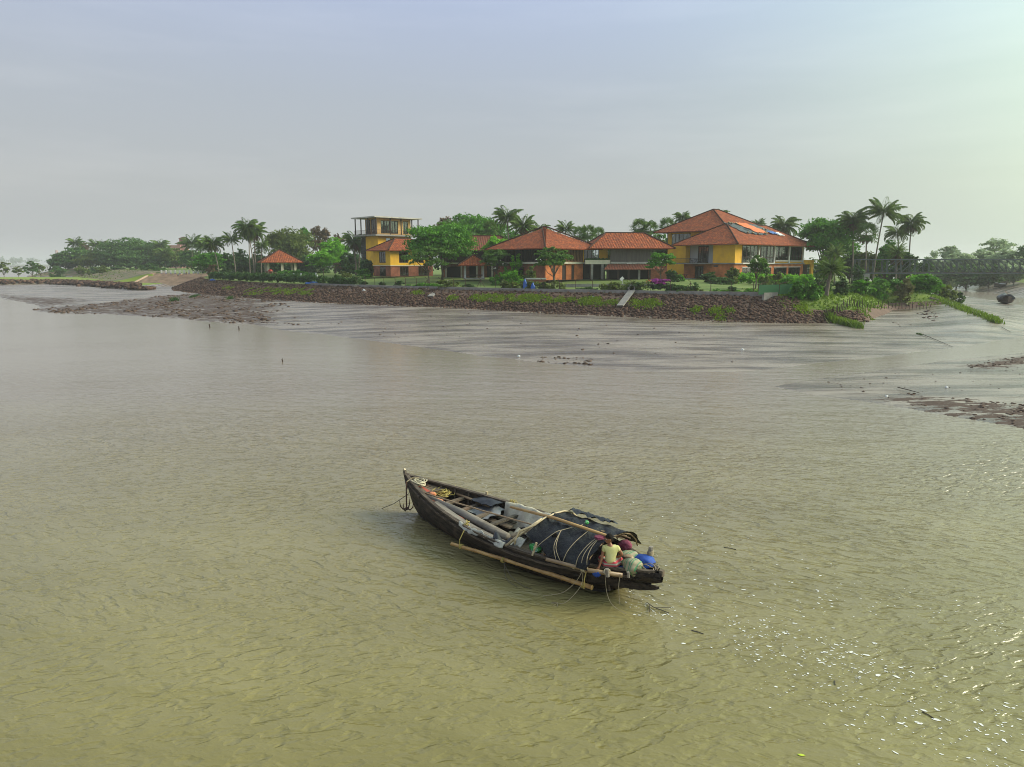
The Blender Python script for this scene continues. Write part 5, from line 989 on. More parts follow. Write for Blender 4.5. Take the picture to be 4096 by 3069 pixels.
def cloth_heap(name, label, cat, p, sx, sy, sz_, m, seed, group=None, rz=0):
    r = np.random.RandomState(seed); rows = []
    for j in range(9):
        q = j / 8; rows.append([((q - .5) * sx + .06 * sx * r.rand(), (math.cos(k * math.pi / 6) * .5) * sy * (.6 + .4 * math.sin(math.pi * q)) * (1 + .25 * r.normal()), max(0, math.sin(k * math.pi / 6)) * sz_ * (.35 + .65 * math.sin(math.pi * (q * .9 + .05))) * (1 + .2 * r.normal())) for k in range(7)])
    return tag(MB().grid(rows).build(name, m, None, p, rz, True), label, cat, group)
p = hit(1250, 1138); cloth_heap('plastic_sheet', 'bright blue plastic sheet dragged over the bank below the dark hedge', 'sheet', p + Vector((0, 0, .1)), 3.2, .8, .5, 'blue_plastic', 1, rz=R(35))
p = hit(1271, 1128); cloth_heap('rag', 'white rag hanging by the gap in the dark hedge', 'rag', p, .7, .5, 1.5, 'white_plastic', 2)
p = hit(676, 1114 + 0) if False else A(850, 1117, 192); cloth_heap('plastic_sheet', 'small blue sheet lying under the left end of the hedge', 'sheet', (p.x, 192, gz(p.x, 192) + .2), 1.6, .6, .4, 'blue_plastic', 3)
for u, v, h_, t in ((2100, 1163, 1.35, 'blue fishing net hung on the wire fence'), (2131, 1164, .9, 'smaller blue green net on the wire fence beside the taller one')):
    p = lerp_line(along(KERB, .15), u); cloth_heap('hung_net', t, 'net', (p[0], p[1] - .1, 4.3), .7, .35, h_, 'blue_plastic', int(u), 'nets on the fence')
for u, v, t in ((1456, 1165, 'white plastic bag on the stones before the yellow house'), (1372, 1133, 'white crumpled sack below the shorter hedge'), (2376, 1193, 'white foam piece on the stones below the veranda'), (2075, 1427, 'white float at the water edge of the mud flat'), (2970, 1402, 'white scrap on the mud flat below the stone corner'), (3546, 1591, 'white and pink bag at the tip of the right mud bank'), (3786, 1554, 'white scrap lying in the middle of the right mud bank')):
    p = hit(u, v); s = p.y / 100; cloth_heap('plastic_scrap', t, 'litter', p, .42 * s, .28 * s, .2 * s, 'white_plastic', int(u))
# ------------------------------------------------------------------ garden furniture
for u, D in ((968, 207), (1007, 205), (1047, 204), (1140, 200), (1174, 199), (1204, 198), (1263, 196), (1391, 187)):
    x = A(u, 1090, D).x; o = MB().tube([(0, 0, -.1), (0, 0, 1.05)], .22, 8).build('white_post', 'white_paint', None, (x, D, gz(x, D))); tag(o, {968: 'leftmost white post on the lawn, between the slim palms', 1007: 'white post beside the tallest palm trunk', 1047: 'white post left of the red water tank', 1140: 'white post at the foot of the pavilion columns', 1174: 'small white post right of the pavilion middle', 1204: 'white post right of the pavilion columns', 1263: 'tall white post left of the tiered tree trunk', 1391: 'rightmost white post near the shaggy palms'}[u], 'post', 'white posts on the lawn')
x = A(2256, 1120, 123).x; tag(MB().box(0, A(2635, 1120, 123).x - x, 0, .4, -.4, .45).build('terrace_wall', 'concrete', None, (x, 123, gz(x + 8, 123))), 'long low grey wall of the pool terrace on the lawn', 'wall')
def gwall():
    x = A(2103, 1100, 130).x; o = thing('garden_wall', 'short dark brick wall with white capping left of the orange wall', 'wall', (x, 130, gz(x, 130))); w = A(2183, 1100, 130).x - x
    part('brickwork', 'red_brick', o, lambda m: m.box(0, w, 0, .3, -.1, 1.1)); part('capping', 'white_paint', o, lambda m: m.box(-.1, w + .1, -.12, .42, 1.102, 1.35))
gwall()
for i, u in enumerate((2594, 2609, 2624)):
    x = A(u, 1112, 124.5).x; o = MB().tube([(.34 * math.cos(a), 0, .34 * math.sin(a)) for a in [math.pi * k / 10 - .2 for k in range(12)]], .09, 7).build('arched_rail', 'orange_plastic', None, (x, 124.5, gz(x, 124.5) + .5), smooth=True); tag(o, ('left', 'middle', 'right')[i] + ' one of three orange arches standing on the pool terrace', 'pool rail', 'orange arches on the terrace')
x = A(2489, 1115, 124).x; sg = thing('notice_board', 'small white notice board on a post by the pool terrace', 'sign', (x, 124, gz(x, 124)))
part('post', 'white_paint', sg, lambda m: m.bar((0, 0, 0), (.05, 0, 1.0), .1)); part('board', 'white_paint', sg, lambda m: m.bar((-.3, 0, 1.0), (.2, .1, 1.45), .5, .06, (0, 1, 0)))
def chair(label, p, rz, m='timber', group='garden chairs'):
    o = thing('garden_chair', label, 'chair', p, rz, group)
    for a in (-.24, .24):
        for b in (-.24, .24): part('leg', m, o, lambda k: k.bar((a, b, 0), (a, b, .44), .06))
    part('seat', m, o, lambda k: k.box(-.28, .28, -.28, .28, .44, .5)); part('backrest', m, o, lambda k: (k.bar((-.26, .27, .5), (-.26, .36, 1.05), .06), k.bar((.26, .27, .5), (.26, .36, 1.05), .06), k.bar((-.26, .34, .95), (.26, .34, .95), .05, .14), k.bar((-.26, .31, .7), (.26, .31, .7), .05, .1)))
for u, D, t, a in ((2203, 127.5, 'wooden chair left of the frangipani by the orange wall', 1.2), (2238, 127.5, 'wooden chair right of the frangipani by the orange wall', -1.0)):
    x = A(u, 1115, D).x; chair(t, (x, D, gz(x, D)), a)
def hrp(x, y, z): v = Matrix.Rotation(R(41), 3, 'Z') @ Vector((x, y, 0)); return hr.location + v + Vector((0, 0, z))
chair('dark chair at the left of the big house upper balcony', hrp(-1.2, 9.6, 3.2), 2.2); chair('dark chair at the right of the big house upper balcony', hrp(-1.2, 6.6, 3.2), -.4); chair('dark chair outside the big house glass door on the ground', hrp(-1.6, 12.4, .05), 2.0)
def table(label, p):
    o = thing('garden_table', label, 'table', p, .4, 'garden tables'); part('table_top', 'timber', o, lambda k: k.box(-.5, .5, -.5, .5, .68, .74))
    for a in (-.4, .4):
        for b in (-.4, .4): part('leg', 'timber', o, lambda k: k.bar((a, b, 0), (-a * .2, b, .68), .06))
table('dark table between the chairs of the upper balcony', hrp(-1.2, 8.0, 3.2)); table('dark table outside the glass door of the big house', hrp(-1.6, 10.6, .05))
tag(MB().box(-3.2, 0, 9, 14.5, -.35, .04).build('house_terrace', 'concrete', None, hr.location, R(41)), 'grey paved terrace outside the big house glass door', 'terrace')
# ------------------------------------------------------------------ river steps, railing, far things
def ghat():
    x0, x1 = -128.5, -106.5; o = thing('river_steps', 'wide flight of worn stone steps going down to the mud', 'steps', (x0, 242, 0)); n = 14; mb = MB(); rs_ = np.random.RandomState(3)
    for i in range(n): mb.box(i * .18, x1 - x0, i * .82, i * .82 + 1.2, .2 + i * .24, 1.35 + i * .27)
    mb.build('flight', mat('step_stone', (.58, .42, .30), .9, (.34, .25, .18), .5, 6, bump=.03), o); part('side_wall', 'step_stone', o, lambda m: m.bar((-.6, 0, .9), (1.8, 11.2, 4.7), .7, 1.0)); return o
ghat()
rl = thing('steps_railing', 'white railing with blue footed posts above the river steps', 'railing', (-124, 254.2, 4.6))
mat('blue_paint', (.08, .14, .42), .6)
for i in range(11):
    x = i * 1.62; pq = part('post', 'white_paint', rl, lambda m: m.box(x - .2, x + .2, -.2, .2, .45, 1.45)); part('post_foot', 'blue_paint', pq, lambda m: m.box(x - .21, x + .21, -.21, .21, -.4, .45))
for h in (.5, .85, 1.15): part('rail', 'white_paint', rl, lambda m: m.box(0, 16.2, -.05, .05, h, h + .1))
mat('shore_earth', (.16, .17, .12), .9, (.1, .13, .06), .02)
tag(MB().grid([[(x, 2380 + 40 * math.sin(x * .006), -.5), (x, 2395 + 40 * math.sin(x * .006), 4), (x, 2800, 6)] for x in range(-2500, 2000, 60)]).build('far_shore', 'shore_earth'), kind='structure')
lb = []
for k in range(240): x = -2350 + k * 14 + rs.uniform(-6, 6); h_ = (9 + 7 * fbm(np.array([x]), np.array([0]), 2, 3, .012)[0] + rs.uniform(0, 6)); h_ *= 1.35; lb.append((x, 2460 + rs.uniform(-20, 80), 4 + h_ * .42, rs.uniform(9, 16), 9, max(3, h_ * .6)))
V, Q = leaves(lb, 14000, 4.2, 12, .35); tag(obj('far_woods', npmesh('far_woods', V, Q, 'leaf_far')), 'hazy line of woods on the far river shore', 'woods', kind='stuff')
p = A(176, 1060, 2300); ch = MB().tube([(0, 0, -5), (0, 0, 25), (0, 0, 48)], [7, 5.4, 3.8], 12).build('brick_chimney', 'pink_plaster', None, (p.x, 2370, 4)); tag(ch, 'tall tapering chimney on the hazy far shore', 'chimney')
jt = thing('far_jetty', 'long dark red jetty on the far shore water', 'jetty', (A(40, 1060, 1300).x, 1300, 0)); w_ = A(185, 1060, 1300).x - A(40, 1060, 1300).x
part('deck', 'rust', jt, lambda m: m.box(0, w_, 0, 4, 3.6, 4.6))
for i in range(9): part('pile', 'rust', jt, lambda m: m.box(i * w_ / 8 - .4, i * w_ / 8 + .4, 1.5, 2.3, -2, 3.6))
# lamp posts on the far bank, stumps in the water
x = A(338, 1060, 352).x; lm = thing('lamp_post', 'thin pale lamp post before the far left palms', 'lamp post', (x, 352, gz(x, 352))); part('pole', 'pale_concrete', lm, lambda m: m.bar((0, 0, -.5), (0, 0, 4.2), .18)); part('lamp_head', 'white_paint', lm, lambda m: m.bar((-.1, 0, 4.2), (.7, 0, 4.3), .3, .2))
for u, v, t in ((838, 1310, 'leftmost dark stump standing in the shallow water'), (955, 1318, 'second dark stump in the shallows, right of the leftmost'), (1129, 1448, 'dark stump in open water nearest the camera')):
    p = G(u, v, 0); s = p.y / 120; o = MB().tube([(0, 0, -.4), (.06 * s, 0, .25 * s), (-.03 * s, 0, .45 * s), (.12 * s, .03, .55 * s)], [.11 * s, .10 * s, .08 * s, .03], 6).build('wooden_stump', 'timber', None, p); tag(o, t, 'stump', 'stumps in the water')
# ------------------------------------------------------------------ boats in the creek
def small_boat(label, p, L, B, H, rz, covered, group='boats in the creek'):
    o = thing('beached_boat' if not covered else 'moored_boat', label, 'boat', p, rz, group); rows = []
    for i in range(13):
        t = i / 12; b = B * (1 - abs(2 * t - 1) ** 2.3) + .03; g = H * (.72 + .5 * (2 * t - 1) ** 2); x = (t - .5) * L
        rows.append([(x, -b, g), (x * .97, -b * .8, g * .4), (x * .93, 0, 0), (x * .97, b * .8, g * .4), (x, b, g), (x, b * .9, g - .02), (x * .93, 0, g * .3), (x, -b * .9, g - .02)])
    MB().grid(rows, True).build('hull', 'timber', o, smooth=False)
    if covered:
        part('cover', 'black_tarp', o, lambda m: m.grid([[(x, B * .95 * q * math.cos(a), H * .72 + H * .62 * q * math.sin(a) * (1 + .1 * math.sin(x * 3 + a * 5))) for a in [math.pi * k / 8 for k in range(9)]] for x, q in [(-L * .36, .05)] + [(-L * .34 + L * .64 * j / 6, 1 - .12 * (j % 2)) for j in range(7)] + [(L * .32, .05)]]))
        part('mast_pole', 'brown_timber', o, lambda m: m.bar((-L * .35, .1, H * 1.45), (L * .3, -.1, H * 1.6), .09))
    else: part('cover', 'curtain', o, lambda m: m.grid([[(x, B * .8 * math.cos(a), H * .8 + .35 * math.sin(a)) for a in [math.pi * k / 6 for k in range(7)]] for x in (-L * .25, 0, L * .2)]))
    return o
p = G(4020, 1216, .1); small_boat('dark covered boat seen end on, lying at the mud edge of the creek', (p.x, p.y, .0), 7.5, 1.45, 1.6, R(62), True)
for u, v, t, rz in ((3890 + 110, 1150, 'pale topped boat beached lowest on the far creek mud', .5), (3995, 1130, 'boat with a light cover pulled up below the woods', .2), (4050, 1128, 'beached boat with a grey cover nearest the right edge', .3), (3925, 1136, 'dark boat half hidden by the shrubs of the far creek bank', .9)):
    p = hit(u, v, 110, 300); small_boat(t, p + Vector((0, 0, .05)), 7, 1.1, 1.1, rz, False)
for u0, v0, u1, v1, t in ((4004, 1314, 4044, 1333, 'forked driftwood branch on the slope of the creek mud'), (3590, 1560, 3680, 1580, 'thin curved stick lying on the right mud bank'), (3690, 1342, 3810, 1392, 'long dark drift pole on the mud beside the creek'), (3720, 1196, 3755, 1206, 'pale driftwood log at the tip of the mossy bank')):
    a, b = hit(u0, v0), hit(u1, v1); o = MB().tube([Vector((0, 0, .12)), (b - a) * .5 + Vector((0, .05, .1)), (b - a) + Vector((0, 0, .06))], [.03, .028, .015] if u0 != 3720 else [.25, .2, .1], 6).build('driftwood', 'timber' if u0 != 3720 else 'palm_trunk', None, a); tag(o, t, 'driftwood')
def curve(pts, n=4):
    P = [Vector(p) for p in pts]; P = [P[0]] + P + [P[-1]]; out = []
    for i in range(1, len(P) - 2):
        for k in range(n):
            t = k / n; a, b, c, d = P[i - 1], P[i], P[i + 1], P[i + 2]; out.append(.5 * ((2 * b) + (c - a) * t + (2 * a - 5 * b + 4 * c - d) * t * t + (3 * b - a - 3 * c + d) * t ** 3))
    return out + [P[-2]]
# ------------------------------------------------------------------ the wooden boat and what lies on it
S0 = Vector((3.623, 16.097, 0)); BTH = R(135.93); BM = Matrix.Rotation(BTH, 3, 'Z'); LBOAT = 10.03
def BW(s, t, z): return S0 + BM @ Vector((s, t, z))
def bobj(name, mb, m, label=None, cat=None, group=None, smooth=False, parent=None):
    v = np.array(mb.v); c = np.array([(v[:, 0].min() + v[:, 0].max()) / 2, (v[:, 1].min() + v[:, 1].max()) / 2, v[:, 2].min()])
    mb.v = [tuple(p - c) for p in v]
    return tag(mb.build(name, m, None, BW(*c), BTH, smooth), label, cat, group)
def wood(name, c1, c2, c3, rough=.75, bump=.012):
    m = bpy.data.materials.new(name); m.use_nodes = True; t = m.node_tree; b = t.nodes['Principled BSDF']; b.inputs['Roughness'].default_value = rough; b.inputs['Specular IOR Level'].default_value = .25
    tcn = N(t, 'ShaderNodeTexCoord'); mpn = N(t, 'ShaderNodeMapping'); mpn.inputs['Scale'].default_value = (.8, 9, 9); t.links.new(tcn.outputs['Object'], mpn.inputs[0])
    n1 = N(t, 'ShaderNodeTexNoise', i_Scale=1.6, i_Detail=7.0, i_Roughness=.7); t.links.new(mpn.outputs[0], n1.inputs['Vector'])
    n2 = N(t, 'ShaderNodeTexNoise', i_Scale=2.3, i_Detail=5.0); t.links.new(tcn.outputs['Object'], n2.inputs['Vector'])
    c = ramp(t, n1.outputs['Fac'], [(.38, c1), (.62, c2)]); c = mixc(t, c, c3, ramp(t, n2.outputs['Fac'], [(.52, (0, 0, 0)), (.7, (.7, .7, .7))])); t.links.new(c, b.inputs['Base Color'])
    bp = N(t, 'ShaderNodeBump', i_Strength=.8, i_Distance=bump); t.links.new(n1.outputs['Fac'], bp.inputs['Height']); t.links.new(bp.outputs[0], b.inputs['Normal']); MATS[name] = m
wood('tarred_wood', (.008, .006, .0045), (.048, .034, .025), (.095, .068, .049), .65, .02)
wood('gunwale_wood', (.045, .034, .026), (.14, .11, .085), (.035, .028, .023))
wood('grey_wood', (.19, .165, .14), (.30, .265, .22), (.14, .115, .095))
wood('deck_wood', (.10, .078, .058), (.17, .135, .10), (.26, .15, .10))
wood('bilge', (.05, .042, .033), (.10, .085, .065), (.16, .14, .11))
def bamboo(name, c1, c2):
    m = mat(name, c1, .45, c2, 3, 5, stretch=(.6, 6, 6)); return m
bamboo('bamboo', (.50, .32, .12), (.34, .19, .07)); bamboo('old_bamboo', (.33, .23, .13), (.20, .13, .075)); bamboo('pale_bamboo', (.52, .43, .27), (.36, .28, .16))
mat('rope_white', (.62, .57, .42), .9, (.45, .40, .28), 30); mat('rope_yellow', (.50, .40, .11), .8, (.36, .28, .09), 30); mat('rope_tan', (.38, .31, .20), .9, (.26, .21, .14), 25); mat('rope_dark', (.10, .085, .06), .9)
mat('net_cloth', (.56, .53, .43), .95, (.38, .35, .27), 3.5, 6, bump=.05, bscale=9); mat('grey_cloth', (.46, .45, .39), .95, (.26, .25, .22), 6, bump=.04, bscale=8)
mat('silver_sheet', (.30, .31, .32), .55, (.14, .145, .155), 3, bump=.03, bscale=6); mat('dark_sheet', (.007, .009, .013), .45, (.018, .021, .028), 3, bump=.04, bscale=6)
mat('boat_tarp', (.006, .007, .009), .42, (.022, .024, .027), 2.2, 7, bump=.09, bscale=3.4, spec=.22)
mat('brick_red', (.42, .07, .045), .7, (.30, .08, .05), 9); mat('float_orange', (.65, .24, .09), .6, (.5, .18, .1), 6); mat('maroon_cloth', (.10, .010, .03), .95, (.22, .05, .09), 14); mat('bag_green', (.05, .40, .08), .5, (.55, .62, .55), 7, lo=.48, hi=.54)
mat('blue_cloth', (.008, .045, .26), .75, (.015, .08, .38), 5, bump=.03, bscale=9)
def xs_(t):                                    # gunwale half beam, sheer, keel at t = s / length
    cen = .40; q = (t - cen) / (cen if t < cen else 1 - cen); b = 1.31 * max(0, 1 - abs(q) ** 1.95)
    g = float(np.polyval(SHEER, t)); s = t * LBOAT
    k = float(np.interp(s, [0, .5, 1.0, 1.5, 2.4, 8.4, 9.1, 9.5, 9.8, 10.03], [.62, .42, .16, -.08, -.28, -.30, -.16, .12, .6, 1.12])); return b, g, min(k, g - .05)
SHEER = np.polyfit([0, .25, .5, .75, 1], [.855, .775, .796, .925, 1.20], 3)
boat = thing('wooden_boat', 'old black wooden country boat with a tarpaulin hut, floating in the foreground', 'boat', S0, BTH)
NSTR = 6; hull_rows = []; inner = []; ST = [i / 60 for i in range(61)]
for t in ST:
    b, g, k = xs_(t); s = t * LBOAT; b = max(b, .045); prof = []
    for j in range(NSTR + 1):
        q = j / NSTR; z = g + (k - g) * q; y = b * (1 - .10 * q - .88 * q ** 3.4) if q < 1 else b * .02 + .02
        prof.append((y, z))
    row = []
    for j in range(NSTR):
        (y0, z0), (y1, z1) = prof[j], prof[j + 1]; ov = .022 if j < NSTR - 1 else 0
        row += [(y0, z0), (y1 + ov, z1)]
    near_ = [(s + (0.012 * math.sin(j * 9 + s * 3) if 0 < s < 9.9 else 0), y, z) for j, (y, z) in enumerate(row)]; far_ = [(p[0], -p[1], p[2]) for p in reversed(near_)]
    hull_rows.append(near_ + far_)
    bi = max(b - .05, .02); inner.append([(s, bi, g - .005)] + [(s, max(.015, bi * (1 - .08 * q - .8 * q ** 3)), max(g + (k + .06 - g) * q, -9)) for q in (.25, .5, .75, .95)] + [(s, -max(.015, bi * (1 - .08 * q - .8 * q ** 3)), max(g + (k + .06 - g) * q, -9)) for q in (.95, .75, .5, .25)] + [(s, -bi, g - .005)])
hb_ = MB().grid(hull_rows); hb_.grid([r[::-1] for r in inner]); hb_.build('hull', 'tarred_wood', boat)
for sg, nm in ((1, 'near'), (-1, 'far')):
    rows = []
    for t in ST[1:]:
        b, g, k = xs_(t); s = t * LBOAT; b = max(b, .05); rows.append([(s, sg * (b - .085), g), (s, sg * (b + .035), g), (s, sg * (b + .035), g + .05), (s, sg * (b - .085), g + .05)])
    MB().grid(rows, True).build('gunwale', 'gunwale_wood', boat)
    rows = []
    for t in ST[4:-3]:
        b, g, k = xs_(t); s = t * LBOAT; rows.append([(s, sg * (b * .985 + .0), g - .16), (s, sg * (b * .985 + .05), g - .16), (s, sg * (b * .985 + .05), g - .10), (s, sg * (b * .985), g - .10)])
    MB().grid(rows, True).build('rubbing_strake', 'gunwale_wood', boat)
for i in range(17):
    s = 1.2 + i * .5; b, g, k = xs_(s / LBOAT)
    for sg in (1, -1): part('rib', 'gunwale_wood', boat, lambda m: m.tube([(s, sg * (b - .07), g - .02), (s, sg * (b - .1), g * .55), (s, sg * b * .72, g * .55 - .38 + .12)], .035, 4))
part('bilge_boards', 'bilge', boat, lambda m: m.grid([[(s, max(.05, xs_(s / LBOAT)[0] * .72) * y, .08 + .02 * math.sin(s * 7 + y * 5)) for y in (-1, -.6, -.2, .2, .6, 1)] for s in [1.3 + .4 * k for k in range(20)]]))
for s in (4.75, 5.75, 6.45, 7.15, 7.85, 8.35):
    b, g, k = xs_(s / LBOAT); part('crossbeam', 'deck_wood' if s > 6 else 'bilge', boat, lambda m: m.bar((s, -b + .06, g - .22), (s, b - .06, g - .22), .13, .07))
for i in range(5):
    y0 = -.42 + i * .17; s1 = 9.75 - abs(y0 + .08) * 1.0
    part('foredeck_plank', 'deck_wood' if i != 3 else 'brick_red', boat, lambda m: m.bar((8.62, y0, .90), (max(8.9, s1 - .25), y0 * .55, .98), .15, .035))
part('bow_crossbeam', 'gunwale_wood', boat, lambda m: m.bar((8.6, -.62, .9), (8.6, .62, .9), .12, .1))
part('stem_post', 'gunwale_wood', boat, lambda m: m.tube([(9.9, 0, .75), (10.0, 0, 1.1), (10.09, 0, 1.34)], [.07, .075, .06], 6)); part('stem_tip', 'pale_bamboo', boat, lambda m: m.tube([(10.085, 0, 1.32), (10.11, 0, 1.40)], [.063, .045], 6))
part('stern_tip', 'deck_wood', boat, lambda m: m.box(-.03, .07, -.045, .045, .78, .92))
for i in range(6): part('stern_board', 'tarred_wood', boat, lambda m: m.bar((.55 + i * .16, -.36 - i * .09, .64), (.55 + i * .16, .36 + i * .09, .64), .14, .03))
part('rudder', 'tarred_wood', boat, lambda m: m.grid([[(s, y, z0), (s, y, z1), (s, y + .05, z1), (s, y + .05, z0)] for s, y, z0, z1 in ((1.6, .78, .44, .60), (1.0, .50, .38, .57), (.45, .22, .36, .53), (.18, .02, .38, .50), (.10, -.03, .41, .47))], True))
for i in range(3): part('split_plank', 'tarred_wood', boat, lambda m: m.bar((.85, .2 - .03 * i, .52 - .13 * i), (.16 + .14 * i, .02, .66 - .14 * i), .05, .10))
part('waist_plank', 'grey_wood', boat, lambda m: m.grid([[(s, xs_(s / LBOAT)[0] - .40, xs_(s / LBOAT)[1] - .12), (s, xs_(s / LBOAT)[0] - .1, xs_(s / LBOAT)[1] - .12), (s, xs_(s / LBOAT)[0] - .1, xs_(s / LBOAT)[1] - .07), (s, xs_(s / LBOAT)[0] - .40, xs_(s / LBOAT)[1] - .07)] for s in [4.3 + .3 * k for k in range(13)]], True))
# spars and poles
def nodes_pole(a, b, r0, r1, sag=0.0, k=18):
    a, b = Vector(a), Vector(b); pts = []; rr = []
    for i in range(k + 1):
        t = i / k; p = a.lerp(b, t) + Vector((0, 0, -sag * math.sin(math.pi * t) + .004 * math.sin(i * 2.1))); r = r0 + (r1 - r0) * t
        for e, f in ((-.004, 1.0), (0, 1.22), (.004, 1.0)): pts.append(p + (b - a) * e / 2); rr.append(r * f)
    return MB().tube(pts, rr, 8)
bobj('timber_spar', MB().tube([(8.72, .28, .84), (6.8, .42, .80), (4.62, .62, .66)], [.085, .115, .12], 8), 'grey_wood', 'thick grey timber spar lying along the inside of the boat', 'spar', smooth=True)
bobj('thin_pole', nodes_pole((8.75, .42, 1.0), (3.95, .10, 1.02), .026, .022, .02, 14), 'old_bamboo', 'thin brown bamboo pole from the bow to the hut', 'pole', smooth=True)
bobj('dark_pole', MB().tube([(8.4, -.62, .82), (6.7, -.72, .72)], [.04, .05], 6), 'old_bamboo', 'weathered brown pole along the far side under the bow ropes', 'pole', smooth=True)
fe_ = thing('bamboo_fender', 'long golden bamboo pole hung along the near side of the boat', 'bamboo pole', BW(1.42, .92, .34), BTH)
def rel(p): return (p[0] - 1.42, p[1] - .92, p[2] - .34)
mbp = nodes_pole(rel((1.38, .96, .36)), rel((5.98, 1.50, .34)), .058, .048, -.02, 16); mbp.build('pole', 'bamboo', fe_, smooth=True)
for s, t0, t1 in ((5.62, 1.34, 1.47), (1.55, .95, 1.0)): part('lashing_rope', 'rope_yellow', fe_, lambda m: m.tube([rel((s, t0, .8)), rel((s, t1 + .05, .56)), rel((s, t1 + .06, .3))], .014, 5))
for s, t_ in ((5.6, 1.46), (4.1, 1.30), (1.6, .99)): part('rope_binding', 'rope_yellow', fe_, lambda m: [m.tube([rel((s + .03 * k + .004 * a, t_ + .066 * math.cos(a), .35 + .066 * math.sin(a))) for a in [i * .7854 for i in range(9)]], .011, 4) for k in range(-1, 2)])
part('trailing_cord', 'rope_dark', fe_, lambda m: (m.tube(curve([rel((4.05, 1.34, .30)), rel((3.6, 1.5, .1)), rel((3.1, 1.55, .02)), rel((2.9, 1.5, .01))]), .009, 4), m.tube(curve([rel((4.02, 1.34, .30)), rel((3.7, 1.6, .06)), rel((3.2, 1.7, .02))]), .008, 4)))
sp = thing('side_spar', 'pale grey pole lashed outside the near gunwale by the man', 'pole', BW(.9, .95, .86), BTH)
part('pole', 'old_bamboo', sp, lambda m: m.tube([(-.22, -.26, -.05), (.5, .12, -.02), (1.6, .44, .03)], [.06, .055, .045], 8), smooth=True)
for x, y in ((.62, .16), (.1, -.08)): part('rope_binding', 'rope_white', sp, lambda m: [m.tube([(x + .025 * k, y + .07 * math.cos(a), -.01 + .07 * math.sin(a)) for a in [i * .7854 for i in range(9)]], .012, 4) for k in range(-2, 3)])
part('loose_rope', 'rope_tan', sp, lambda m: (m.tube(curve([(.64, .2, -.05), (.72, .32, -.3), (.98, .52, -.62), (1.45, .72, -.8)]), .008, 4), m.tube(curve([(.62, .2, -.05), (.6, .3, -.4), (.8, .6, -.78), (1.0, .7, -.84)]), .0075, 4), m.tube(curve([(.1, .0, -.05), (.0, .05, -.45), (-.2, .08, -.7), (-.55, .0, -.83)]), .007, 4), m.tube(curve([(-.2, -.2, 0), (-.22, -.12, -.3), (-.28, -.1, -.7)]), .009, 4)))
part('frayed_end', 'rope_tan', sp, lambda m: [m.tube([(1.0, .7, -.83), (1.0 + .16 * math.cos(a), .75 + .1 * math.sin(a), -.855)], .007, 3) for a in (0, .8, 1.6, 2.4)])
# ---- the hut
tent = thing('tarpaulin_hut', 'low hut of black tarpaulin over hoops, roped down amidships', 'hut', BW(2.45, 0, .8), BTH)
def rt(p): return (p[0] - 2.45, p[1], p[2] - .8)
prof = [(1.20, .86), (1.17, 1.0), (1.02, 1.18), (.74, 1.34), (.36, 1.43), (-.05, 1.45), (-.45, 1.42), (-.78, 1.30), (-1.02, 1.10), (-1.14, .88)]
rows = []; nS = 34; nP = 40; rr_ = np.random.RandomState(8)
for i in range(nS + 1):
    s = 1.38 + 2.14 * i / nS; row = []
    for j in range(nP + 1):
        q = j / nP * (len(prof) - 1); k = min(int(q), len(prof) - 2); w = q - k; y = prof[k][0] * (1 - w) + prof[k + 1][0] * w; z = prof[k][1] * (1 - w) + prof[k + 1][1] * w
        if j < 8: z0 = .86 + .30 * max(0, (s - 2.55)) ** .8 + .02 * math.sin(s * 9); z = max(z, z0 - .04 * (7 - j) * 0); y -= .02 * (8 - j) * max(0, s - 2.6)
        sag = .07 * abs(math.sin((s - 1.38) / 2.14 * math.pi * 3)) * math.sin(math.pi * min(1, max(0, j / nP))); wr = .030 * math.sin(s * 15 + y * 5 + 2.2 * math.sin(y * 4 + s)) + .026 * math.sin(s * 6 - y * 11 + 1.5 * math.sin(s * 5)) + .010 * rr_.randn()
        nx = y / 1.2; row.append(rt((s + .03 * math.sin(j * .9) * (i in (0, nS)), y * (1 - .02 * i / nS) - (sag + wr) * nx * .7, z - sag * .7 + wr * (1 - abs(nx)))))
    rows.append(row)
mbt = MB().grid(rows); mbt.grid([[(p[0], p[1] * .985, p[2] - .012) for p in r][::-1] for r in rows]); mbt.build('tarpaulin', 'boat_tarp', tent, smooth=True)
fold = [[rt((2.0 + .12 * i, -.55 - .4 * j / 6 + .03 * math.sin(i * 1.5), 1.46 - .12 * (j / 6) ** 2 + .05 * math.sin(i * 1.9 + j))) for j in range(7)] for i in range(13)]
MB().grid(fold).build('tarpaulin_flap', 'dark_sheet', tent, smooth=True)
for s in (1.45, 2.1, 2.8, 3.48):
    part('hoop', 'pale_bamboo' if s > 3 else 'old_bamboo', tent, lambda m: m.tube([rt((s + (.28 if (s > 3 and y > .9) else 0), y * (1.02 if s > 3 else .95), z + (.015 if s > 3 else -.06))) for y, z in prof], .028 if s > 3 else .02, 6), smooth=True)
part('front_pole', 'pale_bamboo', tent, lambda m: m.tube([rt((3.98, 1.33, .80)), rt((3.72, 1.0, 1.14)), rt((3.45, .5, 1.48))], [.036, .032, .026], 6), smooth=True)
part('door_pole', 'pale_bamboo', tent, lambda m: m.tube([rt((3.08, 1.27, .78)), rt((3.02, 1.18, 1.12))], .03, 6))
part('ridge_pole', 'bamboo', tent, lambda m: m.tube([rt((5.05, .05, 1.30)), rt((3.2, .26, 1.49)), rt((1.32, .42, 1.55))], [.038, .045, .04], 8), smooth=True)
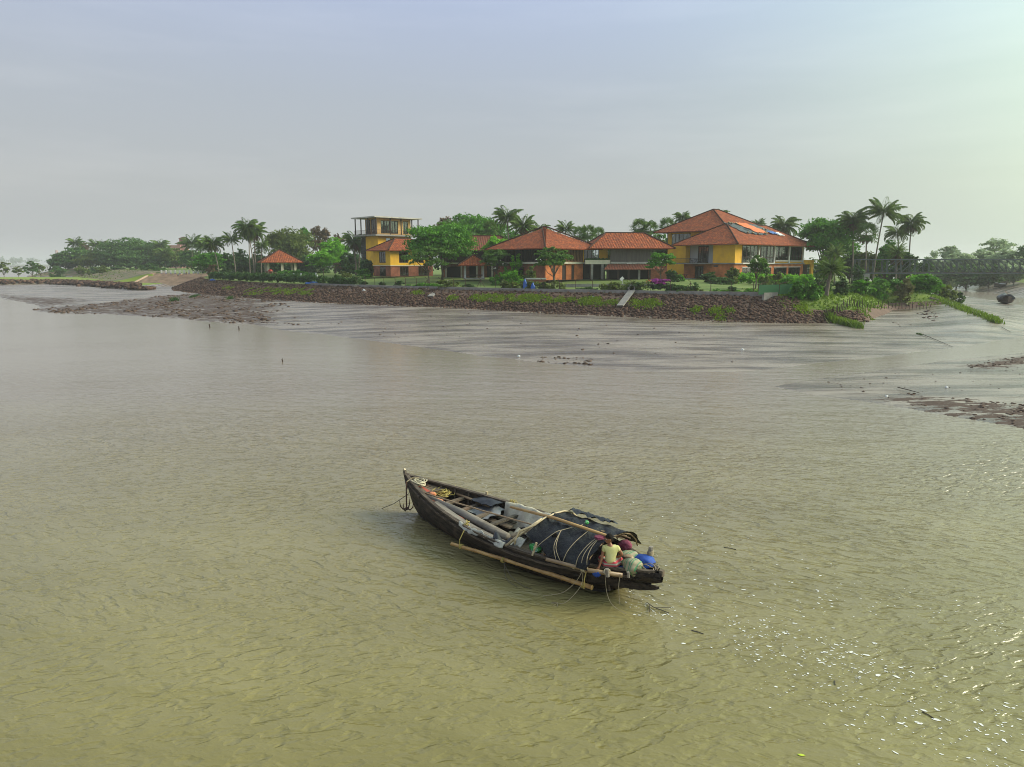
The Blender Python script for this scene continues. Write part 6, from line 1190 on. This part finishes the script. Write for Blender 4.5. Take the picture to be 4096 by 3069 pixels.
for pts in ([(2.35, .1, 1.47), (2.62, .62, 1.40), (2.7, .82, 1.36), (2.9, 1.1, 1.12), (3.05, 1.24, .9)], [(2.62, .66, 1.40), (2.5, 1.08, 1.15), (2.3, 1.22, .84)], [(2.64, .66, 1.39), (2.42, 1.1, 1.12), (2.14, 1.22, .84)], [(1.95, .36, 1.50), (2.0, .80, 1.34), (2.05, 1.1, 1.12), (2.1, 1.22, .84)], [(1.55, .42, 1.50), (1.62, .85, 1.33), (1.68, 1.12, 1.1), (1.7, 1.2, .84)], [(1.50, .42, 1.50), (1.55, .85, 1.33), (1.56, 1.1, 1.12), (1.55, 1.16, .84)], [(1.5, .42, 1.5), (1.48, .82, 1.35), (1.44, 1.08, 1.12), (1.38, 1.12, .84)]):
    part('lashing_rope', 'rope_tan', tent, lambda m: m.tube(curve([rt((p[0], p[1] + .02, p[2] + .02)) for p in pts]), .0105, 5), smooth=True)
def heap(name, s, t, z, ls, lt, lz, m, label, cat, seed, group=None, rot=0.0, stripes=None):
    r = np.random.RandomState(seed); rows = []; nu, nv = 16, 18
    for i in range(nu + 1):
        a = math.pi * i / nu; row = []
        for j in range(nv):
            b = 2 * math.pi * j / nv; q = math.sin(a) ** .7; k = 1 + .12 * math.sin(3 * b + seed) + .09 * math.sin(5 * a + 2 * b + seed) + .07 * math.sin(7 * b - 4 * a) + .05 * r.randn()
            x, y, zz = ls * .5 * q * math.cos(b) * k, lt * .5 * q * math.sin(b) * k, lz * .5 * (1 - math.cos(a)) * (1 + .08 * math.sin(4 * b + 3 * a + seed) + .05 * r.randn())
            row.append((s + x * math.cos(rot) - y * math.sin(rot), t + x * math.sin(rot) + y * math.cos(rot), z + lz - zz))
        rows.append(row)
    return bobj(name, MB().grid(rows, True), m, label, cat, group, True)
def sheet(name, fn, nu, nv, m, label, cat, th=.02, crumple=.03):
    rows = [[fn(i / nu, j / nv) for j in range(nv + 1)] for i in range(nu + 1)]; A_ = np.array(rows); sd_ = len(label)
    n1 = fbm(A_[:, :, 0], A_[:, :, 1] + A_[:, :, 2], sd_, 4, 7.0); n2 = fbm(A_[:, :, 0], A_[:, :, 1] + A_[:, :, 2], sd_ + 3, 3, 6.0)
    A_[:, :, 2] += crumple * n1; A_[:, :, 1] += crumple * .6 * n2; A_[:, :, 0] += crumple * .8 * n1 * n2; rows = [[tuple(p) for p in r] for r in A_]; mb = MB().grid(rows); mb.grid([[(p[0], p[1], p[2] - th) for p in r][::-1] for r in rows]); return bobj(name, mb, m, label, cat, None, True)
def gun(s): return xs_(s / LBOAT)
# net cloth over the far gunwale, cloth on the near gunwale, folded sheets
sheet('net_cloth', lambda u, v: (3.45 + 2.75 * u, -(gun(3.45 + 2.75 * u)[0] + .10 - .32 * min(1, v * 3) - .30 * max(0, v - .33) + .04 * math.sin(u * 30 + v * 4)), (gun(3.45 + 2.75 * u)[1] + .12) - .14 * max(0, .3 - v) * 3 - 1.0 * max(0, v - .3) * (.8 + .2 * math.sin(u * 9))), 50, 16, 'net_cloth', 'dirty white fishing net cloth draped over the far side of the boat', 'net')
sheet('white_cloth', lambda u, v: (4.05 + 1.95 * u, gun(4.05 + 1.95 * u)[0] - .04 + (.085 + .05 * math.sin(u * 9 + 1)) * v + .02 * math.sin(u * 21) + .015 * math.sin(u * 47), gun(4.05 + 1.95 * u)[1] + .075 + .012 * math.sin(u * 13 + v * 3) + .008 * math.sin(u * 41) - .10 * v * v), 44, 6, 'grey_cloth', 'torn strip of white cloth lying along the near gunwale', 'cloth')
sheet('grey_cloth', lambda u, v: (3.62 + .72 * u, .55 + .62 * v - .1 * u, .62 + .42 * (1 - u) * (.4 + .6 * math.sin(math.pi * v * .8 + .4)) + .06 * math.sin(u * 9 + v * 6)), 16, 14, 'grey_cloth', 'grey white cloth bundled before the hut entrance', 'cloth')
sheet('dark_cloth', lambda u, v: (3.95 + .65 * u, 1.0 + .28 * v, .80 + .09 * math.sin(u * 7 + v * 3) + .08 * math.sin(math.pi * v)), 12, 8, 'dark_sheet', 'dark crumpled cloth on the near gunwale before the hut', 'cloth')
sheet('silver_sheet', lambda u, v: (6.15 + 1.05 * u + .08 * math.sin(v * 9), -.92 + .78 * v + .06 * math.sin(u * 8), .60 + .04 * math.sin(u * 5 + v * 3) + .10 * (1 - v)), 20, 14, 'silver_sheet', 'silver grey plastic sheet folded on the boards near the bow', 'sheet')
sheet('dark_plastic', lambda u, v: (6.35 + .95 * u, -1.0 + .55 * v, .86 + .09 * math.sin(u * 3.0 + .1) * math.sin(math.pi * v)), 18, 10, 'dark_sheet', 'dark blue black plastic heap on top of the silver sheet', 'sheet')
sheet('sack_cloth', lambda u, v: (4.9 + .8 * u, -.55 + .75 * v, .28 + .15 * math.sin(u * 4 + v * 5) + .05 * math.sin(u * 15)), 14, 12, 'net_cloth', 'dirty cloth crumpled on the bottom boards before the hut', 'cloth')
bobj('red_board', MB().bar((6.75, .30, .60), (7.45, .22, .62), .22, .04), 'brick_red', 'short red painted board lying across the beams', 'board')
bobj('loose_plank', MB().bar((4.75, .15, .42), (5.1, .8, .46), .2, .035), 'pale_bamboo', 'pale short plank laid across the boat before the hut', 'plank')
bobj('loose_plank', MB().bar((5.5, -.45, .42), (6.8, -.30, .5), .2, .04), 'deck_wood', 'brown loose plank on the far side of the boat floor', 'plank')
bobj('loose_plank', MB().bar((5.6, -.72, .46), (6.9, -.62, .52), .14, .04), 'bilge', 'dark narrow plank beside the brown one on the boat floor', 'plank')
heap('float', 8.42, .18, .86, .26, .2, .14, 'float_orange', 'faded orange block on the boards below the bow deck', 'float', 3)
heap('orange_rag', 8.0, .30, .80, .55, .28, .08, 'float_orange', 'faded orange rag on the grey spar near the bow', 'rag', 5)
bobj('upright_stick', MB().tube([(7.15, -1.0, .55), (7.15, -1.02, 1.02)], .045, 7), 'pale_bamboo', 'short pale bamboo stick standing by the far gunwale', 'stick')
def coil(name, s, t, z, r, k, m, label, seed, rad=.014, ecc=.7, spread=.35):
    rg = np.random.RandomState(seed); pts = []
    for i in range(k * 14):
        a = 2 * math.pi * i / 14; q = i / (k * 14); f = r * (.75 + .35 * math.sin(q * 9 + seed) + .12 * math.sin(a * .37)); pts.append((s + f * math.cos(a) + spread * r * math.sin(q * 11), t + ecc * f * math.sin(a) + spread * r * math.cos(q * 13), z + .10 * abs(math.sin(a * .31 + seed)) + .05 * math.sin(a * 1.3)))
    return bobj(name, MB().tube(pts, rad, 5), m, label, 'rope', 'rope coils in the boat', True)
coil('rope_coil', 9.2, .06, 1.06, .23, 11, 'rope_white', 'coil of thick white rope on the bow deck', 1, .017)
coil('rope_coil', 8.45, -.30, .82, .29, 10, 'rope_yellow', 'tangled yellow rope coil behind the bow deck', 2, .014)
coil('rope_coil', 5.75, 1.12, .83, .10, 4, 'rope_yellow', 'small yellow rope loop on the near gunwale by the white cloth', 3, .010)
coil('rope_coil', 6.05, -1.08, .86, .14, 4, 'rope_yellow', 'thin yellow rope loops over the far gunwale', 4, .010, .4)
coil('rope_coil', .42, -.02, .80, .22, 5, 'rope_tan', 'pale thin rope coil in the stern', 5, .010, .8)
bobj('hanging_rope', MB().tube([(8.4, -.78, 1.0), (8.25, -.70, .95), (8.15, -.5, .8), (8.2, -.35, .86)], .014, 5), 'rope_yellow', 'yellow rope hanging from the far gunwale near the bow', 'rope', None, True)
an = thing('grapnel_anchor', 'rusty four armed anchor hanging from the bow', 'anchor', BW(9.36, .50, .30), BTH)
part('shank', 'rust', an, lambda m: m.tube([(0, 0, 0), (0, 0, .45), (0, -.02, .92)], .024, 6))
for k in range(4):
    a = .5 + k * math.pi / 2; part('fluke', 'rust', an, lambda m: m.tube([(0, 0, .02), (.12 * math.cos(a), .12 * math.sin(a), -.04), (.22 * math.cos(a), .22 * math.sin(a), .06), (.25 * math.cos(a), .25 * math.sin(a), .26)], [.024, .024, .02, .006], 5), smooth=True)
part('crown_ring', 'rust', an, lambda m: m.ball((0, 0, 0), .055, .055, .06)); part('anchor_rope', 'rope_tan', an, lambda m: m.tube([(0, -.02, .9), (-.05, -.2, 1.0), (-.15, -.42, .98)], .02, 5))
p0 = BW(9.75, .10, .62); p1 = BW(10.75, .60, -.05); tag(MB().tube([Vector((0, 0, 0)), (p1 - p0) * .5 + Vector((0, 0, -.07)), p1 - p0], .012, 5).build('mooring_rope', 'rope_dark', None, p0), 'thin dark mooring rope running from the bow into the water', 'rope')
# ---- goods in the stern
def stripe_mat():
    m = bpy.data.materials.new('striped_sack'); m.use_nodes = True; t = m.node_tree; b = t.nodes['Principled BSDF']; b.inputs['Roughness'].default_value = .7
    tcn = N(t, 'ShaderNodeTexCoord'); wv = N(t, 'ShaderNodeTexWave', i_Scale=2.1, i_Distortion=.8); wv.bands_direction = 'X'; t.links.new(tcn.outputs['Object'], wv.inputs['Vector'])
    c = ramp(t, wv.outputs['Fac'], [(.0, (.31, .28, .18)), (.55, (.25, .23, .15)), (.66, (.03, .22, .10)), (.84, (.04, .27, .12)), (.9, (.12, .12, .08)), (1, (.31, .28, .18))]); t.links.new(c, b.inputs['Base Color']); MATS['striped_sack'] = m
stripe_mat()
heap('striped_sack', 1.05, -.08, .70, .54, .44, .38, 'striped_sack', 'green striped sack nearer the hut, behind the man', 'sack', 4, 'striped sacks', .9)
heap('striped_sack', .70, .26, .70, .48, .40, .40, 'striped_sack', 'green striped sack nearer the stern, leaning on the other', 'sack', 9, 'striped sacks', .3)
heap('sack_flap', .84, .20, 1.04, .26, .2, .09, 'old_bamboo', 'brown folded cloth on the striped sack mouths', 'cloth', 6)
heap('blue_tarp', .66, -.22, .70, .58, .46, .34, 'blue_cloth', 'bright blue tarpaulin bundle in the stern', 'tarpaulin', 7, 'blue bundles')
heap('blue_tarp', 1.10, .34, .68, .55, .4, .12, 'blue_cloth', 'flat blue sheet on the stern boards by the man', 'tarpaulin', 8, 'blue bundles')
heap('blue_tarp', 1.24, .98, .70, .22, .14, .16, 'blue_cloth', 'blue cloth tied over the near gunwale below the man', 'cloth', 11, 'blue bundles')
bobj('stern_post', MB().tube([(.62, -.38, .8), (.60, -.40, 1.24)], .06, 8), 'grey_wood', 'short stout mooring post by the blue bundle', 'post'); bobj('post_rope', MB().tube([(.61 + .072 * math.cos(a), -.39 + .072 * math.sin(a), 1.02 + .0027 * i) for i, a in enumerate([k * .6 for k in range(42)])], .014, 4), 'rope_tan', 'pale rope wound round the mooring post', 'rope', None, True)
bobj('tiller', MB().tube([(1.25, .10, 1.08), (.72, .34, .98)], .028, 6), 'steel_dark', 'dark tiller pole held in the right hand of the man', 'tiller')
bobj('peg', MB().tube([(.93, .93, .78), (.95, .95, .98)], .05, 7), 'grey_wood', 'wooden peg on the near gunwale beside the man', 'peg'); bobj('peg', MB().tube([(.52, .66, .80), (.53, .67, .94)], .035, 7), 'grey_wood', 'smaller wooden peg nearer the stern tip', 'peg')
heap('maroon_cloth', 1.34, -.36, .95, .34, .32, .26, 'maroon_cloth', 'dark red checked cloth heaped behind the man', 'cloth', 12); heap('maroon_cloth', 1.50, .50, 1.46, .26, .34, .08, 'maroon_cloth', 'crumpled pink red cloth tied under the ridge pole', 'cloth', 13)
bobj('firewood', (lambda m: ([m.tube([(1.28 + .03 * k, -.5 + .05 * (k % 4), 1.24 + .03 * (k % 3)), (1.75 + .02 * k, -.25 + .06 * (k % 5), 1.34 + .025 * (k % 3))], .016, 4) for k in range(11)], m)[1])(MB()), 'old_bamboo', 'bundle of thin sticks on the aft edge of the hut', 'firewood')
heap('plastic_bag', 3.30, .88, .66, .40, .30, .26, 'bag_green', 'green and white plastic bag at the hut entrance', 'bag', 14)
heap('white_bundle', 2.05, 1.02, .72, .6, .16, .12, 'white_plastic', 'white sheet edge showing below the hut tarpaulin', 'sheet', 15); heap('bottle_green', 2.34, -.02, 1.47, .1, .1, .1, 'bag_green', 'small green plastic lump on the hut roof', 'plastic', 16)
# ------------------------------------------------------------------ people
mat('skin_brown', (.30, .125, .06), .5, (.24, .095, .045), 6); mat('hair_black', (.008, .006, .005), .85, spec=.15); mat('eye_white', (.6, .58, .54), .4); mat('eye_dark', (.01, .008, .006), .3); mat('lip', (.24, .07, .05), .5)
mat('shirt_yellow', (.62, .60, .30), .9, (.50, .47, .17), 4, 6); mat('shirt_red', (.42, .05, .04), .9); mat('lungi_orange', (.55, .12, .03), .9, (.4, .08, .02), 5)
def lungi_mat():
    m = bpy.data.materials.new('lungi_striped'); m.use_nodes = True; t = m.node_tree; b = t.nodes['Principled BSDF']; b.inputs['Roughness'].default_value = .9; tcn = N(t, 'ShaderNodeTexCoord')
    wv = N(t, 'ShaderNodeTexWave', i_Scale=3.6, i_Distortion=1.2); wv.bands_direction = 'Z'; t.links.new(tcn.outputs['Object'], wv.inputs['Vector'])
    c = ramp(t, wv.outputs['Fac'], [(.2, (.62, .08, .10)), (.45, (.55, .10, .11)), (.55, (.50, .46, .36)), (.7, (.25, .22, .18)), (.85, (.55, .5, .42))]); t.links.new(c, b.inputs['Base Color']); MATS['lungi_striped'] = m
lungi_mat()
def skin(name, verts, edges, rad, sub=2):
    me = bpy.data.meshes.new(name); me.from_pydata([Vector(v) for v in verts], edges, []); o = bpy.data.objects.new(name + '_draft', me); COL.objects.link(o)
    md = o.modifiers.new('s', 'SKIN'); sb = o.modifiers.new('u', 'SUBSURF'); sb.levels = sub; sb.render_levels = sub
    for i, r in enumerate(rad): me.skin_vertices[0].data[i].radius = r if isinstance(r, tuple) else (r, r)
    me.skin_vertices[0].data[0].use_root = True
    dg = bpy.context.evaluated_depsgraph_get(); dg.update(); out = bpy.data.meshes.new_from_object(o.evaluated_get(dg)); bpy.data.objects.remove(o); bpy.data.meshes.remove(me); out.name = name
    out.polygons.foreach_set('use_smooth', [True] * len(out.polygons)); return out
def person(label, loc, rz, J, shirt, lungi, face, group=None, fingers=True):
    o = thing('person', label, 'person', loc, rz, group)
    V = [J['pelvis'], J['waist'], J['chest'], J['neck'], J['skull']]; E = [(0, 1), (1, 2), (2, 3), (3, 4)]; Rd = [(.13, .10), (.115, .085), (.14, .095), .052, .05]
    def add(p, par, r): V.append(p); E.append((par, len(V) - 1)); Rd.append(r); return len(V) - 1
    hands = []
    for sd_ in 'LR':
        a = add(J['sh' + sd_], 2, .056); b = add(J['el' + sd_], a, .040); c = add(J['wr' + sd_], b, .027); h = Vector(J['wr' + sd_]) ; d = (Vector(J['hd' + sd_]) - h).normalized(); k = add(tuple(h + d * .055), c, (.036, .02)); hands.append((h, d, k))
        if fingers:
            side = d.cross(Vector(J.get('nrm' + sd_, (0, 0, 1)))).normalized(); nr = side.cross(d)
            for i, (w, L) in enumerate(((-.030, .066), (-.010, .078), (.010, .074), (.028, .058))):
                p = h + d * .085 + side * w; m_ = p + d * L * .5 + nr * .006; e = m_ + d * L * .35 - nr * .022; f1 = add(tuple(p), k, .0105); f2 = add(tuple(m_), f1, .0095); add(tuple(e), f2, .0085)
            t0 = add(tuple(h + d * .03 + side * -.040), k, .012); add(tuple(h + d * .075 + side * -.062 - nr * .01), t0, .010)
    for sd_ in 'LR':
        a = add(J['hip' + sd_], 0, .082); b = add(J['kn' + sd_], a, .062); c = add(J['an' + sd_], b, .038); add(J['ft' + sd_], c, (.036, .026))
    me = skin('body', V, E, Rd); mats_ = ['skin_brown', 'eye_white', 'eye_dark', 'lip']
    hd = MB(); mi = []; hc = Vector(J['head']); f = Vector(face).normalized(); s_ = f.cross(Vector((0, 0, 1))).normalized(); upv = s_.cross(f)
    def HP(a, b, c): return hc + f * a + s_ * b + upv * c
    def blob(c, rf, rs_, ru, k, nu=14, nv=10):
        n0 = len(hd.f); rows = []
        for i in range(nv + 1):
            th = math.pi * i / nv; q = max(math.sin(th), .03); z = math.cos(th); rows.append([HP(c[0] + rf * q * math.cos(2 * math.pi * j / nu) * (1 - .16 * max(0, -z)), c[1] + rs_ * q * math.sin(2 * math.pi * j / nu) * (1 - .30 * max(0, -z) ** 1.3), c[2] + ru * z) for j in range(nu)])
        hd.grid(rows, True); mi.extend([k] * (len(hd.f) - n0))
    blob((0, 0, 0), .096, .076, .118, 0); blob((.035, 0, -.055), .052, .046, .055, 0); blob((.098, 0, -.012), .022, .014, .026, 0); blob((.095, 0, .022), .012, .05, .010, 0)
    for sg in (1, -1): blob((.080, sg * .032, .010), .014, .015, .009, 1); blob((.091, sg * .032, .010), .006, .0075, .0075, 2); blob((-.005, sg * .077, -.005), .024, .010, .034, 0)
    blob((.082, 0, -.058), .012, .026, .008, 3)
    bm_v = len(me.vertices); V2 = [tuple(v.co) for v in me.vertices] + hd.v; F2 = [tuple(p.vertices) for p in me.polygons] + [tuple(i + bm_v for i in q) for q in hd.f]; m2 = bpy.data.meshes.new('body'); m2.from_pydata(V2, [], F2)
    for n_ in mats_: m2.materials.append(M(n_))
    m2.polygons.foreach_set('material_index', [0] * len(me.polygons) + mi); m2.polygons.foreach_set('use_smooth', [True] * len(F2)); m2.update(); obj('body', m2, o)
    hr_ = MB(); rows = []
    for i in range(9):
        th = math.pi * .56 * i / 8; rows.append([HP(-.012 + (.104 + .006 * math.sin(j * 2.3 + i)) * max(.02, math.sin(th)) * math.cos(2 * math.pi * j / 18) * (1 if math.cos(2 * math.pi * j / 18) < .2 else .93), (.086 + .005 * math.sin(j * 3.1)) * max(.02, math.sin(th)) * math.sin(2 * math.pi * j / 18), .018 + .122 * math.cos(th) - (.05 * (i / 8) ** 2 if math.cos(2 * math.pi * j / 18) < -.1 else -.035 * (i / 8) ** 2)) for j in range(18)])
    hr_.grid(rows, True).build('hair', 'hair_black', o, smooth=True)
    def L(a, b, t): return tuple(Vector(J[a]).lerp(Vector(J[b]), t))
    sv = [tuple(Vector(J['pelvis']) + Vector((0, 0, .02))), J['waist'], J['chest'], L('chest', 'neck', .75), J['shL'], L('shL', 'elL', .48), J['shR'], L('shR', 'elR', .48)]
    sh = skin('shirt', sv, [(0, 1), (1, 2), (2, 3), (2, 4), (4, 5), (2, 6), (6, 7)], [(.150, .118), (.135, .102), (.158, .112), (.075, .07), .076, .066, .076, .066]); sh.materials.append(M(shirt)); obj('shirt', sh, o)
    lv = [tuple(Vector(J['pelvis']) + Vector((0, 0, -.03))), J['hipL'], J['knL'], L('knL', 'anL', .7), J['hipR'], J['knR'], L('knR', 'anR', .7), tuple(Vector(J['pelvis']) + Vector((0, .01, .11)))]
    lg = skin('lungi', lv, [(0, 1), (1, 2), (2, 3), (0, 4), (4, 5), (5, 6), (0, 7)], [(.165, .14), (.13, .12), .098, .078, (.13, .12), .098, .078, (.12, .09)]); lg.materials.append(M(lungi)); obj('lungi', lg, o)
    return o
J1 = dict(pelvis=(0, 0, .11), waist=(-.005, .01, .28), chest=(.0, .04, .45), neck=(-.025, .055, .60), skull=(-.04, .05, .68), head=(-.05, .045, .745), shL=(-.165, .04, .515), elL=(-.215, -.05, .27), wrL=(-.275, -.13, .08), hdL=(-.33, -.17, .03), shR=(.165, .07, .515), elR=(.285, .07, .345), wrR=(.20, .20, .23), hdR=(.13, .25, .20), hipL=(-.085, .04, .10), knL=(-.27, .30, .12), anL=(.02, .36, .03), ftL=(.12, .38, .02), hipR=(.085, .04, .10), knR=(.27, .30, .12), anR=(-.02, .42, .03), ftR=(-.12, .44, .02))
pw = BW(1.14, .55, .80)
person('man in a yellow shirt and striped lungi sitting at the stern, looking over his shoulder', pw, R(-8), J1, 'shirt_yellow', 'lungi_striped', (-.86, -.46, -.05))
J2 = dict(J1); J2.update(elL=(-.24, .12, .30), wrL=(-.16, .34, .26), hdL=(-.12, .42, .25), elR=(.24, .10, .28), wrR=(.12, .30, .24), hdR=(.08, .38, .23))
person('person in orange cloth crouching inside the hut entrance, forearm reaching out', BW(2.72, .72, .46), BTH - R(90) + R(12), J2, 'shirt_red', 'lungi_orange', (0, 1, -.1))
mat('shirt_white', (.6, .6, .62), .9); mat('trousers', (.03, .035, .06), .9); mat('shirt_teal', (.08, .3, .32), .9); mat('cloth_tan', (.45, .25, .15), .9)
J3 = dict(J1); J3.update(elL=(-.24, .06, .28), wrL=(-.15, .26, .2), hdL=(-.12, .34, .18), knL=(-.12, .42, .16), anL=(-.1, .46, -.2), ftL=(-.1, .56, -.25), knR=(.12, .42, .16), anR=(.1, .46, -.2), ftR=(.1, .56, -.25), head=(0, .05, .745))
for u, v, s_, l_, t in ((713, 1096, 'shirt_teal', 'trousers', 'person in pale blue sitting lowest on the river steps'), (722, 1094, 'shirt_white', 'cloth_tan', 'person in white sitting beside the one in pale blue on the steps'), (736, 1091, 'maroon_cloth', 'trousers', 'person in dark clothes sitting apart near the railing')):
    p = A(u, v, 249); person(t, (p.x, 249 + (1096 - v) * .4, p.z - .55), R(180), J3, s_, l_, (0, 1, 0), 'people on the river steps', False)
# ------------------------------------------------------------------ floating foam, leaf, twigs
mat('foam', (.70, .70, .66), .6)
rf = np.random.RandomState(6); VV, FF = [], []; o_ = 0
def blotch(x, y, r):
    global o_
    k = 7; a0 = rf.uniform(0, 6); st = rf.uniform(1, 2.6); an_ = rf.normal() * .5 - .5; pts = []
    for i in range(k): a = a0 + 2 * math.pi * i / k; q = r * rf.uniform(.55, 1.2); px, py = q * st * math.cos(a), q * math.sin(a); pts.append((x + px * math.cos(an_) - py * math.sin(an_), y + px * math.sin(an_) + py * math.cos(an_), .006))
    VV.extend(pts); FF.append(tuple(range(o_, o_ + k))); o_ += k
for n_, (u0, v0, u1, v1, sp_) in ((330, (2620, 2380, 4150, 2980, 120)), (240, (2900, 2500, 3600, 2720, 90)), (120, (3200, 2750, 4120, 3080, 110)), (90, (2600, 2250, 3400, 2420, 110)), (70, (2450, 2020, 3000, 2200, 120)), (50, (1880, 1900, 2350, 2010, 60)), (60, (3300, 2350, 4050, 2520, 60)), (40, (2520, 2360, 2640, 2480, 30))):
    for i in range(n_):
        t = rf.rand(); c = G(u0 + (u1 - u0) * t + rf.normal() * sp_, v0 + (v1 - v0) * t + rf.normal() * sp_ * .6, 0); blotch(c.x, c.y, abs(rf.normal()) * .010 + .005)
me = bpy.data.meshes.new('foam_flecks'); me.from_pydata(VV, [], FF); me.materials.append(M('foam')); tag(obj('foam_flecks', me), 'white foam flecks drifting on the river at the lower right', 'foam', kind='stuff')
def twig(u, v, L, rz, t, name='floating_twig', m='rope_dark'):
    p = G(u, v, .0); tag(MB().tube([(-L / 2, 0, .01), (0, .02 * L, .015), (L / 2, 0, .01)], .010, 5).build(name, m, None, p, rz), t, 'twig', 'twigs on the water')
twig(2790, 2530, .28, -.6, 'dark twig floating just right of the boat wake'); twig(3340, 2733, .16, 1.2, 'small forked twig floating among the foam'); twig(2920, 2195, .35, -.5, 'dark twig floating beyond the stern of the boat'); twig(3712, 2862, .22, -1.1, 'thin twig floating low on the right among foam')
p = G(3205, 3021, .004); tag(MB().grid([[(-.07 + .14 * i / 4, .028 * math.sin(math.pi * i / 4) * s, .006 + .006 * (1 - abs(s))) for s in (-1, 0, 1)] for i in range(5)]).build('floating_leaf', mat('leaf_yellow', (.50, .62, .04), .5), None, p, -.2), 'single yellow green leaf floating at the bottom of the picture', 'leaf')
bobj('drift_branch', (lambda m: (m.tube([(.35, .1, .02), (.05, .25, .05), (-.35, .2, .03)], .012, 4), m.tube([(.2, .2, .03), (0, .5, .04)], .010, 4), m.tube([(.05, .25, .04), (-.25, -.05, .05)], .009, 4), m)[-1])(MB()), 'rope_dark', 'small dark branch floating under the stern', 'branch')
